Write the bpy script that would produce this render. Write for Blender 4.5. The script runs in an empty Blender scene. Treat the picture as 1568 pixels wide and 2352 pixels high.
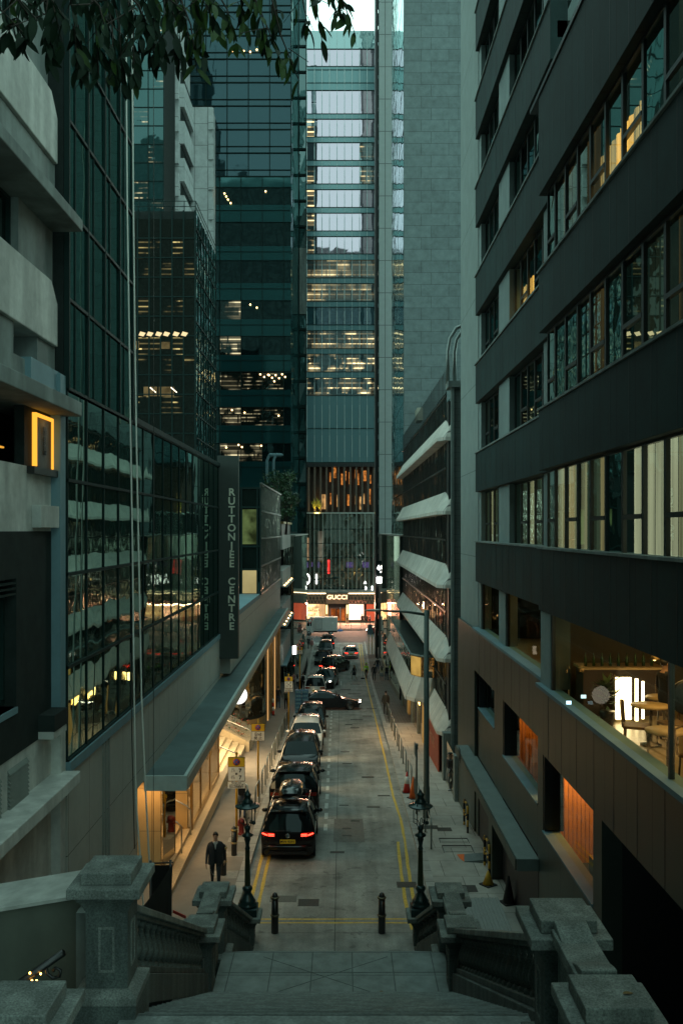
SKYEXP=1.25
import bpy, bmesh, math, random
from mathutils import Vector, Matrix, noise
S = bpy.context.scene
COL = S.collection
R = math.radians
random.seed(7)
CZ = 11.0; F = 2050.0
# ---------------------------------------------------------------- road profile
PROF = [(-40,11.0),(24,11.0),(30,11.25),(37,11.7),(50,12.6),(69,14.05),(85,15.4),(98,16.3),(108,16.5),(400,16.5)]
def RZ(d):
    for (a,ha),(b,hb) in zip(PROF, PROF[1:]):
        if d <= b: return CZ-(ha+(hb-ha)*(d-a)/(b-a))
    return CZ-16.5
def XL(d): return -3.05-.0085*(d-32)
def XR(d): return 2.65+.006*(d-32)
def cx(X, d): return (X-784)/F*d
def cz(Y, d): return CZ-(Y-1218)/F*d
KERB = .13
# ---------------------------------------------------------------- helpers
def tag(o, label=None, cat=None, group=None, kind=None):
    if label: o['label'] = label
    if cat: o['category'] = cat
    if group: o['group'] = group
    if kind: o['kind'] = kind
    return o
def thing(name, label, cat, loc=(0,0,0), rz=0, group=None, kind=None):
    o = bpy.data.objects.new(name, None); COL.objects.link(o)
    o.location = loc; o.rotation_euler = (0,0,rz); o.empty_display_size = .2
    return tag(o, label, cat, group, kind)
class MB:
    def __init__(s): s.v=[]; s.f=[]; s.m=[]; s.sm=[]
    def add(s, vs, fs, m=0, sm=False):
        b=len(s.v); s.v+= [tuple(v) for v in vs]
        for f in fs: s.f.append([b+i for i in f]); s.m.append(m); s.sm.append(sm)
        return s
    def box(s,x0,x1,y0,y1,z0,z1,m=0):
        if x0>x1:x0,x1=x1,x0
        if y0>y1:y0,y1=y1,y0
        if z0>z1:z0,z1=z1,z0
        return s.add([(x0,y0,z0),(x1,y0,z0),(x1,y1,z0),(x0,y1,z0),(x0,y0,z1),(x1,y0,z1),(x1,y1,z1),(x0,y1,z1)],
              [(0,3,2,1),(4,5,6,7),(0,1,5,4),(1,2,6,5),(2,3,7,6),(3,0,4,7)],m)
    def hexa(s,p,m=0):   # 8 points, bottom 4 (ccw) then top 4
        return s.add(p,[(0,3,2,1),(4,5,6,7),(0,1,5,4),(1,2,6,5),(2,3,7,6),(3,0,4,7)],m)
    def quad(s,a,b,c,d,m=0): return s.add([a,b,c,d],[(0,1,2,3)],m)
    def prism(s, poly, axis, a0, a1, m=0):
        n=len(poly)
        def P(p,a):
            return (a,p[0],p[1]) if axis=='x' else (p[0],a,p[1]) if axis=='y' else (p[0],p[1],a)
        vs=[P(p,a0) for p in poly]+[P(p,a1) for p in poly]
        fs=[tuple(range(n)),tuple(range(2*n-1,n-1,-1))]+[(i,i+n,(i+1)%n+n,(i+1)%n) for i in range(n)]
        return s.add(vs,fs,m)
    def tube(s, pts, r, n=8, m=0, cap=True):
        pts=[Vector(p) for p in pts]; rs=r if isinstance(r,(list,tuple)) else [r]*len(pts)
        vs=[];fs=[]
        up=None
        for i,p in enumerate(pts):
            t=(pts[min(i+1,len(pts)-1)]-pts[max(i-1,0)])
            if t.length<1e-9: t=Vector((0,0,1))
            t.normalize()
            if up is None:
                up = Vector((0,0,1)) if abs(t.z)<.9 else Vector((1,0,0))
            a=t.cross(up); 
            if a.length<1e-4: a=t.cross(Vector((1,0,0)) if abs(t.x)<.9 else Vector((0,1,0)))
            a.normalize(); b=t.cross(a).normalized(); up=(-b if False else a.cross(t)).normalized()
            for k in range(n):
                an=2*math.pi*k/n
                vs.append(p+(a*math.cos(an)+b*math.sin(an))*rs[i])
        for i in range(len(pts)-1):
            for k in range(n):
                fs.append((i*n+k,i*n+(k+1)%n,(i+1)*n+(k+1)%n,(i+1)*n+k))
        if cap: fs+= [tuple(range(n-1,-1,-1)), tuple((len(pts)-1)*n+k for k in range(n))]
        return s.add(vs,fs,m,True)
    def lathe(s, prof, c=(0,0,0), n=16, m=0, axis='z', sm=True):
        vs=[];fs=[]
        for (r,z) in prof:
            for k in range(n):
                an=2*math.pi*k/n; a,b=r*math.cos(an),r*math.sin(an)
                v={'z':(a,b,z),'x':(z,a,b),'y':(b,z,a)}[axis]
                vs.append((c[0]+v[0],c[1]+v[1],c[2]+v[2]))
        for i in range(len(prof)-1):
            for k in range(n): fs.append((i*n+k,i*n+(k+1)%n,(i+1)*n+(k+1)%n,(i+1)*n+k))
        fs+= [tuple(range(n-1,-1,-1)), tuple((len(prof)-1)*n+k for k in range(n))]
        return s.add(vs,fs,m,sm)
    def ball(s,c,r,n=8,m=0,k=None):
        k=k or n//2+1; rr=r if isinstance(r,(list,tuple)) else (r,r,r)
        vs=[];fs=[]
        for i in range(k+1):
            th=math.pi*i/k
            for j in range(n):
                ph=2*math.pi*j/n
                vs.append((c[0]+rr[0]*math.sin(th)*math.cos(ph),c[1]+rr[1]*math.sin(th)*math.sin(ph),c[2]+rr[2]*math.cos(th)))
        for i in range(k):
            for j in range(n): fs.append((i*n+j,(i+1)*n+j,(i+1)*n+(j+1)%n,i*n+(j+1)%n))
        return s.add(vs,fs,m,True)
    def build(s, name, mats, parent=None, bevel=0, seg=2):
        me=bpy.data.meshes.new(name)
        me.from_pydata(s.v,[],s.f)
        for mt in (mats if isinstance(mats,(list,tuple)) else [mats]): me.materials.append(mt)
        me.polygons.foreach_set('material_index', s.m)
        me.polygons.foreach_set('use_smooth', s.sm)
        me.update()
        o=bpy.data.objects.new(name, me); COL.objects.link(o)
        if parent:
            o.parent=parent
            if parent.rotation_euler[2]==0:
                t=parent
                off=Vector((0,0,0))
                while t: off+=Vector(t.location); t=t.parent
                if s.world: o.location=-off
        if bevel:
            b=o.modifiers.new('bevel','BEVEL'); b.width=bevel; b.segments=seg; b.limit_method='ANGLE'
        return o
    world=True
def L():   # local-coordinate mesh (parent location is its origin)
    m=MB(); m.world=False; return m
def copy_tree(o, loc, rz=None, label=None, parent=None):
    c=o.copy(); COL.objects.link(c); c.parent=parent
    if parent is None:
        c.location=loc
        if rz is not None: c.rotation_euler=(0,0,rz)
        if label: c['label']=label
    for ch in list(o.children):
        copy_tree(ch, None, parent=c)
    return c
# ---------------------------------------------------------------- materials
MT={}
EMS=.55
def mat(name, col, rough=.7, metal=0, var=.12, scale=3., bump=.0, bscale=40., spec=.5, stain=0, stretch=None, coat=0):
    if name in MT: return MT[name]
    m=bpy.data.materials.new(name); m.use_nodes=True; n=m.node_tree.nodes; l=m.node_tree.links
    b=n['Principled BSDF']; b.inputs['Roughness'].default_value=rough; b.inputs['Metallic'].default_value=metal
    b.inputs['Specular IOR Level'].default_value=spec; b.inputs['Coat Weight'].default_value=coat; b.inputs['Coat Roughness'].default_value=.05
    tc=n.new('ShaderNodeTexCoord'); mp=n.new('ShaderNodeMapping'); l.new(tc.outputs['Object'],mp.inputs['Vector'])
    if stretch: mp.inputs['Scale'].default_value=stretch
    c=tuple(col)+(1,)
    if var>0:
        t=n.new('ShaderNodeTexNoise'); t.inputs['Scale'].default_value=scale; t.inputs['Detail'].default_value=8; t.inputs['Roughness'].default_value=.65
        l.new(mp.outputs[0],t.inputs['Vector'])
        cr=n.new('ShaderNodeValToRGB'); cr.color_ramp.elements[0].position=.3; cr.color_ramp.elements[1].position=.7
        cr.color_ramp.elements[0].color=tuple(x*(1-var) for x in col)+(1,); cr.color_ramp.elements[1].color=tuple(min(1,x*(1+var)) for x in col)+(1,)
        l.new(t.outputs[0],cr.inputs[0]); out=cr.outputs[0]
        if stain:
            t2=n.new('ShaderNodeTexNoise'); t2.inputs['Scale'].default_value=min(scale*.35,2.2); t2.inputs['Detail'].default_value=5
            mp2=n.new('ShaderNodeMapping'); mp2.inputs['Scale'].default_value=(1.6,1.6,.25); l.new(tc.outputs['Object'],mp2.inputs[0]); l.new(mp2.outputs[0],t2.inputs[0])
            r2=n.new('ShaderNodeValToRGB'); r2.color_ramp.elements[0].position=.42; r2.color_ramp.elements[1].position=.62
            r2.color_ramp.elements[0].color=(1-stain,)*3+(1,); r2.color_ramp.elements[1].color=(1,1,1,1); l.new(t2.outputs[0],r2.inputs[0])
            mx=n.new('ShaderNodeMix'); mx.data_type='RGBA'; mx.blend_type='MULTIPLY'; mx.inputs[0].default_value=1
            l.new(out,mx.inputs[6]); l.new(r2.outputs[0],mx.inputs[7]); out=mx.outputs[2]
        l.new(out,b.inputs['Base Color'])
    else: b.inputs['Base Color'].default_value=c
    if bump>0:
        t=n.new('ShaderNodeTexNoise'); t.inputs['Scale'].default_value=bscale; t.inputs['Detail'].default_value=4; l.new(mp.outputs[0],t.inputs['Vector'])
        bp=n.new('ShaderNodeBump'); bp.inputs['Strength'].default_value=bump; bp.inputs['Distance'].default_value=.02
        l.new(t.outputs[0],bp.inputs['Height']); l.new(bp.outputs[0],b.inputs['Normal'])
    MT[name]=m; return m
def emat(name, col, s, var=0, scale=(4,4,4), lo=.3):
    if name in MT: return MT[name]
    s=s*EMS
    m=bpy.data.materials.new(name); m.use_nodes=True; n=m.node_tree.nodes; l=m.node_tree.links; n.clear()
    o=n.new('ShaderNodeOutputMaterial'); e=n.new('ShaderNodeEmission'); e.inputs[0].default_value=tuple(col)+(1,); e.inputs[1].default_value=s
    if var:
        tc=n.new('ShaderNodeTexCoord'); mp=n.new('ShaderNodeMapping'); mp.inputs['Scale'].default_value=scale; l.new(tc.outputs['Object'],mp.inputs[0])
        t=n.new('ShaderNodeTexNoise'); t.inputs['Scale'].default_value=1; t.inputs['Detail'].default_value=4; l.new(mp.outputs[0],t.inputs[0])
        mr=n.new('ShaderNodeMapRange'); mr.inputs[1].default_value=.35; mr.inputs[2].default_value=.65; mr.inputs[3].default_value=lo*s; mr.inputs[4].default_value=s
        l.new(t.outputs[0],mr.inputs[0]); l.new(mr.outputs[0],e.inputs[1])
    l.new(e.outputs[0],o.inputs[0]); MT[name]=m; return m
def brickmat(name, col, axis, bw, bh, mortar=.012, off=0., gap=.35, rough=.5, metal=0., var=.08, spec=.5, freq=2, joint=.3, origin=(0,0), rvar=0, nscale=1.5):
    """panel-clad wall: axis 'x' = wall faces +-x (uses y,z) ; 'y' = wall faces the street end (uses x,z); 'z' = floor (x,y)"""
    if name in MT: return MT[name]
    m=bpy.data.materials.new(name); m.use_nodes=True; n=m.node_tree.nodes; l=m.node_tree.links
    b=n['Principled BSDF']; b.inputs['Roughness'].default_value=rough; b.inputs['Metallic'].default_value=metal; b.inputs['Specular IOR Level'].default_value=spec
    tc=n.new('ShaderNodeTexCoord'); sp=n.new('ShaderNodeSeparateXYZ'); cb=n.new('ShaderNodeCombineXYZ'); l.new(tc.outputs['Object'],sp.inputs[0])
    i,j={'x':(1,2),'y':(0,2),'z':(0,1)}[axis]; l.new(sp.outputs[i],cb.inputs[0]); l.new(sp.outputs[j],cb.inputs[1])
    mp=n.new('ShaderNodeMapping'); mp.inputs['Location'].default_value=(-origin[0],-origin[1],0); l.new(cb.outputs[0],mp.inputs[0])
    br=n.new('ShaderNodeTexBrick'); br.offset=off; br.offset_frequency=freq; br.inputs['Scale'].default_value=1
    br.inputs['Brick Width'].default_value=bw; br.inputs['Row Height'].default_value=bh; br.inputs['Mortar Size'].default_value=mortar; br.inputs['Mortar Smooth'].default_value=0
    br.inputs['Color1'].default_value=tuple(x*(1-gap*.3) for x in col)+(1,); br.inputs['Color2'].default_value=tuple(x*(1+gap*.3) for x in col)+(1,)
    br.inputs['Mortar'].default_value=tuple(x*joint for x in col)+(1,); l.new(mp.outputs[0],br.inputs['Vector'])
    t=n.new('ShaderNodeTexNoise'); t.inputs['Scale'].default_value=nscale; t.inputs['Detail'].default_value=9; t.inputs['Roughness'].default_value=.7; l.new(tc.outputs['Object'],t.inputs[0])
    mr=n.new('ShaderNodeMapRange'); mr.inputs[1].default_value=.3; mr.inputs[2].default_value=.7; mr.inputs[3].default_value=1-var*1.6; mr.inputs[4].default_value=1+var; l.new(t.outputs[0],mr.inputs[0])
    mx=n.new('ShaderNodeVectorMath'); mx.operation='SCALE'; l.new(br.outputs[0],mx.inputs[0]); l.new(mr.outputs[0],mx.inputs['Scale']); l.new(mx.outputs[0],b.inputs['Base Color'])
    if rvar:
        m2=n.new('ShaderNodeMapRange'); m2.inputs[3].default_value=max(.02,rough-rvar); m2.inputs[4].default_value=rough+rvar; l.new(t.outputs[0],m2.inputs[0]); l.new(m2.outputs[0],b.inputs['Roughness'])
    bp=n.new('ShaderNodeBump'); bp.inputs['Strength'].default_value=.5; bp.inputs['Distance'].default_value=.01; bp.invert=True; l.new(br.outputs['Fac'],bp.inputs['Height']); l.new(bp.outputs[0],b.inputs['Normal'])
    MT[name]=m; return m
def glassmat(name, base, refl, tint=(.8,1,.97), rough=.02, wave=.02, wscale=.8, emit=None):
    """coated curtain wall glass: dark body plus mirror layer, gently warped"""
    if name in MT: return MT[name]
    m=bpy.data.materials.new(name); m.use_nodes=True; n=m.node_tree.nodes; l=m.node_tree.links; n.clear()
    o=n.new('ShaderNodeOutputMaterial'); d=n.new('ShaderNodeBsdfDiffuse'); d.inputs[0].default_value=tuple(base)+(1,)
    g=n.new('ShaderNodeBsdfGlossy'); g.inputs[0].default_value=tuple(tint)+(1,); g.inputs['Roughness'].default_value=rough
    mx=n.new('ShaderNodeMixShader'); lw=n.new('ShaderNodeLayerWeight'); lw.inputs[0].default_value=.35
    mr=n.new('ShaderNodeMapRange'); mr.inputs[3].default_value=refl; mr.inputs[4].default_value=min(.95,refl+.5); l.new(lw.outputs['Fresnel'],mr.inputs[0])
    l.new(mr.outputs[0],mx.inputs[0]); l.new(d.outputs[0],mx.inputs[1]); l.new(g.outputs[0],mx.inputs[2])
    if wave:
        tc=n.new('ShaderNodeTexCoord'); t=n.new('ShaderNodeTexNoise'); t.inputs['Scale'].default_value=wscale; t.inputs['Detail'].default_value=1.5; l.new(tc.outputs['Object'],t.inputs[0])
        bp=n.new('ShaderNodeBump'); bp.inputs['Strength'].default_value=1; bp.inputs['Distance'].default_value=wave; l.new(t.outputs[0],bp.inputs['Height'])
        l.new(bp.outputs[0],g.inputs['Normal']); l.new(bp.outputs[0],lw.inputs['Normal'])
    out=mx.outputs[0]
    if emit:   # lit interior put into the pane's emission: ceiling light rows over a dim room
        kind,col,s,ax,org=emit; s*=EMS
        tc2=n.new('ShaderNodeTexCoord'); sp=n.new('ShaderNodeSeparateXYZ'); l.new(tc2.outputs['Object'],sp.inputs[0])
        cb=n.new('ShaderNodeCombineXYZ'); l.new(sp.outputs[0 if ax=='y' else 1],cb.inputs[0]); l.new(sp.outputs[2],cb.inputs[1])
        mp=n.new('ShaderNodeMapping'); mp.inputs['Location'].default_value=(-org[0],-org[1],0); l.new(cb.outputs[0],mp.inputs[0])
        br=n.new('ShaderNodeTexBrick'); br.offset=.37; br.inputs['Scale'].default_value=1
        br.inputs['Brick Width'].default_value=org[2]; br.inputs['Row Height'].default_value=org[3]; br.inputs['Mortar Size'].default_value=org[4]; br.inputs['Mortar Smooth'].default_value=.2
        br.inputs['Color1'].default_value=(.0,.0,.0,1); br.inputs['Color2'].default_value=(.5,.5,.5,1); br.inputs['Mortar'].default_value=(0,0,0,1); l.new(mp.outputs[0],br.inputs[0])
        t3=n.new('ShaderNodeTexNoise'); t3.inputs['Scale'].default_value=org[5]; t3.inputs['Detail'].default_value=5; l.new(tc2.outputs['Object'],t3.inputs[0])
        mr3=n.new('ShaderNodeMapRange'); mr3.inputs[1].default_value=.46; mr3.inputs[2].default_value=.62; mr3.inputs[3].default_value=org[6]; mr3.inputs[4].default_value=1; l.new(t3.outputs[0],mr3.inputs[0])
        w=n.new('ShaderNodeTexWave'); w.bands_direction='Y'; w.inputs['Scale'].default_value=org[7]; w.inputs['Distortion'].default_value=.0; l.new(mp.outputs[0],w.inputs[0])
        mw=n.new('ShaderNodeMapRange'); mw.inputs[1].default_value=.82; mw.inputs[2].default_value=.9; mw.inputs[3].default_value=.0; mw.inputs[4].default_value=1; l.new(w.outputs[1],mw.inputs[0])
        a=n.new('ShaderNodeMath'); a.operation='MULTIPLY'; l.new(mr3.outputs[0],a.inputs[0]); 
        a1=n.new('ShaderNodeMath'); a1.operation='MULTIPLY_ADD'; a1.inputs[1].default_value=org[8]; l.new(mw.outputs[0],a1.inputs[0]); a1.inputs[2].default_value=org[9]
        l.new(a1.outputs[0],a.inputs[1])
        mb_=n.new('ShaderNodeMapRange'); mb_.inputs[1].default_value=.14; mb_.inputs[2].default_value=.2; mb_.inputs[3].default_value=.12; mb_.inputs[4].default_value=1; l.new(br.outputs[0],mb_.inputs[0])
        a0=n.new('ShaderNodeMath'); a0.operation='MULTIPLY'; l.new(a.outputs[0],a0.inputs[0]); l.new(mb_.outputs[0],a0.inputs[1])
        a2=n.new('ShaderNodeMath'); a2.operation='MULTIPLY'; a2.inputs[1].default_value=s; l.new(a0.outputs[0],a2.inputs[0])
        e=n.new('ShaderNodeEmission'); e.inputs[0].default_value=tuple(col)+(1,); l.new(a2.outputs[0],e.inputs[1])
        ad=n.new('ShaderNodeAddShader'); l.new(out,ad.inputs[0]); l.new(e.outputs[0],ad.inputs[1]); out=ad.outputs[0]
    l.new(out,o.inputs[0]); MT[name]=m; return m
def clearglass(name, refl=.12, tint=(.85,1,.95), dark=(.5,.6,.5), mxr=.5):
    if name in MT: return MT[name]
    m=bpy.data.materials.new(name); m.use_nodes=True; n=m.node_tree.nodes; l=m.node_tree.links; n.clear()
    o=n.new('ShaderNodeOutputMaterial'); t=n.new('ShaderNodeBsdfTransparent'); t.inputs[0].default_value=tuple(dark)+(1,)
    g=n.new('ShaderNodeBsdfGlossy'); g.inputs[0].default_value=tuple(tint)+(1,); g.inputs['Roughness'].default_value=.01
    lw=n.new('ShaderNodeLayerWeight'); lw.inputs[0].default_value=.3; mr=n.new('ShaderNodeMapRange'); mr.inputs[3].default_value=refl; mr.inputs[4].default_value=mxr
    mx=n.new('ShaderNodeMixShader'); l.new(lw.outputs[0],mr.inputs[0]); l.new(mr.outputs[0],mx.inputs[0]); l.new(t.outputs[0],mx.inputs[1]); l.new(g.outputs[0],mx.inputs[2]); l.new(mx.outputs[0],o.inputs[0])
    MT[name]=m; return m
EM={}
def text(name, body, m, size, loc, rot, parent=None, ext=.004, align='CENTER', sx=1, bold=0, shear=0):
    c=bpy.data.curves.new(name,'FONT'); c.body=body; c.size=size; c.extrude=ext; c.align_x=align; c.align_y='CENTER'; c.offset=bold; c.shear=shear; c.resolution_u=3
    t=bpy.data.objects.new(name,c); COL.objects.link(t); bpy.context.view_layer.update()
    dg=bpy.context.evaluated_depsgraph_get(); me=bpy.data.meshes.new_from_object(t.evaluated_get(dg))
    bpy.data.objects.remove(t); me.materials.clear(); me.materials.append(m)
    if len(me.vertices)==0: me.from_pydata([(0,0,0),(.001,0,0),(0,.001,0)],[],[(0,1,2)])
    M=Matrix.LocRotScale(Vector(loc),__import__('mathutils').Euler(rot),Vector((sx,1,1))); me.transform(M)
    o=bpy.data.objects.new(name,me); COL.objects.link(o)
    if parent:
        o.parent=parent
    return o
FACE=(R(90),0,0)      # lettering facing the camera end of the street
# base colours
M=dict(
 asphalt=None,
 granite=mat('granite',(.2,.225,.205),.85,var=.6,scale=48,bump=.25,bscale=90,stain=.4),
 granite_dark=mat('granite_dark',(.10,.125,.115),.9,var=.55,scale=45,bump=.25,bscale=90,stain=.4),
 white_wall=mat('white_painted_concrete',(.52,.54,.5),.8,var=.16,scale=3.5,bump=.2,bscale=40,stain=.28),
 grey_wall=mat('grey_painted_concrete',(.2,.24,.225),.85,var=.16,scale=3,bump=.15,bscale=40,stain=.35),
 blue_wall=mat('blue_grey_paint',(.13,.23,.26),.7,var=.1,scale=2,stain=.1),
 dark_wall=mat('dark_slate_wall',(.014,.021,.019),.8,var=.3,scale=3,spec=.2),
 black=mat('black_metal',(.012,.014,.014),.35,.0,var=.2,spec=.6),
 iron=mat('painted_cast_iron',(.01,.035,.035),.28,.3,var=.3,scale=12,spec=.7),
 steel=mat('brushed_steel',(.42,.43,.42),.3,.9,var=.1,scale=20),
 galv=mat('galvanised_tube',(.2,.23,.22),.35,.6,var=.15,scale=8),
 brass=mat('worn_brass',(.35,.24,.1),.35,.8,var=.2,scale=20),
 footing=mat('pale_concrete_footing',(.3,.28,.24),.8,var=.2,scale=8), frame=mat('dark_green_frame',(.008,.022,.02),.7,0,var=.1,spec=.15),
 yellow=mat('sign_yellow',(.72,.45,.02),.5,var=.06),
 pole_yellow=mat('pole_yellow',(.5,.28,.02),.5,var=.15,scale=6),
 white=mat('sign_white',(.75,.76,.72),.5,var=.04),
 blackp=mat('sign_black',(.01,.01,.012),.5,var=0),
 red=mat('sign_red',(.55,.03,.02),.5,var=.05), hydrant=mat('hydrant_red',(.2,.015,.012),.5,var=.2),
 blue=mat('sign_blue',(.03,.13,.4),.5,var=.05),
 orange=mat('cone_orange',(.75,.14,.02),.55,var=.12,scale=10),
 rubber=mat('black_rubber',(.015,.015,.015),.8,var=.2),
 road_yellow=mat('road_yellow_paint',(.62,.4,.06),.7,var=.35,scale=14),
 road_white=mat('road_white_paint',(.5,.5,.46),.7,var=.4,scale=14),
)
# ================================================================ camera, sky, sun
cam=bpy.data.cameras.new('camera'); co=bpy.data.objects.new('camera',cam); COL.objects.link(co); S.camera=co
cam.sensor_fit='HORIZONTAL'; cam.sensor_width=24; cam.lens=24*F/1568; cam.shift_y=42/1568; cam.clip_end=3000; cam.clip_start=.05
co.location=(0,0,CZ); co.rotation_euler=(R(90),0,0)
W=bpy.data.worlds.new('World'); S.world=W; W.use_nodes=True; n=W.node_tree.nodes; l=W.node_tree.links
bg=n['Background']; sk=n.new('ShaderNodeTexSky'); sk.sky_type='NISHITA'; sk.sun_disc=False; sk.sun_elevation=R(14); sk.sun_rotation=R(20); sk.air_density=1.2; sk.dust_density=4; sk.ozone_density=1
hs=n.new('ShaderNodeHueSaturation'); hs.inputs['Saturation'].default_value=.35; l.new(sk.outputs[0],hs.inputs['Color'])
mx=n.new('ShaderNodeMix'); mx.data_type='RGBA'; mx.blend_type='MULTIPLY'; mx.inputs[0].default_value=1; mx.inputs[7].default_value=(.66,1.0,.97,1)
l.new(hs.outputs[0],mx.inputs[6])
mz=n.new('ShaderNodeMix'); mz.data_type='RGBA'; mz.inputs[0].default_value=.8; mz.inputs[7].default_value=(2.75,4.35,4.0,1); l.new(mx.outputs[2],mz.inputs[6])   # high thin overcast over the dusk sky
l.new(mz.outputs[2],bg.inputs[0]); bg.inputs[1].default_value=.15
sun=bpy.data.lights.new('sun','SUN'); sun.energy=.15; sun.angle=R(25); sun.color=(1,.93,.85); so=bpy.data.objects.new('sun',sun); COL.objects.link(so)
so.rotation_euler=(R(76),0,R(160)); so.location=(0,0,60)
S.view_settings.view_transform='Standard'; S.view_settings.look='None'; S.view_settings.exposure=SKYEXP; S.view_settings.gamma=1
S.cycles.max_bounces=7; S.cycles.diffuse_bounces=3; S.cycles.glossy_bounces=4; S.cycles.transparent_max_bounces=8; S.cycles.sample_clamp_indirect=6; S.cycles.caustics_reflective=False; S.cycles.caustics_refractive=False
def area(name, loc, size, power, col=(1,.72,.4), rot=(0,0,0), sy=None, spread=180):
    a=bpy.data.lights.new(name,'AREA'); a.energy=power*EMS; a.color=col; a.shape='RECTANGLE'; a.size=size; a.size_y=sy or size; a.spread=R(spread)
    o=bpy.data.objects.new(name,a); COL.objects.link(o); o.location=loc; o.rotation_euler=rot; return o
# ================================================================ ground, road, pavements
DS=sorted(set([-40,0,14,20,24,27,30,33,37]+[37+3.25*i for i in range(1,4)]+[50+4.75*i for i in range(0,5)]+[69+4*i for i in range(5)]+[85,91,98,103,108,116,124,131,147,158,200,300,420]))
def strip(name, fa, fb, d0, d1, dz, m, mb=None, zf=None):
    b=mb or MB(); ds=[d for d in DS if d0<d<d1]; ds=[d0]+ds+[d1]
    vs=[];fs=[]
    for d in ds: vs+=[(fa(d),d,RZ(d)+dz),(fb(d),d,RZ(d)+dz)]
    for i in range(len(ds)-1): fs.append((2*i,2*i+1,2*i+3,2*i+2))
    b.add(vs,fs)
    if mb is None: return b.build(name,m)
g=strip('ground',lambda d:-260,lambda d:260,-40,420,-.03,mat('ground_concrete',(.12,.12,.11),.9)); tag(g,kind='structure')
# road concrete: slabs with joints, patches and tyre wear
def roadmat():
    m=brickmat('road_concrete',(.36,.35,.315),'z',2.95,4.6,.012,.0,.12,rough=.8,var=.16,joint=.35,origin=(-3.15+.02,24.4),spec=.3,nscale=.9)
    n=m.node_tree.nodes; l=m.node_tree.links; b=n['Principled BSDF']; src=b.inputs['Base Color'].links[0].from_socket
    tc=[x for x in n if x.type=='TEX_COORD'][0]
    t=n.new('ShaderNodeTexNoise'); t.inputs['Scale'].default_value=.35; t.inputs['Detail'].default_value=6; t.inputs['Roughness'].default_value=.7; l.new(tc.outputs['Object'],t.inputs[0])
    mr=n.new('ShaderNodeMapRange'); mr.inputs[1].default_value=.35; mr.inputs[2].default_value=.65; mr.inputs[3].default_value=.6; mr.inputs[4].default_value=1.1; l.new(t.outputs[0],mr.inputs[0])
    t2=n.new('ShaderNodeTexNoise'); t2.inputs['Scale'].default_value=22; t2.inputs['Detail'].default_value=6; l.new(tc.outputs['Object'],t2.inputs[0])
    m2=n.new('ShaderNodeMapRange'); m2.inputs[1].default_value=.3; m2.inputs[2].default_value=.7; m2.inputs[3].default_value=.85; m2.inputs[4].default_value=1.12; l.new(t2.outputs[0],m2.inputs[0])
    mp=n.new('ShaderNodeMapping'); mp.inputs['Scale'].default_value=(1.5,.07,1); l.new(tc.outputs['Object'],mp.inputs[0])
    t3=n.new('ShaderNodeTexNoise'); t3.inputs['Scale'].default_value=1.6; t3.inputs['Detail'].default_value=5; l.new(mp.outputs[0],t3.inputs[0])
    m3=n.new('ShaderNodeMapRange'); m3.inputs[1].default_value=.38; m3.inputs[2].default_value=.6; m3.inputs[3].default_value=.82; m3.inputs[4].default_value=1.05; l.new(t3.outputs[0],m3.inputs[0])
    t4=n.new('ShaderNodeTexNoise'); t4.inputs['Scale'].default_value=1.9; t4.inputs['Detail'].default_value=2; l.new(tc.outputs['Object'],t4.inputs[0])
    m4=n.new('ShaderNodeMapRange'); m4.inputs[1].default_value=.64; m4.inputs[2].default_value=.7; m4.inputs[3].default_value=1; m4.inputs[4].default_value=.68; l.new(t4.outputs[0],m4.inputs[0])
    vo=n.new('ShaderNodeTexVoronoi'); vo.feature='DISTANCE_TO_EDGE'; vo.inputs['Scale'].default_value=.23; vw=n.new('ShaderNodeVectorMath'); vw.operation='ADD'; l.new(tc.outputs['Object'],vw.inputs[0]); l.new(t4.outputs[1],vw.inputs[1]); l.new(vw.outputs[0],vo.inputs['Vector'])
    m5=n.new('ShaderNodeMapRange'); m5.inputs[1].default_value=.0; m5.inputs[2].default_value=.004; m5.inputs[3].default_value=.6; m5.inputs[4].default_value=1; l.new(vo.outputs['Distance'],m5.inputs[0])
    ma=n.new('ShaderNodeMath'); ma.operation='MULTIPLY'; l.new(m3.outputs[0],ma.inputs[0]); l.new(m4.outputs[0],ma.inputs[1])
    mb=n.new('ShaderNodeMath'); mb.operation='MULTIPLY'; l.new(ma.outputs[0],mb.inputs[0]); l.new(m5.outputs[0],mb.inputs[1])
    mc=n.new('ShaderNodeMath'); mc.operation='MULTIPLY'; l.new(mr.outputs[0],mc.inputs[0]); l.new(mb.outputs[0],mc.inputs[1])
    mm=n.new('ShaderNodeMath'); mm.operation='MULTIPLY'; l.new(mc.outputs[0],mm.inputs[0]); l.new(m2.outputs[0],mm.inputs[1])
    v=n.new('ShaderNodeVectorMath'); v.operation='SCALE'; l.new(src,v.inputs[0]); l.new(mm.outputs[0],v.inputs['Scale']); l.new(v.outputs[0],b.inputs['Base Color'])
    return m
M['road']=roadmat()
r=strip('road',XL,XR,21,131,0,M['road']); tag(r,kind='structure')
r=MB(); r.quad((-120,131,RZ(131)),(120,131,RZ(131)),(120,147,RZ(147)),(-120,147,RZ(147))); r=r.build('cross_road',mat('asphalt',(.085,.083,.08),.75,var=.25,scale=2,bump=.1)); tag(r,kind='structure')
pave=brickmat('paving_slabs',(.38,.36,.32),'z',1.1,1.5,.012,.5,.15,rough=.8,var=.16,joint=.45,spec=.3,nscale=1.2)
pave2=brickmat('paving_blocks',(.2,.17,.145),'z',.42,.3,.02,.5,.3,rough=.8,var=.2,joint=.4,spec=.3)
mleft=mat('pavement_asphalt',(.20,.18,.155),.85,var=.14,scale=1.5,bump=.1)
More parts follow.
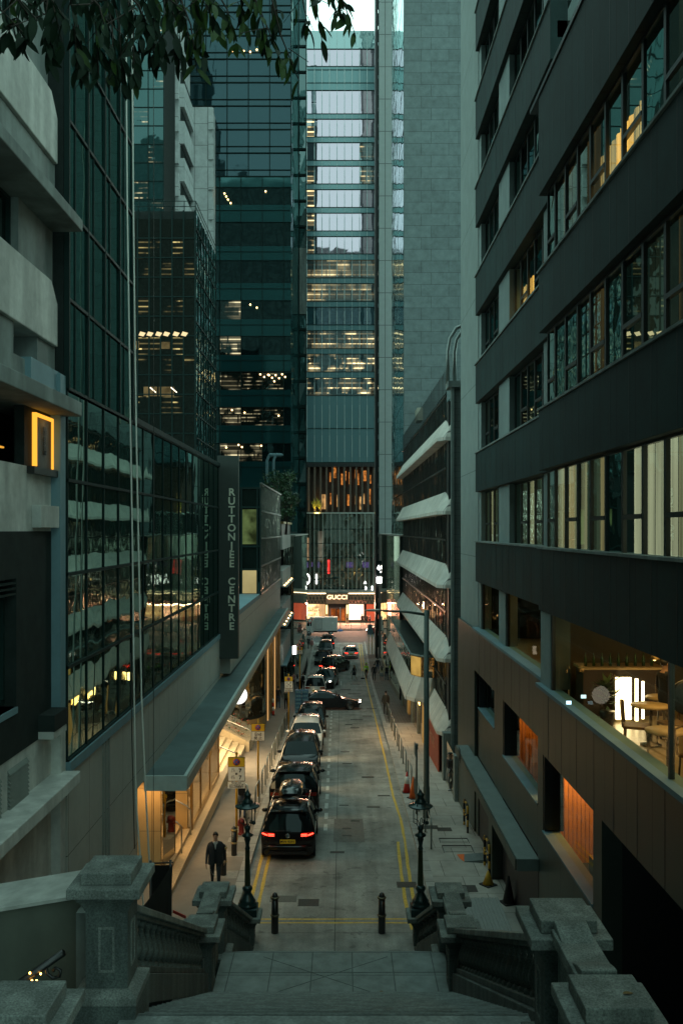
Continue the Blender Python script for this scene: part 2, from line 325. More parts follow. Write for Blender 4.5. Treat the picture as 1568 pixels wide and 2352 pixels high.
def pavement(name,fa,fb,d0,d1,m):
    b=MB(); ds=[d0]+[d for d in DS if d0<d<d1]+[d1]
    for a,c in zip(ds,ds[1:]):
        b.hexa([(fa(a),a,RZ(a)-.3),(fb(a),a,RZ(a)-.3),(fb(c),c,RZ(c)-.3),(fa(c),c,RZ(c)-.3),(fa(a),a,RZ(a)+KERB),(fb(a),a,RZ(a)+KERB),(fb(c),c,RZ(c)+KERB),(fa(c),c,RZ(c)+KERB)])
    o=b.build(name,m); return tag(o,kind='structure')
pavement('pavement',lambda d:-30,lambda d:XL(d)-.28,21,131,mleft)
pavement('pavement',lambda d:XR(d)+.28,lambda d:30,17,62,pave)
pavement('pavement',lambda d:XR(d)+.28,lambda d:30,62,131,pave2)
km=brickmat('kerb_granite',(.34,.33,.30),'z',1.2,1.0,.02,.0,.2,rough=.75,var=.2,joint=.4)
def kerb(name,fa,fb,d0,d1):
    b=MB(); ds=[d0]+[d for d in DS if d0<d<d1]+[d1]
    for a,c in zip(ds,ds[1:]):
        b.hexa([(fa(a),a,RZ(a)-.3),(fb(a),a,RZ(a)-.3),(fb(c),c,RZ(c)-.3),(fa(c),c,RZ(c)-.3),(fa(a),a,RZ(a)+KERB+.01),(fb(a),a,RZ(a)+KERB+.01),(fb(c),c,RZ(c)+KERB+.01),(fa(c),c,RZ(c)+KERB+.01)])
    return tag(b.build(name,km),kind='structure')
kerb('kerb',lambda d:XL(d)-.28,XL,22,131); kerb('kerb',XR,lambda d:XR(d)+.28,22,131)
gp=MB(); gp.box(-120,120,147,158.2,RZ(150)-.3,RZ(150)+.15); tag(gp.build('pavement',pave2),kind='structure')
# painted lines (one object each)
def line(name, pts, w, m, dz=.005, wob=0):
    b=MB(); P=[]
    for (x0,d0),(x1,d1) in zip(pts,pts[1:]):
        nseg=max(1,int(abs(d1-d0)/.7+abs(x1-x0)/.7)); P+=[(x0+(x1-x0)*k/nseg,d0+(d1-d0)*k/nseg) for k in range(nseg)]
    P.append(pts[-1]); vs=[];fs=[]
    horiz=abs(pts[-1][0]-pts[0][0])>abs(pts[-1][1]-pts[0][1])
    for x,d in P:
        q=wob*random.uniform(-1,1); q2=wob*random.uniform(-1,1)
        if horiz: vs+=[(x,d-w/2+q,RZ(d)+dz),(x,d+w/2+q2,RZ(d)+dz)]
        else: vs+=[(x-w/2+q,d,RZ(d)+dz),(x+w/2+q2,d,RZ(d)+dz)]
    for i in range(len(P)-1): fs.append((2*i,2*i+1,2*i+3,2*i+2))
    b.add(vs,fs); return tag(b.build(name,m),kind='structure')
YL=M['road_yellow']; WL=M['road_white']
def yr(d): return 2.28+.006*(d-32)+.08*math.sin(d*.4)*(d<45)
line('road_marking',[(yr(d),d) for d in (24.6,27,30,33,36,40,46,55,70,90,110,129)],.1,YL,wob=.012)
line('road_marking',[(yr(d)-.26,d) for d in (24.6,27,30,32.7)],.1,YL,wob=.012)
line('road_marking',[(yr(d)-.3,d) for d in (104,114,129)],.12,YL)
line('road_marking',[(-2.72,25.2),(-2.75,34)],.1,YL,wob=.015); line('road_marking',[(-2.46,25.2),(-2.49,31)],.1,YL,wob=.015)
line('road_marking',[(-2.35,25.35),(1.95,25.35)],.07,YL,wob=.01); line('road_marking',[(-2.35,25.08),(1.95,25.08)],.07,YL,wob=.01)
for k in range(40):
    d=34.2+k*1.72
    if d>100: break
    line('road_marking',[(-.62-.004*(d-34),d),(-.62-.004*(d-34),d+.95)],.14,WL,wob=.01)
for d0,d1 in ((78,82),(91,95),(103,108),(111,116),(121,126)): line('road_marking',[(-.05,d0),(-.05,d1)],.12,WL)
for k in range(7): line('road_marking',[(-3.6+k*1.0,130.2),(-3.0+k*1.0,130.2)],.25,WL)
for k in range(-6,7): line('road_marking',[(k*6.,139),(k*6.+2.5,139)],.15,WL)
# gullies, manhole covers and utility patches set in the road
mh=mat('cast_cover',(.045,.05,.045),.6,.4,var=.4,scale=40,bump=.6,bscale=90)
pt=mat('dark_asphalt_patch',(.17,.15,.13),.85,var=.25,scale=8)
def flat(name,x,d,w,h,m,dz=.008,label=None,cat=None,th=0):
    b=MB(); z0,z1=RZ(d-h/2)+dz,RZ(d+h/2)+dz
    b.hexa([(x-w/2,d-h/2,z0-.05),(x+w/2,d-h/2,z0-.05),(x+w/2,d+h/2,z1-.05),(x-w/2,d+h/2,z1-.05),(x-w/2,d-h/2,z0),(x+w/2,d-h/2,z0),(x+w/2,d+h/2,z1),(x-w/2,d+h/2,z1)])
    o=b.build(name,m); tag(o,label,cat,kind=None if label else 'structure'); return o
flat('road_patch',.28,34.3,1.15,3.3,pt,.004)
flat('drain_cover',-.98,26.6,.62,.55,mh,label='square iron cover in the road beside the iron bollard',cat='drain cover')
flat('drain_cover',2.05,28.1,.62,.5,mh,label='iron gully cover on the yellow lines beside the bollard lamp end',cat='drain cover')
flat('drain_cover',-1.75,26.9,.8,.5,mat('patch2',(.13,.13,.115),.8,var=.3,scale=20),label='worn grey cover beside the lamp pedestal on the stair foot',cat='drain cover')
for i,(x,d,w,h) in enumerate([(.2,33.5,.35,.2),(.2,34.5,.35,.2),(-.15,31.4,.5,.22),(.55,35.6,.35,.2),(1.35,37.9,.55,.22),(.1,38.2,.4,.14),(1.9,40.0,.55,.2),(-1.0,45.5,.45,.2),(.3,47.5,.5,.15),(1.3,44.0,.6,.3),(.2,51.0,.5,.2),(.9,60.5,.6,.3),(1.1,64.5,.9,.25),(.5,62.0,.5,.3),(1.9,66.5,.7,.3),(2.4,71,.8,.3),(.3,77,1.0,.3),(1.2,83,1.2,.3),(.4,87,1.0,.4),(1.4,92,1.0,.3)]):
    flat('road_patch',x,d,w,h,mh,.006+.001*i)
for i,(x,d,w,h) in enumerate([(3.7,27.4,.9,.6),(3.9,33.9,.55,.5),(3.35,34.2,.7,.5)]):
    flat('drain_cover',x,d,w,h,mh,KERB+.006,label=['dark cover in the pavement near the checker plate ramp','small dark cover in the pavement by the street light pole','dark grating between the black gas lamp and street light'][i],cat='drain cover')
for i,(d,h) in enumerate(((31.0,1.3),(32.2,.85))):
    b=MB(); z=RZ(d)+KERB+.004
    for x0,x1,y0,y1 in ((3.55,4.6,d-h/2,d-h/2+.02),(3.55,4.6,d+h/2-.02,d+h/2),(3.55,3.57,d-h/2,d+h/2),(4.58,4.6,d-h/2,d+h/2),(3.6,4.55,d-.008,d+.008)): b.box(x0,x1,y0,y1,z-.02,z+.004)
    tag(b.build('access_hatch',M['blackp']),['large square access hatch outline in the pavement by the yellow barrier','smaller access hatch outline behind the large square one'][i],'hatch')
# ribbed ramp behind the stone balustrade
b=MB()
for k in range(16): b.box(2.95+k*.1,3.03+k*.1,20.6,25.9,KERB+.0,KERB+.2+.012*(k%2))
b.box(2.95,4.55,20.7,25.85,KERB,KERB+.19)
tag(b.build('ribbed_ramp',mat('ribbed_grey',(.24,.255,.24),.8,var=.2,scale=8,stretch=(6,.6,1))),'grey ribbed ramp behind the stone balustrade','ramp')
# ================================================================ granite staircase
LZ=CZ-9.28
gstep=mat('granite_steps',(.2,.235,.225),.75,var=.3,scale=22,bump=.25,bscale=60,stain=.3)
def stairmat():
    m=brickmat('landing_slabs',(.20,.235,.225),'z',.86,1.0,.012,.0,.15,rough=.75,var=.2,joint=.45,origin=(-2.35,17.6),nscale=3)
    return m
ss=thing('staircase',None,None,(0,18,0),kind='structure')
b=MB(); n_=10; 
for k in range(n_):
    d0=19.6+k*.37; z=LZ-(k+1)*(LZ-0)/n_
    if k<n_-1: b.box(-2.55+.02*k,2.2-.02*k,d0,d0+.39,-.2,z)
for k in range(22):
    d1=17.6-k*.335; z=LZ+(k+1)*.161
    b.box(-2.6,2.25,d1-.38,d1,z-.5,z)
    b.box(-2.6,2.25,d1-.02,d1+.025,z-.05,z)
b.box(-2.6,2.25,6.5,10.3,LZ+22*.161-.5,LZ+22*.161+.003)
b.build('flight',gstep,ss)
b=MB(); b.box(-2.6,2.25,17.6,19.62,-.2,LZ); b.build('landing',stairmat(),ss)
b=MB()
for (x0,y0,x1,y1) in ((-1.7,17.65,1.0,19.4),(1.0,17.65,-1.7,19.4),(-2.5,18.7,2.2,18.72)):
    dx,dy=x1-x0,y1-y0; q=math.hypot(dx,dy); nx,ny=-dy/q*.013,dx/q*.013
    b.add([(x0-nx,y0-ny,LZ+.003),(x0+nx,y0+ny,LZ+.003),(x1+nx,y1+ny,LZ+.003),(x1-nx,y1-ny,LZ+.003)],[(0,1,2,3)])
b.build('joint_line',M['granite_dark'],ss)
# pillars
def pillar(x,d,top,base,label,lamp=False,half=.30):
    zt=CZ-top; t=thing('granite_pillar',label,'pillar',(x,d,base),group='granite stair pillars')
    def bx(nm,h,z0,z1,m=M['granite'],bv=.012):
        b=MB(); b.box(x-h,x+h,d-h,d+h,z0,z1); return b.build(nm,m,t,bevel=bv)
    if not lamp: bx('cap_stone',half,zt-.14,zt)
    else: zt+=.14
    bx('cap_slab',half+.13,zt-.26,zt-.14)
    b=MB(); b.lathe([(half*1.24,zt-.46),(half*1.30,zt-.42),(half*1.5,zt-.34),(half*1.62,zt-.32),(half*1.62,zt-.26)],(x,d,0),4,0,sm=False)
    q=b.v; b.v=[((px-x)*math.cos(R(45))-(py-d)*math.sin(R(45))+x,(px-x)*math.sin(R(45))+(py-d)*math.cos(R(45))+d,pz) for px,py,pz in q]
    b.build('cornice',M['granite_dark'],t,bevel=.008)
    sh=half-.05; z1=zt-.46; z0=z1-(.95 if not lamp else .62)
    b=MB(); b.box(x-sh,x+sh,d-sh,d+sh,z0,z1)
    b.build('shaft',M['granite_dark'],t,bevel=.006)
    b=MB(); pz0,pz1=z0+.25,z1-.22
    for sx,sy in ((0,-1),(1,0),(-1,0)):
        w=.095
        for (u0,u1,v0,v1) in ((-w,w,pz1,pz1+.03),(-w,w,pz0-.03,pz0),(-w,-w+.025,pz0,pz1),(w-.025,w,pz0,pz1)):
            if sy: b.box(x+u0,x+u1,d-sh-.012,d-sh+.01,v0,v1)
            else: b.box(x+sx*(sh-.01),x+sx*(sh+.012),d+u0,d+u1,v0,v1)
    b.build('panel_border',M['granite'],t)
    b=MB(); b.lathe([((half+.08)*1.414,z0-.12),((half+.08)*1.414,z0-.03),((half+.02)*1.414,z0+.0),((half-.03)*1.414,z0+.03)],(x,d,0),4,0,sm=False)
    b.v=[((px-x)*math.cos(R(45))-(py-d)*math.sin(R(45))+x,(px-x)*math.sin(R(45))+(py-d)*math.cos(R(45))+d,pz) for px,py,pz in b.v]
    b.build('base_moulding',M['granite'],t,bevel=.008)
    bx('plinth',half+.07,min(base,z0-.5),z0-.12,M['granite_dark'])
    return t
XBL,XBR=-2.80,2.41
pillar(XBL,7.83,4.10,3.5,'granite pillar cap cut off in the bottom corner near the handrail lights')
pillar(-2.78,10.82,4.05,3.0,'tall granite pillar with recessed panel beside the dark tarpaulin')
pillar(-2.84,18.12,7.93,1.0,'granite pillar at the landing, below the man in the suit')
pillar(-2.82,19.85,7.93,0,'granite pillar behind the landing next to the lamp stair rail')
pillar(XBR,8.02,4.14,3.5,'broad granite pillar with a fallen leaf on its cap')
pillar(XBR,9.75,4.14,3.0,'granite pillar with mottled cap beside the black car park opening')
pillar(2.41,18.15,7.95,1.0,'granite pillar at the landing beside the ribbed ramp')
pillar(2.40,19.85,7.95,0,'granite pillar by the pavement with a cap above the ribbed ramp')
LPL,LPR=(-2.5,23.75),(2.1,23.75)
pillar(LPL[0],LPL[1],10.2,-.1,'granite pedestal carrying the gas lamp beside the rear of the black car',True,.24)
pillar(LPR[0],LPR[1],10.2,-.1,'granite pedestal carrying the gas lamp near the traffic cones',True,.24)
# copings and balustrades
def flatcoping(x,d0,d1,top,label):
    b=MB(); z=CZ-top
    b.box(x-.2,x+.2,d0,d1,z-.2,z-.07)
    for k,(dd) in enumerate((d0,d1-.34)):
        P=[(dd+.34*i/6, z-.071+.09*math.sin(math.pi*(1-i/6 if k==0 else i/6)/2)) for i in range(7)]
        P=[(dd,z-.12)]+P+[(dd+.34,z-.12)]
        b.prism(P,'x',x-.17,x+.17)
    b.box(x-.13,x+.13,d0,d1,z-1.5,z-.2)
    tag(b.build('flat_coping',M['granite'],bevel=.012),label,'stone coping')
flatcoping(-2.83,18.45,19.55,7.93,'short flat coping joining the two landing pillars near the suited man')
flatcoping(2.41,18.45,19.55,7.95,'short humped coping joining two pillars beside the ribbed ramp')
flatcoping(XBR,8.35,9.42,4.14,'short stained coping between the two mottled pillars')
BAL=[(.085,0),(.085,.06),(.05,.08),(.045,.12),(.095,.2),(.115,.28),(.095,.37),(.05,.5),(.036,.6),(.05,.64),(.05,.66),(.075,.68),(.075,.74)]
def balustrade(x0,d0,h0,x1,d1,h1,label,ht=.95):
    z0,z1=CZ-h0,CZ-h1; t=thing('stone_balustrade',label,'balustrade',(x0,d0,z0-ht),group='stair balustrades')
    def rail(nm,wa,wb,m):
        b=MB(); b.hexa([(x0-wa,d0,z0-wb[0]),(x0+wa,d0,z0-wb[0]),(x1+wa,d1,z1-wb[0]),(x1-wa,d1,z1-wb[0]),(x0-wa,d0,z0-wb[1]),(x0+wa,d0,z0-wb[1]),(x1+wa,d1,z1-wb[1]),(x1-wa,d1,z1-wb[1])])
        return b.build(nm,m,t,bevel=.012)
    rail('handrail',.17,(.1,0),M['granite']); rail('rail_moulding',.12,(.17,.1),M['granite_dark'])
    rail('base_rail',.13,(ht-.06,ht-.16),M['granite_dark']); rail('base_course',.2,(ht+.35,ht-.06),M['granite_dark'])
    n=max(2,int(abs(d1-d0)/.37)); me=None
    for k in range(n):
        u=(k+.5)/n; x=x0+(x1-x0)*u; d=d0+(d1-d0)*u; zb=z0+(z1-z0)*u-ht+.15; zt=z0+(z1-z0)*u-.16
        if me is None:
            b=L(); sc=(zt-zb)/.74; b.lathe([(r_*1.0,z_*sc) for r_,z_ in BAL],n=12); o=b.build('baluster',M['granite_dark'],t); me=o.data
        else: o=bpy.data.objects.new('baluster',me); COL.objects.link(o); o.parent=t
        o.location=(x-x0,d-d0,zb-(z0-ht))
balustrade(-2.79,11.1,4.62,-2.84,17.75,7.93,'long sloping balustrade rising towards the tall panelled pillar')
balustrade(2.41,10.05,4.55,2.41,17.8,7.95,'long sloping balustrade running up to the mottled pillars')
balustrade(-2.8,20.15,8.25,-2.5,23.5,10.2,'short sloping balustrade down to the lamp pedestal near the black car',.85)
balustrade(2.4,20.15,8.3,2.1,23.5,10.2,'short sloping balustrade down to the lamp pedestal by the pavement',.85)
# fallen leaves
def leafmesh(b,c,ln,w,dirv,nrm,m=0):
    d=Vector(dirv).normalized(); nv=Vector(nrm).normalized(); s_=d.cross(nv).normalized(); c=Vector(c); nv=s_.cross(d)
    ws=(0,.68,.98,1,.88,.55,0); P=[];n=len(ws)
    for i,wv in enumerate(ws):
        u=i/(n-1); cc=c+d*ln*u-nv*ln*.18*(u-.3)**2; P+= [cc-s_*w*wv*.5+nv*.12*w*wv, cc, cc+s_*w*wv*.5+nv*.12*w*wv]
    fs=[]
    for i in range(n-1): fs+=[(3*i,3*i+1,3*i+4,3*i+3),(3*i+1,3*i+2,3*i+5,3*i+4)]
    b.add(P,fs,m,True)
dl=mat('dry_leaf',(.16,.1,.03),.7,var=.3,scale=30)
for c,lb,dv in (((2.5,7.95,CZ-4.14+.01),'dry brown leaf lying on the broad granite pillar cap',(1,.2,0)),((.75,17.9,LZ+.01),'small yellow leaf lying on the landing slabs',(1,.5,0))):
    b=MB(); leafmesh(b,c,.11,.045,dv,(0,0,1)); tag(b.build('fallen_leaf',dl),lb,'leaf')
def pane(parent, x, y0,y1,z0,z1,m,name='window',tilt=.004,face='x'):
    a,b_,c,d=[random.uniform(-tilt,tilt) for _ in range(4)]
    mb=MB()
    if face=='x': mb.quad((x+a,y0,z0),(x+b_,y1,z0),(x+c,y1,z1),(x+d,y0,z1))
    else: mb.quad((y0,x+a,z0),(y1,x+b_,z0),(y1,x+c,z1),(y0,x+d,z1))
    return mb.build(name,m,parent)
SPLIT={'pier','window_reveal','column','display_plinth','lit_column','drain_pipe','lit_pilaster','pilaster','door_leaf','entrance_opening','chamfer_pier','amber_doorway','timber_column','core_wall','glass_panel','window_frame','shop_pier','box_ledge','threshold_kerb','end_wall','stone_panel','window_sill','lower_wall','metal_band','restaurant_floor','restaurant_back_wall','restaurant_ceiling','bracket','panel','dark_cladding','wall','stone_section'}
def part(parent,name,m,*boxes,bevel=0):
    if name in SPLIT and len(boxes)>1:
        for q in boxes: o=part(parent,name,m,q,bevel=bevel)
        return o
    b=MB()
    for q in boxes: b.box(*q)
    return b.build(name,m,parent,bevel=bevel)
# ================================================================ LEFT: old white concrete building
ob=thing('concrete_building','old white concrete building with stained balcony parapets and projecting slabs','building',(-9,12,0))
WW=M['white_wall']; XW=-6.1; D1=19.0
def chamfer(z0,z1,nm,m=WW,x=-6.02,d1=18.95,ch=.4):
    b=MB(); b.prism([(4,z0),(d1,z0),(d1,z1-ch),(d1-ch,z1),(4,z1)],'x',-6.6,x); b.build(nm,m,ob,bevel=.02)
chamfer(CZ+7.77,CZ+9.15,'parapet'); chamfer(CZ+3.89,CZ+5.2,'parapet')
part(ob,'wall',M['grey_wall'],(-7,XW,4,D1,CZ+6.6,CZ+7.77),(-7,XW-.05,17.0,D1,CZ+5.2,CZ+6.36),(-7,XW,4,D1,CZ+2.75,CZ+3.3),(-7,XW,17.9,D1,CZ+3.3,CZ+3.89),(-7,XW,15.2,16.6,CZ+3.3,CZ+3.89),(-7,XW,4,14.2,CZ+3.3,CZ+3.89),(-7.,XW-.15,17.0,D1,CZ+9.15,CZ+14))
part(ob,'wall',WW,(-7,XW,4,D1-.05,CZ-.02,CZ+1.25),(-7,XW,4,D1-.05,CZ-7.2,CZ-4.2),(-7,XW+.02,15.5,D1-.05,CZ-11,CZ-7.2),(-7,XW+.02,4,12.3,CZ-11,CZ-7.2))
part(ob,'roof_slab',M['grey_wall'],(-7,-5.5,3,19.0,CZ+6.35,CZ+6.6),bevel=.02)
part(ob,'projecting_slab',M['grey_wall'],(-7,-5.52,3,19.0,CZ+2.42,CZ+2.72),bevel=.02)
part(ob,'projecting_slab',M['white_wall'],(-7,-5.55,3,19.0,CZ-5.38,CZ-5.12),bevel=.02)
part(ob,'pilaster',M['blue_wall'],(-6.5,-5.9,18.75,19.1,CZ-4.2,CZ+3.3),(-6.8,-6.14,18.4,18.75,CZ-3.9,CZ-.1))
part(ob,'pilaster',WW,(-6.5,-5.9,18.75,19.1,CZ-11,CZ-4.2))
part(ob,'core_wall',M['dark_wall'],(-12,-7.0,-25,19.0,-.5,CZ+36),(-7,-6.4,4,D1,CZ+5.2,CZ+6.3))
part(ob,'box_ledge',WW,(-6.4,-5.92,17.6,18.74,CZ+.05,CZ+.5),bevel=.01)
part(ob,'box_ledge',M['dark_wall'],(-6.4,-5.75,17.9,18.74,CZ-4.05,CZ-3.72)); part(ob,'box_ledge',WW,(-6.4,-5.77,17.9,18.74,CZ-4.2,CZ-4.053))
part(ob,'dark_cladding',M['dark_wall'],(-7,XW+.02,4,18.7,CZ-4.2,CZ-3.3),(-7,XW+.02,4,18.7,CZ-.9,CZ-.02),(-7,XW+.02,16.7,18.7,CZ-3.3,CZ-.9))
part(ob,'blue_box',M['blue_wall'],(-6.6,-5.98,17.2,19.0,CZ+2.73,CZ+3.35))
gdark=glassmat('dark_window_glass',(.008,.014,.012),.10,wave=.01)
for i,(y0,y1,z0,z1) in enumerate([(6,9,-3.2,-.95),(9.1,12.8,-3.2,-.95),(12.9,16.6,-3.2,-.95),(5,8,1.4,2.4),(8.1,11,1.4,2.4),(11.1,14,1.4,2.4),(14.1,16.2,1.4,2.4),(8,12,5.2,6.3),(12.1,16.9,5.2,6.3),(5,16.9,9.2,13),(12.4,15.4,-10,-7.3)]):
    p=pane(ob,-6.35,y0,y1,CZ+z0,CZ+z1,gdark)
    b=MB(); 
    for q in ((y0-.05,y0+.03,z0,z1),(y1-.03,y1+.05,z0,z1),(y0-.05,y1+.05,z0-.05,z0+.04),(y0-.05,y1+.05,z1-.04,z1+.03)): b.box(-6.38,-6.28,q[0],q[1],CZ+q[2],CZ+q[3])
    f=b.build('frame',M['frame'],p)
part(ob,'window_sill',M['blue_wall'],(-6.4,-6.05,4,16.7,CZ-3.42,CZ-3.3))
for y0,y1 in ((13.2,14.1),(14.9,15.9),(16.3,17.3)):
    b=MB()
    for k in range(9): b.hexa([(-6.12,y0,CZ-5.1+k*.08),(-6.12,y1,CZ-5.1+k*.08),(-6.16,y1,CZ-5.1+k*.08),(-6.16,y0,CZ-5.1+k*.08),(-6.04,y0,CZ-5.13+k*.08),(-6.04,y1,CZ-5.13+k*.08),(-6.1,y1,CZ-5.04+k*.08),(-6.1,y0,CZ-5.04+k*.08)])
    b.build('louvre',mat('louvre_grey',(.16,.19,.17),.6),ob)
for k in range(3): 
    b=MB(); b.box(-6.3,-6.05,4,16.6,CZ-1.2+.1*k,CZ-1.16+.1*k); b.build('sun_louvre',M['frame'],ob)
part(ob,'corbel',WW,(-6.3,-5.92,16.2,18.7,CZ-8.1,CZ-7.7)); part(ob,'downpipe',M['black'],(-6.05,-5.95,13.5,18.9,CZ-8.5,CZ-8.38))
warm=(1,.5,.08)
# glowing frame sign under the slab
sg=thing('light_box_sign','glowing amber framed sign panel under a concrete slab','sign',(-6.1,17.8,CZ+1.9))
b=MB(); y0,y1,z0,z1=17.6,18.68,CZ+1.27,CZ+2.33
for q in ((y0,y0+.07,z0,z1),(y1-.06,y1,z0+.0,z1),(y0,y1,z1-.07,z1)): b.box(-6.10,-6.02,*q)
b.build('led_frame',emat('amber_led',(1,.40,.04),1.15),sg)
part(sg,'panel',mat('grey_sign_panel',(.08,.08,.07),.6,stain=.3,scale=6),(-6.12,-6.05,y0+.12,y1-.07,z0,z1-.07))
text('lettering','陸\n佳\n滿',M['blackp'],.2,(.075,.34,-.1),(R(90),0,R(90)),sg)
part(sg,'bracket',M['black'],(-6.3,-5.95,y0-.3,y1+.1,z0-.16,z0-.02))
part(sg,'backing',M['dark_wall'],(-6.3,-6.11,y0-.4,y1+.35,z0-.05,z1+.1))
b=MB(); b.box(-6.2,-6.16,6,16.3,CZ+1.5,CZ+1.53); b.build('window_glow_strip',emat('amber_strip',(1,.45,.05),.7),ob)
area('lamp_under_slab',(-5.85,18.1,CZ+2.36),.3,1.6,(1,.5,.1),(0,0,0))
# sloping stair walls with lit handrail, beside the big pillar
sw=thing('stair_wall','white sloping stair wall behind the dark handrail with string lights','wall',(-5,11.6,CZ-7))
b=MB(); b.hexa([(-8,11.5,0),(-3.3,11.5,0),(-3.3,12.0,0),(-8,12.0,0),(-8,11.5,CZ-5.5),(-3.3,11.5,CZ-4.72),(-3.3,12.0,CZ-4.72),(-8,12.0,CZ-5.5)]); b.build('wall_body',mat('shaded_render',(.11,.125,.1),.85,var=.1,scale=3,stain=.2),sw,bevel=.02)  # shade of the white wall's front put into a dark colour, cap stays light
b=MB(); b.hexa([(-8,11.45,CZ-5.5),(-3.28,11.45,CZ-4.715),(-3.28,12.4,CZ-4.715),(-8,12.4,CZ-5.5),(-8,11.45,CZ-5.46),(-3.28,11.45,CZ-4.67),(-3.28,12.4,CZ-4.67),(-8,12.4,CZ-5.46)]); b.build('wall_cap',M['white_wall'],sw)
part(sw,'end_post',M['grey_wall'],(-3.36,-3.2,11.3,12.2,0,CZ-4.85))
s2=thing('stair_wall','grey sloping wall with a black pipe along it below the concrete slab','wall',(-5,14,CZ-7))
b=MB(); b.hexa([(-8,14.2,0),(-4.0,14.2,0),(-4.0,14.5,0),(-8,14.5,0),(-8,14.2,CZ-7.1),(-4.0,14.2,CZ-5.55),(-4.0,14.5,CZ-5.55),(-8,14.5,CZ-7.1)]); b.build('wall_body',M['dark_wall'],s2,bevel=.02)
b=MB(); b.tube([(-6.2,14.1,CZ-6.3),(-4.05,14.1,CZ-5.5)],.04); b.build('pipe',M['black'],s2)
part(s2,'lower_wall',M['grey_wall'],(-4.0,-3.4,12.0,14.5,0,CZ-8))
h=thing('handrail','dark scrolled handrail wrapped with tiny amber bulbs','handrail',(-3.6,11,CZ-5))
A=Vector((cx(0,11),10.9,CZ-(2285-1218)/F*11)); B=Vector((cx(152,11),10.9,CZ-(2180-1218)/F*11))
b=MB(); b.tube([A-(B-A)*1.2,B],.045,10); b.build('rail',M['black'],h)
b=MB(); C=A+(B-A)*.72
b.tube([C,C+Vector((.03,0,-.1)),C+Vector((.1,0,-.16)),C+Vector((.18,0,-.13)),C+Vector((.19,0,-.06)),C+Vector((.13,0,-.03)),C+Vector((.1,0,-.07))],.022,8); b.build('scroll',M['black'],h)
for k,(u,dz) in enumerate(((.52,.05),(.3,.0),(.55,-.06),(.68,-.05),(.62,-.1),(.1,.02),(-.1,-.03))):
    p=A+(B-A)*u; b=MB(); b.ball((p.x,p.y-.06,p.z+dz),.013,8); b.build('bulb',emat('bulb_amber',(1,.45,.08),14),h)
# ================================================================ LEFT: dark glass building with podium
XG=-5.9
rb=thing('glass_office_building','dark green glass tower and podium mirroring the buildings opposite','building',(-9,30,0))
gl=glassmat('green_curtain_glass',(.006,.013,.012),.34,(.6,.82,.74),wave=.012,wscale=.5)
glt=glassmat('tower_green_glass',(.005,.022,.02),.10,(.45,.75,.68),wave=.02,wscale=.45)
ys=[17.7+1.47*k for k in range(18)]  # podium bays to 42.7
zr=[CZ-4.97,CZ-2.95,CZ-.95,CZ+1.08,CZ+3.05]
for i in range(1,17):
    for j in range(4):
        pane(rb,XG,ys[i],ys[i+1],zr[j],zr[j+1],gl,tilt=.003)
for i in range(0,4):
    for j in range(12):
        pane(rb,XG+.02,ys[i+1],ys[i+2],CZ+3.05+1.93*j,CZ+3.05+1.93*(j+1),glt,tilt=.006)
b=MB()
for i,y in enumerate(ys):
    if i: b.box(XG-.05,XG+.03,y-.02,y+.02,CZ-4.97,CZ+3.1)
for z in zr: b.box(XG-.05,XG+.055,19.15,42.75,z-.035,z+.035)
b.build('mullion_grid',M['frame'],rb)
b=MB()
for i in range(1,6): b.box(XG-.05,XG+.07,ys[i]-.025,ys[i]+.025,CZ+3.05,CZ+26)
for i in range(1,5): b.box(XG-.05,XG+.045,ys[i]+.5,ys[i]+.52,CZ+3.05,CZ+26)
for j in range(12): b.box(XG-.05,XG+.06,19.15,ys[5],CZ+3.05+1.93*j-.035,CZ+3.05+1.93*j+.035)
b.build('tower_mullion_grid',M['frame'],rb)
part(rb,'tower_core',M['dark_wall'],(-16,XG-.06,19.15,ys[5]+.0,CZ+3.05,CZ+34))
part(rb,'podium_core',M['dark_wall'],(-14,XG-.06,19.15,42.7,CZ-4.97,CZ+3.0))
part(rb,'parapet_coping',M['frame'],(XG-.4,XG+.08,ys[5],42.8,CZ+3.05,CZ+3.22))
clad=brickmat('grey_wall_cladding',(.36,.37,.33),'x',1.6,2.0,.008,0,.08,rough=.7,var=.07,joint=.12,origin=(17.6,CZ-7.0))
part(rb,'window_sill',M['blue_wall'],(XG-.3,XG+.1,19.12,42.8,CZ-5.2,CZ-4.98))
part(rb,'clad_wall',clad,(-8,XG+.03,19.12,43.2,CZ-7.45,CZ-5.2),(-8,XG+.03,19.12,25.7,-.3,CZ-7.45),(-8,-5.42,43.5,79,CZ-7.0,CZ-4.25))
part(rb,'drain_pipe',mat('pipe_grey',(.2,.21,.19),.6),(XG+.03,XG+.07,21.9,21.95,0,CZ-5.2),(XG+.03,XG+.07,22.15,22.2,0,CZ-5.2),(XG+.03,XG+.07,22.45,22.5,0,CZ-5.2))
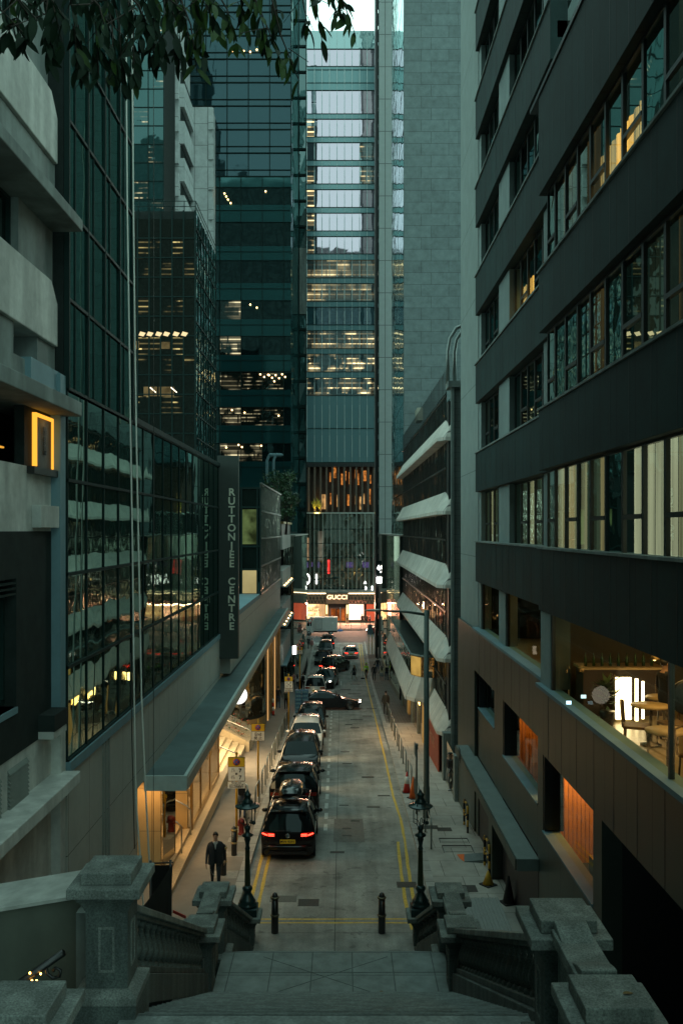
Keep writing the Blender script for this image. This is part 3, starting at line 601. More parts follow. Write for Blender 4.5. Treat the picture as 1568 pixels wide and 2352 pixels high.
# street canopy
cn=thing('street_canopy','long grey metal canopy over the lit shop entrances','canopy',(-5.3,50,CZ-7.4))
cm=mat('canopy_zinc',(.10,.15,.15),.6,.1,var=.15,scale=1.2,stain=.2)
def zc_(d): return CZ-7.36+.012*(d-26.6)
b=MB(); b.hexa([(XG+.03,26.6,zc_(26.6)-.36),(-4.62,26.6,zc_(26.6)-.36),(-4.62,77,zc_(77)-.36),(XG+.03,77,zc_(77)-.36),(XG+.03,26.6,zc_(26.6)),(-4.62,26.6,zc_(26.6)),(-4.62,77,zc_(77)),(XG+.03,77,zc_(77))]); b.build('deck',cm,cn)
b=MB(); e=.05
b.hexa([(-4.70,26.58,zc_(26.6)),(-4.60,26.58,zc_(26.6)),(-4.60,77,zc_(77)),(-4.70,77,zc_(77)),(-4.70,26.58,zc_(26.6)+e),(-4.60,26.58,zc_(26.6)+e),(-4.60,77,zc_(77)+e),(-4.70,77,zc_(77)+e)])
b.box(XG+.03,-4.6,26.54,26.6,zc_(26.6)-.4,zc_(26.6)+e); b.build('edge_trim',mat('canopy_trim',(.5,.6,.58),.5,.2),cn)
b=MB(); b.hexa([(-4.599,26.6,zc_(26.6)-.36),(-4.56,26.6,zc_(26.6)-.36),(-4.56,77,zc_(77)-.36),(-4.599,77,zc_(77)-.36),(-4.599,26.6,zc_(26.6)-.01),(-4.56,26.6,zc_(26.6)-.01),(-4.56,77,zc_(77)-.01),(-4.599,77,zc_(77)-.01)]); b.build('fascia',mat('canopy_fascia',(.34,.31,.26),.6),cn)
for k in range(14):
    b=MB(); y=28+k*3.4; b.box(-5.3,-4.9,y,y+.9,zc_(y)-.39,zc_(y)-.362); b.build('downlight',emat('shop_downlight',(1,.68,.36),9),cn)
# blade sign
bs=thing('blade_sign','tall dark blade sign reading RUTTONJEE CENTRE downwards','sign',(-5.4,43,CZ-6.2))
part(bs,'sign_body',mat('sign_dark_green',(.045,.06,.052),.6,var=.1),(-5.98,-4.97,43.0,43.45,CZ-6.2,CZ+3.6),bevel=.01)
ls='RUTTONJEE CENTRE'; ym=1130
for i,ch in enumerate(ls):
    if ch==' ': continue
    Y=1131+i*20.55
    text('letter',ch,mat('letter_pale',(.85,.86,.7),.5),.50,(cx(532,43)+5.4,-.004,cz(Y,43)-(CZ-6.2)),FACE,bs,ext=.01,bold=.012)
# recessed lit shops under canopy
warmwall=brickmat('tan_stone_panel',(.42,.28,.12),'y',1.45,1.35,.008,0,.05,rough=.5,var=.06,joint=.3,origin=(-7.4,.2))
tanx=brickmat('tan_stone_side',(.42,.28,.12),'x',1.45,1.35,.008,0,.05,rough=.5,var=.06,joint=.3)
sh=thing('shop_entrance','lit stone shop entrance with steps, steel handrails and glass side panel','shop',(-6.5,30,0))
part(sh,'portal_panel',warmwall,(-9,-5.68,28.0,28.25,0,CZ-7.72))
part(sh,'back_wall',warmwall,(-9,-5.52,32.0,32.2,0,CZ-7.72))
b=MB(); b.quad((-5.66,28.25,.1),(-5.5,29.6,.1),(-5.5,29.6,3.2),(-5.66,28.25,3.2)); b.build('glass_panel',glassmat('smoked_glass',(.02,.018,.012),.25,(1,.9,.7),wave=.01),sh)
stn=mat('warm_stone_step',(.45,.34,.2),.6,var=.2,scale=12,bump=.1)
for k in range(6): part(sh,'step',stn,(-5.42-.33*(k+1),-5.42-.33*k,28.3,32,0,.14+.15*(k+1)))
part(sh,'threshold_kerb',stn,(-5.42,-5.1,26.0,40,-.3,.17),(-5.42,-5.0,40,44,-.5,.0))
for y in (29.9,31.7):
    b=MB(); b.tube([(-5.35,y,.1),(-5.35,y,1.05),(-5.5,y,1.2),(-7.2,y,2.1)],.028,8); b.tube([(-6.6,y,1.0),(-6.6,y,1.78)],.02,6); b.build('handrail',M['steel'],sh)
# vitrines
vt=thing('shop_window','tall warmly lit shop window with displays behind glass','shop window',(-5.4,35,0))
cg=clearglass('shop_glass',.12,(1,.97,.9),(.85,.85,.8))
for y0,y1 in ((32.3,34.2),(34.3,36.6),(36.7,39.2)):
    p=pane(vt,-5.4,y0,y1,.35,CZ-7.8,cg,'glass',.002)
part(vt,'window_frame',M['brass'],(-5.46,-5.36,32.2,32.3,.1,CZ-7.7),(-5.43,-5.37,34.2,34.3,.3,CZ-7.7),(-5.43,-5.37,36.6,36.7,.3,CZ-7.7),(-5.43,-5.37,39.2,39.3,.3,CZ-7.7),(-5.46,-5.36,32.3,39.2,.16,.35))
part(vt,'display_back',tanx,(-7.1,-7.0,32.2,39.4,0,CZ-7.8)); part(vt,'display_floor',stn,(-7,-5.4,32.2,39.4,-.1,.3)); part(vt,'side_wall',warmwall,(-7,-5.4,39.3,39.5,0,CZ-7.8))
for k,(y,z) in enumerate(((33.2,1.8),(35.1,1.4),(36,2.2),(38,1.7))):
    b=MB(); b.lathe([(.02,.3),(.22,.32),(.06,.6),(.05,z-.5),(.2,z-.35),(.24,z-.1),(.1,z),(.0,z+.02)],(-6.2,y,0),10); b.build('display_stand',mat('cream_display',(.6,.5,.36),.5),vt)
area('lamp_shop',(-6.2,36,CZ-8.0),4.5,130,(1,.66,.32),(0,0,0),1.2)
# wide lit steps
ws=thing('lit_steps','wide cream stone steps with steel handrails and flower planters','steps',(-6,47,0))
cream=brickmat('cream_stone',(.52,.44,.3),'z',.9,.7,.006,.5,.15,rough=.5,var=.12,joint=.6)
zb=RZ(46)
for k in range(12): part(ws,'step',cream,(-5.4-.36*(k+1),-5.4-.36*k,43.4,50.2,zb-.6,zb+.1+.15*(k+1)))
for k in range(3):
    y=50.3+k*1.3
    b=MB(); b.hexa([(-9,y,zb-.8),(-5.2,y,zb-.8),(-5.2,y+1.2,zb-.8),(-9,y+1.2,zb-.8),(-9,y,zb+2.3),(-5.2,y,zb+.35),(-5.2,y+1.2,zb+.35),(-9,y+1.2,zb+2.3)]); b.build('planter',cream,ws)
for y in (44.6,50.1):
    b=MB(); b.tube([(-5.0,y,zb),(-5.0,y,zb+1.0),(-5.25,y,zb+1.15),(-9,y,zb+2.75)],.035,8); b.tube([(-7.1,y,zb+.9),(-7.1,y,zb+1.9)],.02,6); b.build('handrail',M['steel'],ws)
part(ws,'end_wall',tanx,(-9.6,-9.5,43.4,56,zb,CZ-7.4))
fl=[mat('flower_leaf',(.03,.08,.02),.7,var=.4,scale=20),mat('flower_red',(.45,.08,.04),.6,var=.3,scale=20)]
for k in range(3):
    b=MB(); 
    for q in range(160):
        x=random.uniform(-8.6,-5.5); y=50.45+k*1.3+random.uniform(0,.9); z=zb+.35+(-5.2-x)*.513+random.uniform(.0,.3)
        s_=random.uniform(.06,.12); a=random.uniform(0,6.28); dx,dy=math.cos(a)*s_,math.sin(a)*s_
        b.add([(x-dx,y-dy,z),(x+dy*.5,y-dx*.5,z+s_*.4),(x+dx,y+dy,z+s_*.7),(x-dy*.5,y+dx*.5,z+s_*.5)],[(0,1,2,3)],1 if random.random()<.28 else 0)
    tag(b.build('flower_bed',fl),['red flowers in the lowest planter by the lit steps','red flowers in the middle planter by the lit steps','red flowers in the farthest planter by the curved shop'][k],'flowers')
area('lamp_steps',(-6.6,46.5,CZ-7.9),5,620,(1,.72,.38),(0,0,0),1.6)
area('lamp_entrance',(-6.8,30,CZ-8.1),2.5,80,(1,.62,.25),(0,0,0),1.2)
area('lamp_portal',(-6.0,27.4,CZ-7.9),1.2,22,(1,.6,.25),(0,0,0),.6)
# curved glass shop + round lamp
cs=thing('curved_shop','curved glass corner shop raised on a tan stone base','shop',(-6.4,58,0))
def arc(r,n=12,c=(-7.6,58.6)): return [(c[0]+r*math.cos(a),c[1]+r*math.sin(a)) for a in [R(-100)+R(110)*i/n for i in range(n+1)]]
b=MB(); A_=arc(2.6); z0,z1=RZ(57)-.2,RZ(57)+1.2
for (xa,ya),(xb,yb) in zip(A_,A_[1:]): b.quad((xa,ya,z0),(xb,yb,z0),(xb,yb,z1),(xa,ya,z1))
b.build('stone_base',tanx,cs)
b=MB()
for (xa,ya),(xb,yb) in zip(A_,A_[1:]): b.quad((xa,ya,z1),(xb,yb,z1),(xb,yb,CZ-7.3),(xa,ya,CZ-7.3))
b.build('curved_glass',glassmat('curved_glass',(.03,.03,.02),.3,(1,.95,.8),wave=.03),cs)
b=MB()
A2=arc(2.64)
for (xa,ya),(xb,yb) in zip(A2,A2[1:]): b.quad((xa,ya,z1-.12),(xb,yb,z1-.12),(xb,yb,z1+.06),(xa,ya,z1+.06))
b.build('sill_band',M['dark_wall'],cs)
rl=thing('round_lamp','large round white globe lamp glowing below the canopy edge','lamp',(-6.3,55,CZ-9.9))
b=MB(); b.lathe([(.02,-.12),(.5,-.10),(.56,0),(.5,.08),(.02,.1)],(cx(547,55.2),55.2,cz(1597,55.2)),28,axis='y'); b.build('disc',emat('globe_white',(1,.95,.86),1.6),rl)
b=MB(); b.lathe([(.53,-.06),(.6,0),(.56,.09),(.5,.11)],(cx(547,55.2),55.26,cz(1597,55.2)),28,axis='y'); b.build('rim',M['black'],rl)
part(rl,'bracket',M['black'],(cx(547,55.2)-.5,cx(547,55.2)-.04,55.3,55.4,cz(1597,55.2)-.04,cz(1597,55.2)+.04))
# further shopfronts below canopy
fs=thing('shop_row','row of dark and lit shopfronts below the far half of the canopy','shop',(-6,68,-2))
sg_=glassmat('shopfront_glass',(.02,.02,.016),.3,(1,.92,.8),wave=.02)
for k,(y0,y1,mm) in enumerate(((57.5,60.5,sg_),(61,64,sg_),(64.5,67,sg_),(67.5,71,sg_),(71.4,75,sg_))):
    pane(fs,-5.35,y0,y1,RZ(y0)-.2,CZ-7.1,mm,'shopfront_glass')
part(fs,'pier',tanx,*[(-5.9,-5.15,y,y+.5,RZ(y)-.3,CZ-7.0) for y in (60.5,64,67,71,75)])
part(fs,'lit_column',emat('lit_column',(1,.55,.2),.5),*[(-5.2,-5.12,y,y+.12,RZ(y)+.2,CZ-7.5) for y in (62.5,69)])
# ---------------- glass box set back behind the sign
XB=-5.4
gb=thing('glass_box_building','black glass block with ribbed side and lit green and cream rooms','building',(-8,68,0))
roomA=emat('room_green_lit',(.5,.72,.25),.15,1,(1.2,1,1.2),.15); roomB=emat('room_cream_lit',(.9,.75,.33),.42,1,(.5,1,.4),.6)
bx0,bx1=cx(548,59.3),XB; zz=[cz(1365,59.3),cz(1266,59.3),cz(1164,59.3),cz(1121,59.3)+.0]
zz=[cz(1365,59.3),cz(1308,59.3),cz(1255,59.3),cz(1165,59.3),cz(1121,59.3)]
part(gb,'core',M['dark_wall'],(-14,XB-.08,59.4,79,CZ-7,CZ+2.75))
fr=[(zz[0],zz[1],roomB),(zz[1],zz[2],gdark),(zz[2],zz[3]+.0,gdark),(zz[3],zz[4],gdark)]
xs=[cx(548,59.3),cx(555,59.3),cx(591,59.3),XB]
for z0,z1,mm in fr:
    for xa,xb in ((xs[1],xs[2]),(xs[0]-1.5,xs[0]),(xs[2],xs[3])):
        pane(gb,59.3,xa+.03,xb-.03,z0+.06,z1-.06,mm if xa==xs[1] else gdark,'window',.002,'y')
p=pane(gb,59.27,xs[1]+.05,xs[2]-.05,cz(1250,59.3),cz(1170,59.3),roomA,'lit_room',.001,'y')
b=MB()
for x in xs[:]: b.box(x-.05,x+.05,59.2,59.3,zz[0],zz[-1])
for z in zz: b.box(xs[0]-1.5,XB,59.18,59.3,z-.06,z+.06)
b.build('mullion_grid',M['frame'],gb)
rib=glassmat('ribbed_glass',(.03,.04,.035),.45,(.75,.8,.7),wave=.12,wscale=2.4)
for j in range(4):
    for k in range(4): pane(gb,XB,59.3+k*4.9,59.3+(k+1)*4.9,zz[0]+j*1.85,zz[0]+(j+1)*1.85-.0,rib,'window',.01)
b=MB()
for k in range(40): b.box(XB,XB+.02,59.3+k*.5,59.36+k*.5,zz[0],zz[0]+7.4)
for j in range(5): b.box(XB-.02,XB+.09,59.3,79,zz[0]+j*1.85-.05,zz[0]+j*1.85+.05)
b.build('vertical_fins',mat('fin_grey',(.1,.13,.12),.4,.4),gb)
part(gb,'terrace',M['blue_wall'],(-9,XB,43.5,59.3,CZ-4.5,CZ-4.22))
# ---------------- white balcony house further down
wh=thing('balcony_building','narrow white and black balcony building with rows of round warm lamps','building',(-7,85,0))
XH=-5.6
part(wh,'core',M['dark_wall'],(-14,XH-.6,79.3,92,-5,CZ+.3)); 
zt=[(cz(1230,80),cz(1262,80)),(cz(1311,80),cz(1346,80)),(cz(1391,80),cz(1436,80)),(cz(1480,80),cz(1525,80))]
for z1,z0 in zt: part(wh,'white_balcony',WW,(-14,XH+.35,79.2,92.2,z0,z1))
part(wh,'louvre_box',brickmat('louvre_brown',(.07,.06,.045),'y',30,.12,.03,0,.1,joint=.3),(-14,XH+.3,79.2,92,cz(1230,80)+.003,cz(1203,80)))
part(wh,'cap',M['brass'],(-14,XH+.5,79.1,92,cz(1203,80)+.003,cz(1198,80)))
part(wh,'side_pier',WW,(-14,XH-.5,79.15,79.3,-4,CZ+.5))
for j,(z1,z0) in enumerate(zt[1:]):
    part(wh,'awning_ledge',M['blue_wall'],(XH,XH+.75,79.4,92.2,z0-.12,z0-.003))
for j,zl in enumerate((0,0)):
    for k in range(5):
        b=MB(); b.ball((XH+.5,80.2+k*2.8,zt[j+1][1]+.05),.075,8); b.build('globe_lamp',emat('globe_amber',(1,.58,.22),8),wh)
part(wh,'white_sign',emat('white_sign_light',(1,.95,.9),5),(cx(672,79),cx(680,79),78.9,79.05,cz(1503,79),cz(1484,79)))
# ---------------- ribbed glass corner block, left
rbk=thing('ribbed_glass_block','tall ribbed mirror glass corner block beside the street junction','building',(-7,105,0))
rg=glassmat('rib_mirror',(.09,.115,.1),.38,(.8,.85,.78),wave=.0)
def ribwall(par,x,y0,y1,z0,z1,step,dep,m,side,nm='ribbed_wall'):
    b=MB(); n=int((y1-y0)/step); 
    for k in range(n):
        a=y0+k*step; q=[(x,a),(x+side*dep,a+step*.3),(x+side*dep*.6,a+step*.7),(x,a+step)]
        for (xa,ya),(xb,yb) in zip(q,q[1:]): b.quad((xa,ya,z0),(xb,yb,z0),(xb,yb,z1),(xa,ya,z1))
    return b.build(nm,m,par)
ribwall(rbk,-4.97,93,129,-6,cz(1232,93),.9,.035,rg,1)
b=MB(); n=9
for k in range(n): b.quad((-6.14+k*.13,93-.04*(k%2),-6),(-6.01+k*.13,93-.04*((k+1)%2),-6),(-6.01+k*.13,93-.04*((k+1)%2),cz(1232,93)),(-6.14+k*.13,93-.04*(k%2),cz(1232,93)))
b.build('front_wall',rg,rbk); part(rbk,'core',M['dark_wall'],(-16,-5.04,93.1,129,-6,cz(1233,93)))
part(rbk,'roof_edge',mat('light_metal_edge',(.35,.33,.3),.5,.3),(-16,-4.8,92.9,129,cz(1232,93),cz(1229,93)))
# ---------------- dark glass box behind
dbx=thing('dark_glass_building','black glass office block with a roof rail and scattered lit floors','building',(-16,85,0))
DX0,DX1=cx(290,75),cx(448,75)
black_g=glassmat('black_glass',(.004,.006,.005),.035,(.7,.8,.7),wave=.02,emit=None)
lit_b=glassmat('black_glass_lit',(.004,.006,.005),.035,(.7,.8,.7),wave=.02,emit=('o',(1,.78,.3),1.0,'y',(0,0,1.6,.5,.2,.55,0,.7,.9,.02)))
b=MB()
nx=6; xs=[DX0+(DX1-DX0)*k/nx for k in range(nx+1)]; z=[cz(1050,75)+k*1.955 for k in range(-2,11)]
ztop=cz(483,75)
for j in range(13):
    z0=cz(1040,75)+(j-1)*1.64; z1=z0+1.64
    if z0>=ztop: break
    for i in range(nx): pane(dbx,75,xs[i],xs[i+1],z0,min(z1,ztop),lit_b if (j in (3,5,6,8,10,11) and (i*7+j*3)%5<3) else black_g,'window',.006,'y')
b=MB()
for x in xs: b.box(x-.06,x+.06,74.93,75,cz(1060,75),ztop)
for j in range(13): b.box(DX0,DX1,74.92,75,min(ztop,cz(1040,75)+(j-1)*1.64)-.05,min(ztop,cz(1040,75)+(j-1)*1.64)+.05)
b.build('mullion_grid',M['frame'],dbx)
mir=glassmat('side_mirror_glass',(.01,.02,.02),.5,(.7,.9,.85),wave=.09,wscale=.9)
for j in range(13):
    for k in range(4):
        z0=cz(1040,75)+(j-1)*1.955
        if z0<ztop: pane(dbx,DX1+.02,75+k*3,75+(k+1)*3,z0,min(z0+1.955,ztop),mir,'window',.02)
b=MB()
for k in range(9): b.box(DX1,DX1+.09,75+k*1.5-.04,75+k*1.5+.04,CZ,ztop)
for j in range(14): b.box(DX1,DX1+.09,75,87,min(ztop,CZ+j*1.955)-.04,min(ztop,CZ+j*1.955)+.04)
b.build('side_mullion_grid',M['frame'],dbx)
part(dbx,'core',M['dark_wall'],(-30,DX1,75.1,87,-4,ztop-.02))
b=MB()
for z in (.45,.9): b.tube([(DX0,75.3,ztop+z),(DX1,75.3,ztop+z),(DX1,87,ztop+z)],.035,5)
for k in range(7): b.tube([(DX0+(DX1-DX0)*k/6,75.3,ztop),(DX0+(DX1-DX0)*k/6,75.3,ztop+.9)],.035,5)
b.build('roof_rail',M['frame'],dbx)
for px,pz in ((327,767),(345,767),(365,767),(383,767),(405,767),(424,767)):
    b=MB(); x=cx(px,75); z=cz(pz,75); b.quad((x-.3,74.9,z-.12),(x+.1,74.9,z-.22),(x+.3,74.9,z+.08),(x-.15,74.9,z+.2)); b.build('ceiling_light',emat('ceil_amber',(1,.75,.4),.9),dbx)
for px0,px1,py0,py1 in ((300,320,783,802),(328,361,800,802),(367,390,785,801),(330,361,888,910),(365,400,888,910)):
    b=MB(); b.quad((cx(px0,75),74.97,cz(py1,75)),(cx(px1,75),74.97,cz(py1,75)),(cx(px1,75),74.97,cz(py0,75)),(cx(px0,75),74.97,cz(py0,75))); b.build('lit_room',emat('lit_room_dim',(.9,.7,.3),.16,1,(.8,1,.8),.3),dbx)
for px,py in ((354,895),(402,895)):
    b=MB(); x=cx(px,75); z=cz(py,75); b.quad((x-.35,74.88,z+.15),(x-.3,74.88,z+.22),(x+.2,74.88,z-.22),(x+.15,74.88,z-.28)); b.build('ceiling_light',emat('ceil_strip',(1,.85,.6),2.2),dbx)
gt2=thing('teal_glass_block','dark teal glass block rising between the black glass office and pale tower','building',(-25,92,0))
tgb=glassmat('teal_block_glass',(.008,.03,.03),.07,(.5,.85,.85),wave=.03,wscale=.4)
lit_t=glassmat('teal_block_lit',(.008,.03,.03),.07,(.5,.85,.85),wave=.03,emit=('o',(1,.82,.45),.6,'y',(0,0,1.2,.8,.12,.8,.0,.6,1,.02)))
for j in range(16):
    for k in range(4):
        xa=cx(376,92)-(k+1)*1.6; pane(gt2,92,xa,xa+1.6,cz(500,92)+j*1.9,cz(500,92)+(j+1)*1.9,lit_t if (j*5+k*3)%7<2 else tgb,'window',.006,'y')
b=MB()
for k in range(5): b.box(cx(376,92)-k*1.6-.04,cx(376,92)-k*1.6+.04,91.93,92,CZ+20,CZ+70)
for j in range(17): b.box(cx(376,92)-6.4,cx(376,92),91.93,92,cz(500,92)+j*1.9-.04,cz(500,92)+j*1.9+.04)
b.build('mullion_grid',M['frame'],gt2)
part(gt2,'core',M['dark_wall'],(-36,cx(376,92)-.05,92.1,98.5,0,CZ+64))
# ---------------- stepped pale tile tower
pt_=thing('pale_stepped_tower','pale tiled stepped tower with stacked bay windows and stained seams','building',(-20,110,0))
pal=brickmat('pale_tile',(.6,.64,.63),'y',1.6,2.6,.04,0,.1,rough=.6,var=.14,joint=.45); palx=brickmat('pale_tile_side',(.6,.64,.63),'x',1.6,2.6,.04,0,.1,rough=.6,var=.14,joint=.45)
tg=glassmat('tower_window_glass',(.02,.04,.04),.3,(.7,.95,.95))
XA=cx(402,100)
part(pt_,'body',pal,(-34,XA-.8,100,117,10,cz(50,100)),(-40,XA,101,118,10,cz(-10,100)))
for k in range(7):
    zt_=cz(491+0-74*k,100); 
    part(pt_,'bay_box',pal,(cx(376,100),cx(398,100),99.0,100,zt_-1.9,zt_+.1))
    pane(pt_,99.6,cx(376,100),cx(396,100),zt_+.12,zt_+1.6,tg,'bay_window',.01,'y')
    part(pt_,'bay_fin',pal,(cx(400,100),cx(411,100),99.6,100,zt_-2.6+.9,zt_+.6+.3))
XS=cx(411,100)
part(pt_,'wing',palx,(-34,XS,100.5,107,10,cz(60,100)))
for k in range(6):
    z0=cz(615-86*k,100); 
    part(pt_,'ribbon_window',M['dark_wall'],(XS,XS+.12,100.9,107,z0,z0+1.5)); part(pt_,'ribbon_sill',palx,(XS,XS+.5,100.6,107,z0-2.6,z0-.003))
XE=cx(487,107)
part(pt_,'rear_wing',pal,(-34,XE,107,109.8,5,cz(245,107)))
part(pt_,'chamfer_pier',pal,*[(XE-.4,XE+.2,106.7,107,5+k*3.6,5+k*3.6+2.6) for k in range(16)])
# ---------------- blue-green glass slab tower
bt=thing('blue_glass_tower','large teal glass tower with dark window bands, lower floors lit','building',(-12,115,0))
BX0,BX1=cx(452,110),cx(668,110)
DB=110.
spn=glassmat('teal_spandrel',(.010,.05,.054),.07,(.4,.9,.9),wave=.02,wscale=.3,rough=.06)
vis=glassmat('teal_vision',(.003,.010,.011),.05,(.5,.85,.85),wave=.04,wscale=.25)
upper=glassmat('teal_upper',(.008,.024,.028),.045,(.45,.75,.85),wave=.03,wscale=.3)
lit_o=glassmat('office_lit',(.01,.015,.012),.10,(.6,.9,.9),wave=.02,emit=('o',(1,.86,.5),.75,'y',(0,0,2.0,1.1,.12,.5,.0,.55,1,.12)))
part(bt,'core',M['dark_wall'],(-60,BX1-.1,DB+.1,128,-5,cz(-60,DB)))
lit_s=glassmat('office_sparse',(.008,.012,.01),.06,(.6,.9,.9),wave=.02,emit=('o',(1,.86,.5),.3,'y',(0,0,1.3,.9,.12,.9,.0,.7,1,.03)))
rows=[(430,470),(510,565),(598,650),(690,733),(772,815),(853,895),(935,977),(1018,1060)]
mod=(BX1-BX0)/5.0*1.0; nb=7; xw=[BX1-.9-k*2.62 for k in range(nb+1)]
prev=cz(405,DB)
yy=405
for ri,(a,c) in enumerate(rows):
    part(bt,'spandrel',spn,(BX0-30,BX1,DB-.02,DB+.1,cz(a,DB),prev)); 
    for k in range(nb):
        m_=vis
        if ri>=3:
            pat={3:(2,),4:(2,),5:(2,),6:(2,),7:(2,1)}[ri]
            if k in pat: m_=lit_o
            elif ri in (5,6) and k<2: m_=lit_s
        pane(bt,DB+.02,xw[k+1],xw[k],cz(c,DB),cz(a,DB),m_,'window',.01,'y')
    pane(bt,DB+.02,xw[0],BX1,cz(c,DB),cz(a,DB),vis,'window',.0,'y'); 
    pane(bt,DB+.02,BX0-30,xw[-1],cz(c,DB),cz(a,DB),vis,'window',.0,'y')
    prev=cz(c,DB)
part(bt,'spandrel',spn,(BX0-30,BX1,DB-.02,DB+.1,cz(1120,DB),prev))
for k in range(9):
    y0=405-54*k; 
    for q in range(9): pane(bt,DB,BX1-(q+1)*2.7,BX1-q*2.7,cz(y0,DB),cz(y0-54,DB),upper,'glass_panel',.02,'y')
b=MB()
for k in range(10): b.box(BX0-1,BX1,DB-.12,DB,cz(405-54*k,DB)-.06,cz(405-54*k,DB)+.06); b.box(BX0-1,BX1,DB-.12,DB,cz(390-54*k,DB)-.04,cz(390-54*k,DB)+.04)
for k in range(20): b.box(BX1-k*2.62/1-.05,BX1-k*2.62+.05,DB-.12,DB,cz(405,DB),cz(-60,DB))
for k in range(8): b.box(BX1-.9-k*2.62-.04,BX1-.9-k*2.62+.04,DB-.1,DB,cz(1110,DB),cz(405,DB))
for (a,c) in rows: b.box(BX0-1,BX1,DB-.1,DB,cz(a,DB)-.03,cz(a,DB)+.03); b.box(BX0-1,BX1,DB-.1,DB,cz(c+13,DB)-.03,cz(c+13,DB)+.03)
b.build('mullion_grid',M['frame'],bt)
for px,py in [(x,y) for x,y in ((535,118),(545,122),(560,118),(575,120),(590,115),(606,121),(622,117),(516,445),(520,452),(524,459),(530,467),(610,440),(598,860),(607,866),(616,861),(625,868),(633,862),(641,869),(648,860),(655,866),(520,1028),(548,1022),(556,1027),(600,1024),(640,955),(533,942),(562,948),(618,862),(630,876),(575,700),(590,707))]:
    b=MB(); b.ball((cx(px,DB),DB-.2,cz(py,DB)),.11,6); b.build('ceiling_spot',emat('spot_warm',(1,.6,.25),5),bt)
# side strip + slim fin tower
sideg=glassmat('teal_side',(.008,.028,.028),.14,(.55,.78,.78),wave=.06,wscale=.4)
for k in range(30): pane(bt,BX1,DB,128,-4+k*3.7,-4+(k+1)*3.7-.1,sideg,'side_window',.03)
ft=thing('slim_glass_tower','slim teal glass corner tower with pale stone section halfway up','building',(-6,132,0))
FX0,FX1=cx(686,130),cx(703,130)
part(ft,'core',M['dark_wall'],(FX0-4,FX1-.05,130.1,131,-5,95))
for k in range(26):
    z0=cz(1230,130)+k*3.75; mm=sideg
    pane(ft,130,FX0,FX1,z0+.25,z0+3.5,mm,'window',.03,'y')
b=MB()
for k in range(27): b.box(FX0,FX1,129.85,130,cz(1230,130)+k*3.75-.1,cz(1230,130)+k*3.75+.2)
b.box(FX0-.06,FX0+.06,129.8,130,0,95); b.box(FX1-.06,FX1+.06,129.8,130,0,95); b.build('mullion_grid',M['frame'],ft)
part(ft,'stone_section',M['grey_wall'],(FX0+.1,FX1+.02,129.75,129.84,cz(722,130),cz(570,130)))
area_dummy=0
# ================================================================ RIGHT: banded office building (near wing + tall wing)
CN,CF=4.7,5.1; DSTEP=21.3
off=thing('banded_office_building','dark banded office block with lit curtains and a metal clad restaurant floor','building',(9,20,0))
ROWS=[(-1.9,-3.63)]+[(1.42+3.28*k,-.44+3.28*k) for k in range(8)]     # (top,bottom) of window rows relative to camera height
band=brickmat('dark_slate_band',(.010,.030,.029),'x',.98,40,.016,0,.5,rough=.7,spec=.25,var=.3,joint=.2,origin=(13.3,0),nscale=.9)
metal=brickmat('bronze_metal_clad',(.06,.078,.064),'x',1.22,40,.012,0,.15,rough=.42,metal=.4,var=.1,joint=.2,origin=(13.5,0),rvar=.08)
pier=mat('pale_concrete_pier',(.23,.29,.28),.8,var=.12,scale=2.2,bump=.12,bscale=35,stain=.15)
ROOFN=CZ+10.3
# near wing bands
for (t,b0),(t2,b2) in zip(ROWS,ROWS[1:]):
    z0,z1=CZ+t,min(CZ+b2,ROOFN) 
    if z0<ROOFN: part(off,'dark_band',band,(CN,CN+.3,2,DSTEP,z0,z1 if t2<10 else ROOFN),bevel=.008)
for (t,b0),(t2,b2) in zip(ROWS,ROWS[1:]):
    part(off,'dark_band',band,(CF-.12,CF+.3,DSTEP+.0,33.2,CZ+t,CZ+b2),bevel=.01)
part(off,'dark_band',band,(CF-.12,CF+.3,22.2,33.2,CZ+ROWS[-1][0],CZ+ROWS[-1][0]+1.5))
part(off,'metal_band',metal,(CN,CN+.3,2,DSTEP,CZ-5.24,CZ-3.72)); part(off,'metal_band',metal,(CF-.12,CF+.3,DSTEP,33.6,CZ-5.24,CZ-3.72))
part(off,'window_sill',M['blue_wall'],(CN-.08,CN+.3,2,DSTEP,CZ-3.717,CZ-3.63),(CF-.2,CF+.3,DSTEP+.01,33.5,CZ-3.717,CZ-3.63))
b=MB()
for t,b0 in ROWS[1:]:
    if b0<9: b.box(CN-.05,CN+.25,2,DSTEP,CZ+b0-.002,CZ+b0+.05)
    b.box(CF-.17,CF+.25,DSTEP+.01,33.2,CZ+b0-.002,CZ+b0+.05)
b.build('sill_strip',M['grey_wall'],off)
part(off,'roof_parapet',M['black'],(CN-.04,CN+.34,2,22.1,ROOFN,ROOFN+.1))
part(off,'roof',M['dark_wall'],(CN+.3,22,2,22.2,ROOFN-.3,ROOFN-.05))
pj=brickmat('concrete_end_wall','x' and (.23,.28,.265),'x',9,3.28,.012,0,.02,rough=.85,var=.1,joint=.35,origin=(30,CZ-2.2+1.2),nscale=1.2)
part(off,'end_wall',pj,(CF,20,33.3,38.2,-1,CZ+42)); part(off,'end_wall',metal,(CF-.1,CF,33.6,38.3,-.6,CZ-3.75))
part(off,'set_back_wall',pier,(CF+.1,24,22.2,22.5,ROOFN-.05,CZ+42))
part(off,'air_unit',M['white_wall'],(6.05,6.6,21.6,22.2,CZ+11.9,CZ+12.9)); part(off,'air_pipe',M['galv'],(5.9,5.95,21.9,21.95,CZ+11,CZ+13.6))
part(off,'core',M['dark_wall'],(CF+3.0,24,2,38.2,-1,CZ-5.3),(CF+4.5,24,22.5,38.2,CZ-5.3,CZ+42),(CN+7,24,2,22.2,CZ-5.3,ROOFN-.3),(CF+.3,CF+3,33,38.2,-1,CZ+40))
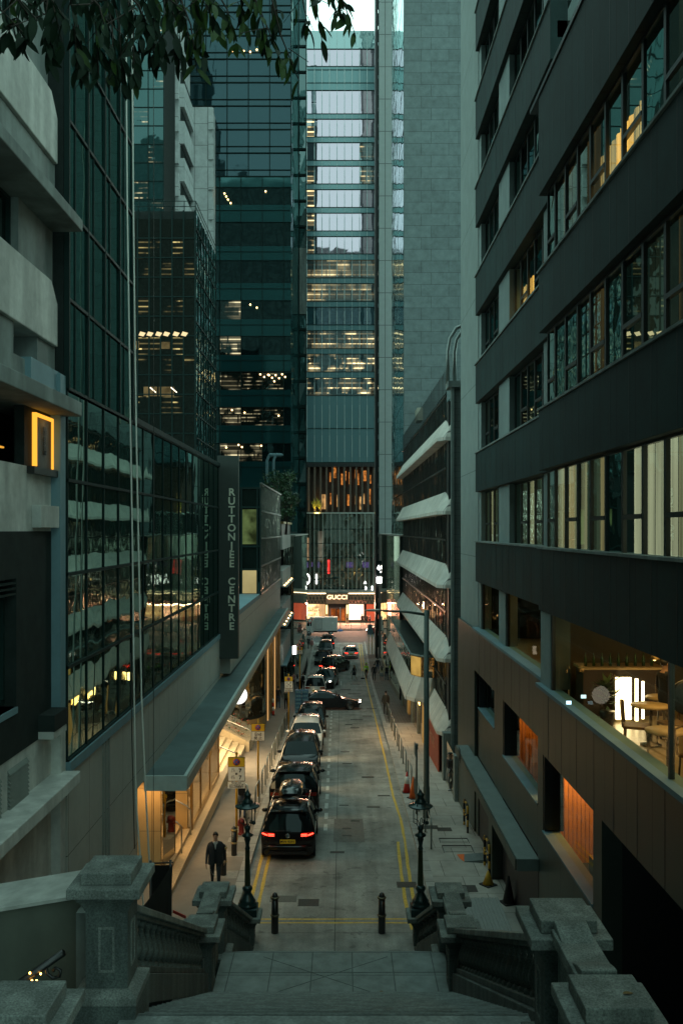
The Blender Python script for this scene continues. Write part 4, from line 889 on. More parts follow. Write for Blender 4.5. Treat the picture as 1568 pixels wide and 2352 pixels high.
# floor slabs (one per storey) and piers
b=MB()
for k in range(-1,9): 
    z=CZ-.44+3.28*k
    if k==-1: z=CZ-3.75
    b.box(CF+.05,CF+4.5,DSTEP,33.3,z-.9,z-.5)
    if z<ROOFN: b.box(CN+.25,CN+7,2,DSTEP,z-.9,z-.5)
b.build('floor_slab',M['dark_wall'],off)
fglass=clearglass('office_window_glass',.04,(.75,.95,.9),(.75,.85,.78))
fdark=glassmat('office_dark_glass',(.008,.013,.011),.07,(.65,.9,.85),wave=.02)
def glow_curtain_mat(nm,col,s,sc=9,lo=.25): return emat(nm,col,s,1,(.01,sc,.12),lo)  # room light behind the cloth put into the curtain's own glow
cP=[glow_curtain_mat('glow_curtain_pale',(.8,.76,.42),.5,7,.3),glow_curtain_mat('glow_curtain_warm',(.95,.74,.34),.62,9,.15),glow_curtain_mat('glow_curtain_dim',(.3,.4,.24),.2,8,.3),glow_curtain_mat('glow_curtain_white',(.88,.86,.55),.75,6,.5)]
cO=glow_curtain_mat('glow_curtain_orange',(1,.5,.1),2.2,10,.3); cY=glow_curtain_mat('glow_curtain_amber',(1,.62,.2),1.2,10,.1); cR=emat('glow_curtain_dull',(.5,.28,.08),.2,1,(.01,5,.2),.0)
dimroom=emat('dim_room',(.4,.45,.25),.035,1,(.8,.8,.8),.1)
def win(x,y0,y1,z0,z1,curt=None,split=True,fr=.05,full=False):
    """one window bay: outer frame, pane, optional glowing curtain sheet behind it"""
    b=MB(); xx=x+.17
    b.box(xx,xx+.07,y0,y0+fr,z0,z1); b.box(xx,xx+.07,y1-fr,y1,z0,z1); b.box(xx,xx+.07,y0+fr,y1-fr,z0,z0+fr); b.box(xx,xx+.07,y0+fr,y1-fr,z1-fr,z1)
    zs=z0+(z1-z0)*.36
    if split: b.box(xx-.01,xx+.07,y0+fr,y1-fr,zs-.04,zs+.04)
    f=b.build('window',M['black'],off)
    t=random.uniform(-.006,.006)
    m=MB(); m.quad((xx+.03+t,y0+.02,z0),(xx+.03-t,y1-.02,z0),(xx+.03-t,y1-.02,z1),(xx+.03+t,y0+.02,z1)); m.build('pane',fglass if curt else fdark,f)
    if curt:
        m=MB(); n=14; zb=z0 if not full else z0; P=[]
        for k in range(n+1):
            y=y0+(y1-y0)*k/n; P.append((xx+.2+.03*math.sin(k*1.9),y))
        for (xa,ya),(xb,yb) in zip(P,P[1:]): m.quad((xa,ya,z0),(xb,yb,z0),(xb,yb,z1 if curt not in (cO,cY) else z0+(z1-z0)*.62),(xa,ya,z1 if curt not in (cO,cY) else z0+(z1-z0)*.62))  # orange and amber sheets stop partway up, shaping the glow
        m.sm=[True]*len(m.sm); m.build('curtain',curt,f)
    return f
b=MB()
for k in range(1,19):
    y=2+k*1.05
    for (t,b0),(t2,b2) in zip(ROWS,ROWS[1:]):
        if CZ+t<ROOFN: b.box(CN-.003,CN+.01,y-.009,y+.009,CZ+t+.01,min(CZ+b2-.01,ROOFN))
for k in range(1,12):
    y=21.4+k*1.05
    for (t,b0),(t2,b2) in zip(ROWS,ROWS[1:]): b.box(CF-.124,CF-.11,y-.01,y+.01,CZ+t+.01,CZ+b2-.01)
tag(b.build('band_joint',M['blackp'],off),kind='stuff')
b=MB()
for k in range(1,16): b.box(CN-.004,CN+.01,2+k*1.22-.011,2+k*1.22+.011,CZ-5.24,CZ-3.73)
for k in range(1,10): b.box(CF-.124,CF-.11,21.3+k*1.22-.012,21.3+k*1.22+.012,CZ-5.24,CZ-3.73)
b.build('panel_joint',M['blackp'],off)
# near wing windows
ed=[21.15,20.4,19.45,18.45,17.5,16.5,15.5,14.45,13.45,12.5,11.5,10.4,9.3]
for r,(t,b0) in enumerate(ROWS):
    if r==0 or b0>9: continue
    for i,(y1,y0) in enumerate(zip(ed,ed[1:])):
        if r==1: c=[cP[0],cP[1],cP[0],cP[2],cP[1],None,cP[3],cP[3],cP[0],cP[3],cP[0],cP[0]][i]
        elif r==3: c={5:cO,6:cY,4:cY,3:cR,1:cR,2:dimroom,8:dimroom,9:cR}.get(i)
        elif r==2: c={8:cR,4:cR,3:cR,6:dimroom,7:dimroom,9:dimroom}.get(i)
        else: c=None
        if r==3 and c in (cO,cY):
            w=win(CN,y0,y1,CZ+b0,CZ+t,None if False else c,split=i%2==0)
        else: win(CN,y0,y1,CZ+b0,CZ+t,c,split=i%2==0)
# far wing windows : three groups between pale piers
grp=[(22.5,27.2,5),(29.1,32.7,4)]
for r,(t,b0) in enumerate(ROWS):
    if r==0: continue
    for gi,(a,c_,nn) in enumerate(grp):
        for k in range(nn):
            y0=a+(c_-a)*k/nn; y1=a+(c_-a)*(k+1)/nn
            c=None
            if r==1: c=[cP[0],cP[1],cP[2],cP[0],cP[2]][k]
            if r==3 and gi==0: c=[cO,None,cO,cO,cY][k]
            if r==2: c=[None,cR,None,cR,None][k]
            if r in (4,5): c=[dimroom,None,None,dimroom,None][k]
            win(CF,y0,y1,CZ+b0,CZ+t,c,split=k%2==1)
    part(off,'pier',pier,(CF+.02,CF+.4,27.25,29.05,CZ+b0,CZ+t)); part(off,'pier',pier,(CF+.02,CF+.4,32.75,33.25,CZ+b0,CZ+t)); part(off,'pier',pier,(CF-.02,CF+.4,21.32,22.45,CZ+b0,CZ+t))
part(off,'pier',pier,(CF+.02,CF+.4,27.9,29.05,CZ-3.63,CZ-1.9),(CF+.02,CF+.4,32.75,33.3,CZ-3.63,CZ-1.9),(CN+.05,CN+.5,20.3,21.29,CZ-3.63,CZ-1.9))
# a few wall lamps glimpsed behind dark panes
for (y,z) in ((13.2,-.0),):
    pass
# restaurant floor
rg1=clearglass('restaurant_glass',.01,(1,.95,.8),(.85,.82,.62),.05)
for (x,y0,y1) in ((CN+.1,2,6.5),(CN+.1,6.6,13.0),(CN+.1,13.05,20.3),(CF+.1,22.5,27.9),(CF+.1,29.05,32.7)):
    pane(off,x,y0,y1,CZ-3.63,CZ-1.9,rg1,'restaurant_window',.003)
b=MB()
for (x,y) in ((CN+.1,2),(CN+.1,6.55),(CN+.1,13.02),(CN+.1,20.25),(CF+.1,22.5),(CF+.1,27.85),(CF+.1,29.1),(CF+.1,32.7)): b.box(x-.03,x+.05,y-.03,y+.03,CZ-3.63,CZ-1.9)
b.build('window_mullion',M['black'],off)
rw=mat('restaurant_wall',(.16,.13,.06),.7,var=.2,scale=2); rf=mat('restaurant_floor',(.2,.16,.09),.35,var=.3,scale=1.5)
part(off,'restaurant_floor',rf,(CN+.3,15,2,22,CZ-4.15,CZ-4.0),(CF+.3,10,22,33.3,CZ-4.15,CZ-4.0))
part(off,'restaurant_back_wall',rw,(14.5,14.7,2,22,CZ-4,CZ-1.3),(7.6,7.8,22,33.3,CZ-4,CZ-1.3),(5.4,15,21.0,21.15,CZ-4,CZ-1.3)); part(off,'restaurant_ceiling',rw,(CN+.3,15,2,22,CZ-1.75,CZ-1.6),(CF+.3,10,22,33.3,CZ-1.75,CZ-1.6))
lp=thing('glowing_panel','bright cream glowing wall panel inside the restaurant','light panel',(5.8,18.6,CZ-3.9))
part(lp,'panel',emat('cream_glow',(1,.8,.5),7),(cx(1413,18.6),cx(1448,18.6),18.55,18.62,cz(1652,18.6),cz(1556,18.6)),(cx(1452,18.6),cx(1458,18.6),18.4,18.45,cz(1652,18.6),cz(1556,18.6)),(cx(1463,18.6),cx(1468,18.6),18.3,18.34,cz(1645,18.6),cz(1560,18.6)))
part(lp,'stand',rw,(cx(1413,18.6),cx(1448,18.6),18.6,18.8,CZ-4,cz(1556,18.6)))
ck=thing('mirrored_clock','white round clock face standing in for one mirrored in the restaurant glass','clock',(5.3,13,CZ-2.4))
b=MB(); b.lathe([(.01,-.02),(.24,-.02),(.25,0),(.01,0)],(cx(1578,14),14,cz(1602,14)),24,axis='y'); b.build('face',emat('clock_face',(.8,.9,.85),1.6),ck)  # glowing disc added in place of a clock reflection on the glass
b=MB(); b.lathe([(.245,-.04),(.28,-.03),(.28,.02),(.245,.02)],(cx(1578,14),14,cz(1602,14)),24,axis='y'); b.build('rim',M['black'],ck)
b=MB()
for k in range(12):
    a=R(30*k); r1,r2=.17,.21; X,Z=cx(1578,14),cz(1602,14); b.box(X+math.sin(a)*r1-.008,X+math.sin(a)*r1+.008,13.96,13.975,Z+math.cos(a)*r1-.015,Z+math.cos(a)*r1+.015)
b.build('hour_mark',M['blackp'],ck)
def table(x,y,lb,s=1.0):
    t=thing('dining_table',lb,'table',(x,y,CZ-4.0),group='restaurant tables')
    m=mat('table_top',(.5,.35,.16),.4,var=.1); b=L(); b.lathe([(.01,.72),(.36*s,.72),(.36*s,.75),(.01,.75)],n=16); b.build('table_top',m,t)
    b=L(); b.lathe([(.2,0),(.2,.03),(.03,.06),(.03,.72)],n=10); b.build('pedestal',M['black'],t)
def chair(x,y,rz,lb):
    t=thing('dining_chair',lb,'chair',(x,y,CZ-4.0),rz,group='restaurant chairs'); m=mat('chair_wood',(.14,.08,.03),.5,var=.2)
    b=L(); b.box(-.22,.22,-.22,.22,.42,.47); b.build('seat',m,t,bevel=.01)
    b=L(); b.tube([(-.22,.22,.45),(-.25,.25,.85),(0,.27,.9),(.25,.25,.85),(.22,.22,.45)],.02,6); b.build('backrest',m,t)
    for sx in (-1,1):
        for sy in (-1,1): b=L(); b.tube([(sx*.19,sy*.19,.43),(sx*.21,sy*.21,0)],.018,6); b.build('leg',M['black'],t)
table(5.75,16.6,'small round table nearest the glowing panel'); table(6.3,17.4,'round table behind the restaurant glass beside the seated diner'); table(5.3,14.5,'round table deep inside the restaurant by the clock')
for q in ((5.35,16.2,1.2,'wooden chair beside the table nearest the glowing panel'),(6.1,16.4,-1.4,'wooden chair between two restaurant tables'),(5.6,14.0,.5,'wooden chair at the window below the mirrored clock'),(6.7,18.3,2.8,'wooden chair deep inside the restaurant')): chair(*q)
for k,(px,pz) in enumerate(((1355,1641),(1340,1600),(1306,1614))):
    b=MB(); x=cx(px,18); z=cz(pz,18); b.box(x-.05,x+.05,18,18.02,z-.04,z+.03); b.build('till_screen',emat('screen_blue',(.5,.8,1),1.6),off)
b=MB(); 
for k in range(14): b.ball((6.4+k*.28,18.6-.2*(k%3),CZ-2.05-.1*(k%2)),.03,6)
b.build('pendant_light',emat('pendant_amber',(1,.55,.15),5),off)
t=thing('serving_counter','dark serving counter with bottles behind the restaurant glass','counter',(5.6,19.4,CZ-4))
part(t,'counter_body',mat('dark_timber',(.04,.025,.015),.5),(5.2,6.9,19.2,19.8,CZ-4,CZ-3.0)); part(t,'counter_top',mat('table_top',(.5,.35,.16)),(5.15,6.95,19.15,19.85,CZ-3.0,CZ-2.95))
for k in range(9): b=MB(); b.lathe([(.035,0),(.035,.16),(.012,.22),(.012,.28)],(5.3+k*.18,19.4,CZ-2.95),8); b.build('bottle',mat('bottle_green',(.03,.08,.02),.2),t)
t=thing('potted_plant','leafy potted plant at the edge of the glowing restaurant panel','plant',(5.35,18.0,CZ-4)); rr=random.Random(3)
b=MB(); b.lathe([(.12,0),(.16,.3),(.14,.32)],(5.42,18.2,CZ-4),10); b.build('pot',M['black'],t); b=MB()
for k in range(60):
    a=rr.uniform(0,6.28); l_=rr.uniform(.2,.4); p=Vector((5.42,18.2,CZ-3.6+rr.uniform(0,.5))); q=p+Vector((math.cos(a)*l_,math.sin(a)*l_,rr.uniform(-.05,.25))); s_=Vector((-math.sin(a)*.04,math.cos(a)*.04,0)); b.add([p,p.lerp(q,.5)+s_,q,p.lerp(q,.5)-s_],[(0,1,2,3)])
b.build('leaves',mat('plant_green',(.03,.08,.02),.6),t)
for k,(x,y) in enumerate(((5.6,17.4),(6.2,16.2),(5.4,15.4),(6.6,18.6))):
    t=thing('pendant_lamp',['small amber pendant above the table near the glowing panel','amber pendant above the middle restaurant tables','amber pendant close to the restaurant window','amber pendant deep in the restaurant near the counter'][k],'lamp',(x,y,CZ-1.8),group='restaurant pendants')
    b=L(); b.tube([(0,0,.05),(0,0,-.35)],.008,4); b.build('cord',M['black'],t); b=L(); b.lathe([(.02,-.33),(.09,-.42),(.085,-.43)],n=12); b.build('shade',M['brass'],t); b=L(); b.ball((0,0,-.42),.035,8); b.build('bulb',emat('pendant_bulb',(1,.6,.25),6),t)
area('lamp_restaurant',(6.6,15,CZ-1.8),3,70,(1,.66,.26),(0,0,0),6); area('lamp_restaurant_rear',(6.3,27,CZ-1.8),1.5,16,(1,.62,.25),(0,0,0),8)
# lower shop windows with rooms behind
wall2=metal
for (a,c_) in ((33.6,33.3),(29.8,28.2),(23.2,22.6),(18.1,17.5)): part(off,'lower_wall',wall2,(CF,CF+.4,c_,a,0 if a<30 else -.5,CZ-5.24))
lw_=[(33.3,29.8,-6.6),(28.2,23.2,-7.1),(22.6,18.1,-7.6)]
for i,(y1,y0,hb) in enumerate(lw_):
    part(off,'lower_wall',wall2,(CF,CF+.4,y0,y1,CZ-8.45 if i<2 else 0,CZ+hb-.05)); part(off,'window_sill',M['blue_wall'],(CF-.03,CF+.4,y0,y1,CZ+hb-.05,CZ+hb))
    pane(off,CF+.22,y0,y1,CZ+hb,CZ-5.24,clearglass('shop_window_glass',.04,(.85,.95,.9),(.9,.85,.7),.22),'shop_window',.003)
    part(off,'window_reveal',M['black'],(CF+.02,CF+.5,y1-.1,y1,CZ+hb,CZ-5.24),(CF+.2,CF+.42,y0,y0+.06,CZ+hb,CZ-5.24))
slat=mat('orange_wood_slats',(.6,.3,.08),.6,var=.2,scale=3,stretch=(1,6,.5))
for (x0,x1,y,z0) in ((5.46,7.9,23.6,-8.8),(5.46,7.4,29.1,-9.5)):
    part(off,'slat_wall',slat,*[(x0+k*.11,x0+k*.11+.095,y,y+.04,CZ+z0,CZ-5.2) for k in range(int((x1-x0)/.11))])
    part(off,'slat_wall_back',M['black'],(x0,x1,y+.05,y+.1,CZ+z0,CZ-5.2))
    part(off,'room_floor',M['dark_wall'],(x0,x1,y-4.6,y,CZ+z0-.1,CZ+z0))
b=MB()
for y0,y1 in ((18.0,22.6),(22.8,27.3)): b.box(CF+.42,CF+2,y0,y1,CZ-5.2,CZ-5.1)
b.build('shop_ceiling',M['black'],off)
part(off,'partition',M['blackp'],(CF+.41,CF+3.2,17.55,17.75,-.6,CZ-5.1))  # added black wall, keeps slat lamp light out of the car park opening
part(off,'partition',M['blackp'],(CF+.41,CF+3.2,23.75,23.9,-.6,CZ-5.1))
area('lamp_slats',(CF+1.2,22.9,CZ-5.35),1.4,90,(1,.45,.08),(R(25),0,0),.5); area('lamp_slats_far',(CF+1.0,28.3,CZ-5.35),.5,14,(1,.42,.1),(R(25),0,0),.4)
def bouquet(x,y,z,lb):
    t=thing('dried_bouquet',lb,'bouquet',(x,y,z)); b=MB(); rr=random.Random(5)
    for k in range(110):
        a=rr.uniform(0,6.28); r_=rr.uniform(0,.3); zz_=z+.45+rr.uniform(-.18,.3)
        p=Vector((x+r_*math.cos(a),y+r_*math.sin(a),zz_)); s_=.05
        b.add([p+Vector((rr.uniform(-s_,s_),rr.uniform(-s_,s_),rr.uniform(-s_,s_))) for _ in range(4)],[(0,1,2,3)])
    b.build('flower_head',mat('pale_flower',(.5,.45,.3),.7),t); b=MB(); b.lathe([(.07,0),(.1,.1),(.06,.22),(.08,.3)],(x,y,z),10); b.build('vase',M['white'],t)
bouquet(CF+.85,25.2,CZ-7.4,'dried flower bouquet behind the middle shop window of the metal clad wall'); bouquet(CF+1.15,20.9,CZ-7.75,'leafy bouquet against the orange slatted shop wall')
part(off,'display_plinth',M['black'],(CF+.8,CF+1.5,20.5,21.3,CZ-8.8,CZ-7.75),(CF+.6,CF+1.1,24.9,25.5,CZ-9.5,CZ-7.4))
# black car park opening
part(off,'car_park_opening',M['blackp'],(CF+2.9,CF+3,2,17.5,-.6,CZ-5.25),(CF+.1,CF+3,2,17.5,-.7,-.6)); part(off,'opening_pier',metal,(CF,CF+.35,9.0,9.6,-.6,CZ-5.24))
# entrance canopy slab over the pavement
ec=thing('entrance_canopy','slim grey metal canopy slab over the car park stairs','canopy',(4.8,29,CZ-8.6))
part(ec,'slab',mat('canopy_grey',(.17,.21,.2),.5,.2,var=.15,scale=2),(4.53,CF-.003,23.05,35.3,CZ-8.82,CZ-8.5),bevel=.006)
part(ec,'fascia',metal,(4.49,4.528,23.1,35.3,CZ-8.8,CZ-8.52))
part(ec,'entrance_opening',M['blackp'],(CF-.01,CF+.6,28.9,33.0,-.4,CZ-8.83),(CF-.01,CF+.6,23.1,28.2,-.4,CZ-8.83)); part(ec,'column',metal,(CF-.35,CF+.0,28.2,28.9,-.3,CZ-8.83),(CF-.05,CF+.0,33.0,35.3,-.5,CZ-8.83))
text('lettering','陸羽\n茶室',M['blackp'],.28,(4.48-4.8,33.9-29,.05),(R(90),0,R(-90)),ec)
# ================================================================ RIGHT: pale awning banded building
ab=thing('awning_banded_building','glass building with sloping pale metal bands at every floor','building',(8,58,0))
XF=5.2; ybn=43.2; yfar=76.
pb=brickmat('pale_metal_band',(.55,.52,.46),'x',1.25,30,.02,0,.12,rough=.6,var=.2,joint=.22,origin=(43.3,0),nscale=.9)
zbs=[CZ-10.0+3.59*k for k in range(5)]
ag=glassmat('banded_building_glass',(.015,.018,.014),.34,(1,.95,.85),wave=.035,wscale=1.2)
for zb_ in zbs:
    b=MB(); z0,zl,z1=zb_,zb_+.17,zb_+1.15; xo=4.66; ch=.55
    def ring(x,y,z): return (x,y,z)
    # long face, chamfer face, short return
    A0=[(xo,yfar,z0),(xo,ybn+ch,z0),(xo+.35,ybn,z0),(XF+.3,ybn-.05,z0)]
    A1=[(xo,yfar,zl),(xo,ybn+ch,zl),(xo+.35,ybn,zl),(XF+.3,ybn-.05,zl)]
    A2=[(XF,yfar+.0,z1),(XF,ybn+ch+.9,z1),(XF+.25,ybn+.5,z1),(XF+.4,ybn+.4,z1)]
    for k in range(3):
        b.quad(A0[k],A0[k+1],A1[k+1],A1[k]); b.quad(A1[k],A1[k+1],A2[k+1],A2[k])
    b.quad(A0[0],A1[0],A2[0],(XF+.3,yfar,z0)); b.add([(x,y,z0-.0) for x,y,z in A0]+[(XF+.4,yfar,z0)],[(0,4,3,2,1)])
    b.build('sloping_band',pb,ab)
for i,zb_ in enumerate(zbs):
    zt_=zb_+3.59 if i<4 else CZ+6.9; z0=zb_+1.15
    for k in range(24):
        y0=44.4+k*1.3; pane(ab,XF+.02,y0,y0+1.3,z0,zt_,ag,'window',.022)
b=MB()
for zb_ in zbs:
    for k in range(50): b.box(XF-.012,XF+.02,44.4+k*.63,44.46+k*.63,zb_+1.1,zb_+3.65)
    b.box(XF-.04,XF+.02,44.4,yfar,zb_+2.3,zb_+2.38)
b.build('mullion_grid',M['black'],ab)
part(ab,'core',M['dark_wall'],(XF+.1,24,43.9,yfar,-3,CZ+5.6)); part(ab,'dark_corner',M['black'],(XF+.02,XF+.5,43.5,44.4,-2,CZ+6.3))
tile=brickmat('small_grey_tile','y' and (.13,.16,.15),'y',.12,.3,.012,0,.2,rough=.5,var=.15,joint=.5)
part(ab,'tile_pier',tile,(XF+.15,9,42.5,43.3,-2,CZ+6.8)); part(ab,'corner_pipe',M['grey_wall'],(XF+.0,XF+.14,42.4,42.55,-1,CZ+6.8)); part(ab,'pier_cap',M['grey_wall'],(XF-.15,9,42.3,43.4,CZ+6.8,CZ+7.1))
b=MB(); b.quad((XF+.0,44.2,zbs[4]+1.15),(XF,yfar,zbs[4]+1.15),(XF+.4,yfar,zbs[4]+1.2),(XF+.2,44.2,CZ+6.6)); b.build('sloping_glass_roof',glassmat('green_roof_glass',(.01,.04,.035),.25,(.5,.9,.8)),ab)
rp=thing('roof_pipe','bent steel vent pipes on the roof edge against the stone tower','pipe',(5.4,42.8,CZ+7))
for xo,yo in ((0,0),(.35,.3)):
    b=MB(); b.tube([(5.1+xo,42.8+yo,CZ+7.0),(5.1+xo,42.8+yo,CZ+8.6),(5.2+xo,42.8+yo,CZ+9.2),(5.5+xo,42.8+yo,CZ+9.7),(6.2+xo,42.8+yo,CZ+10.0)],.09,10); b.build('bent_pipe',M['galv'],rp)
# projecting shop canopy lower down
pc=thing('projecting_shop_canopy','pale panelled shop canopy with glass balustrade box and dark roof','canopy',(4.3,60,CZ-9))
x0,x1=3.62,XF; y0,y1=50.,73.; zl=CZ-9.63
b=MB(); pts0=[(x0,y1),(x0,y0+.9),(x0+.5,y0),(x0+1.25,y0-.2),(XF,y0+.0)]; 
def off_(p,q): return (p[0]+ (q if p[0]<4.2 else q*.6),p[1]+(q*.6 if p[1]<y0+.95 else 0))
for (p,q) in zip(pts0,pts0[1:]):
    b.quad((*p,zl),(*q,zl),(*q,zl+.2),(*p,zl+.2)); b.quad((*p,zl+.2),(*q,zl+.2),(*off_(q,.35),zl+1.35),(*off_(p,.35),zl+1.35))
b.add([(*p,zl) for p in pts0]+[(XF,y1,zl)],[(0,5,4,3,2,1)]); b.build('sloping_skirt',pb,pc)
part(pc,'skirt_joint',M['blackp'],(x0+.49,x0+.51,y0-.03,y0+.0,zl,zl+.2))
cgl=glassmat('canopy_glass',(.05,.05,.035),.35,(1,.95,.85),wave=.03)
b=MB(); P=[off_(p,.36) for p in pts0]
for (p,q) in zip(P,P[1:]): b.quad((*p,zl+1.35),(*q,zl+1.35),(*q,zl+2.5),(*p,zl+2.5))
b.build('glass_band',cgl,pc)
b=MB(); p,q=P[1],P[2]; b.quad((p[0]-.01,p[1]-.03,zl+1.38),(q[0]-.03,q[1]-.03,zl+1.38),(q[0]-.03,q[1]-.03,zl+2.45),(p[0]-.01,p[1]-.03,zl+2.45)); b.build('amber_panel',emat('amber_panel',(1,.62,.15),.42,1,(1,1,1),.5),pc)
b=MB(); b.add([(*p,zl+2.3) for p in P]+[(XF,y1,zl+2.3)],[(0,1,2,3,4,5)]); b.build('roof',mat('dark_wet_roof',(.03,.045,.042),.3,var=.4,scale=1),pc)
b=MB()
for (p,q) in zip(P,P[1:]): b.tube([(*p,zl+2.53),(*q,zl+2.53)],.07,6)
b.build('roof_coping',M['grey_wall'],pc)
# shopfronts under the bands
rs=thing('shopfront_row','shopfronts with amber lettering and a red hoarding under the pale canopy','shop',(5,52,-2))
for k,(a,c_) in enumerate(((39.0,42.3),(44,48),(48.5,52),(52.5,57),(57.5,62),(62.5,67),(67.5,72))):
    pane(rs,4.95,a,c_,RZ(a)-.2,CZ-9.9,sg_,'shopfront_glass',.01)
part(rs,'pier',M['grey_wall'],*[(4.85,5.6,y,y+.5,RZ(y)-.4,CZ-9.7) for y in (38.3,42.6,48,52,57,62,67,72)])
part(rs,'red_hoarding',mat('red_hoarding',(.28,.05,.02),.6,var=.25,scale=1.5),(4.84,4.9,44.6,51.6,RZ(46)-.2,RZ(46)+2.2))
text('hoarding_letters','POSHNITURE',mat('faded_red_letter',(.45,.2,.12),.6),.7,(4.82-5,48.4-52,RZ(46)+1.2+2),(R(90),0,R(-90)),rs)
text('neon_letters','STARMAKERS\nBAR & GRILL',emat('neon_amber',(1,.5,.12),9),.5,(4.8-5,56.2-52,RZ(56)+2.7+2),(R(90),0,R(-90)),rs,ext=.02)
part(rs,'amber_doorway',emat('amber_doorway',(1,.55,.15),.35,1,(1,1,.3),.3),(4.86,4.92,52.6,53.8,RZ(53)+.1,RZ(53)+2.4),(4.86,4.92,65,66,RZ(65)+.3,RZ(65)+2.3))
for y in (59,70): part(rs,'wall_lamp',emat('wall_lamp',(1,.6,.2),10),(4.7,4.8,y,y+.12,RZ(y)+2.4,RZ(y)+3.0))
area('lamp_shopfront',(4.2,57,zl-.05),1.0,90,(1,.62,.3),(0,0,0),9)
# ================================================================ RIGHT: ribbed mirror block at the junction, column tower, stone tower
r3=thing('ribbed_mirror_block','low ribbed mirror block reflecting the shop lights near the junction','building',(7,95,0))
ribwall(r3,4.95,76.2,112,-6,cz(1232,76),.8,.03,glassmat('rib_mirror_b',(.05,.055,.045),.5,(.95,.9,.8),wave=.0),-1)
part(r3,'core',M['dark_wall'],(5.02,20,76.3,112,-6,cz(1233,76))); part(r3,'roof_edge',mat('light_metal_edge',(.35,.33,.3)),(4.7,20,76.1,112,cz(1232,76),cz(1229,76)))
ct=thing('column_tower','slim pale panelled column of a tower rising beyond the junction','building',(5,118,0))
xc0,xc1=cx(870,114),cx(905,114)
pc_=brickmat('pale_column_panel',(.37,.42,.41),'y',1.32,4.13,.045,0,.06,rough=.5,var=.06,joint=.35,origin=(cx(884,114),cz(78,114)))
part(ct,'column',pc_,(xc0,xc1,114,116,cz(1228,114),130),bevel=.05); part(ct,'lower_column',mat('brown_grey_column',(.16,.15,.13),.5),(xc0+.0,xc0+1.3,114,116,-6,cz(1228,114)-.003),(xc0+1.3,xc1-.4,114,116,-6,cz(1228,114)-.003))
part(ct,'lower_light_tube',pc_,(cx(893,113),cx(900,113),113,113.5,cz(1370,113),cz(1232,113)))
part(ct,'dark_edge',M['black'],(cx(861,116),xc0-.1,114.6,118,-6,130)); part(ct,'dark_gap',M['blackp'],(xc1,xc1+.5,114.6,116,-6,130))
b=MB()
for k in range(60): b.box(xc0-.12,xc0-.02,114.3,114.6,-4+k*2.1,-4+k*2.1+1.5)
b.build('ladder_bracket',M['frame'],ct)
st=thing('stone_slab_tower','tall blank grey stone tower with staggered panel courses','building',(12,90,0))
xs0,xs1=cx(927,80),18
stone=brickmat('staggered_stone',(.125,.165,.165),'y',2.45,1.055,.022,.36,.35,rough=.75,var=.2,joint=.5,origin=(xs0,0.35))
part(st,'stone_face',stone,(xs0,xs1,80,80.4,-3,130)); part(st,'core',M['dark_wall'],(xs0+.1,xs1,80.4,99,-3,130))
sm_=glassmat('stone_tower_side_glass',(.02,.03,.03),.75,(.85,1,1),wave=.05,wscale=.5)
for k in range(32): pane(st,xs0,80.4,99,-2+k*4.1,-2+(k+1)*4.1-.08,sm_,'side_window',.03)
part(st,'vent_box',mat('vent_cream',(.3,.3,.24),.6),(cx(963,72),cx(976,72),74,76.2,cz(958,72),cz(928,72)))
# hanging script sign at the junction
hs_=thing('shop_blade_sign','black projecting sign with white script over a glowing white box','sign',(4.3,111,CZ-8))
sx0,sx1=cx(865,111),cx(887.5,111); dx=4.3
part(hs_,'sign_panel',M['frame'],(sx0-.1,sx1+.1,111,111.3,cz(1320,111),cz(1288,111)))
part(hs_,'light_box',emat('white_box_light',(1,1,1),9),(sx0,sx1,110.9,111.2,cz(1339,111),cz(1326,111)))
text('script','byfar',emat('white_neon',(1,1,1),6),.62,((sx0+sx1)/2-4.3,-.03,cz(1303,111)-(CZ-8)),FACE,hs_,ext=.01,shear=.5,bold=.02)
text('small_script','EST',emat('white_neon',(1,1,1),6),.24,((sx0+sx1)/2-4.3,-.03,cz(1314,111)-(CZ-8)),FACE,hs_,ext=.01,bold=.01)
part(hs_,'bracket',M['black'],(sx1,4.9,111.05,111.2,cz(1300,111),cz(1296,111)),(sx1+.1,sx1+.25,111,111.2,cz(1345,111),cz(1285,111)))
# ================================================================ FAR: glass tower across the junction with lit flagship store
DG=158.
gt=thing('central_glass_tower','tall blue glass office tower closing the street, sky mirrored in upper floors','building',(0,170,0))
GX0=-17.; GX1=22.; W_=1.79*1.0
x_ref=cx(722.,DG) # first fin
bay=cx(757,DG)-cx(722,DG)
bay=(cx(842,DG)-cx(722,DG))/3.0/1.0/ (1) ; bay=2.66
gv=glassmat('sky_vision_glass',(.02,.045,.055),.46,(1,.80,.93),wave=.008,wscale=.25)
gvd=glassmat('sky_vision_glass_low',(.015,.05,.06),.24,(.7,.85,1),wave=.03,wscale=.25)
gs=glassmat('tower_spandrel',(.07,.14,.155),.10,(.7,1,1),rough=.15,wave=0)
def glit(nm,s,lo,base,sc): return glassmat(nm,(.02,.04,.045),.2,(.8,.95,1),wave=.03,wscale=.25,emit=('o',(1,.78,.38),s*1.15,'y',(0,0,2.66,1.3,.1,sc,lo,.36,1,base)))
g1,g2,g3=glit('tower_lit_a',1.2,.05,.08,.35),glit('tower_lit_b',.8,.1,.25,.2),glit('tower_lit_c',1.6,.0,.13,.5)
FL=[  # vision rows (top px, bottom px, material)
 (112,152,gv),(207,261,gv),(273,314,gv),(327,368,gv),(381,422,gv),(435,476,gv),(489,530,gv),(543,583,gv),(597,638,g2),(651,692,g2),(705,746,gvd),(759,800,g1),(813,854,g3),(868,908,g3)]
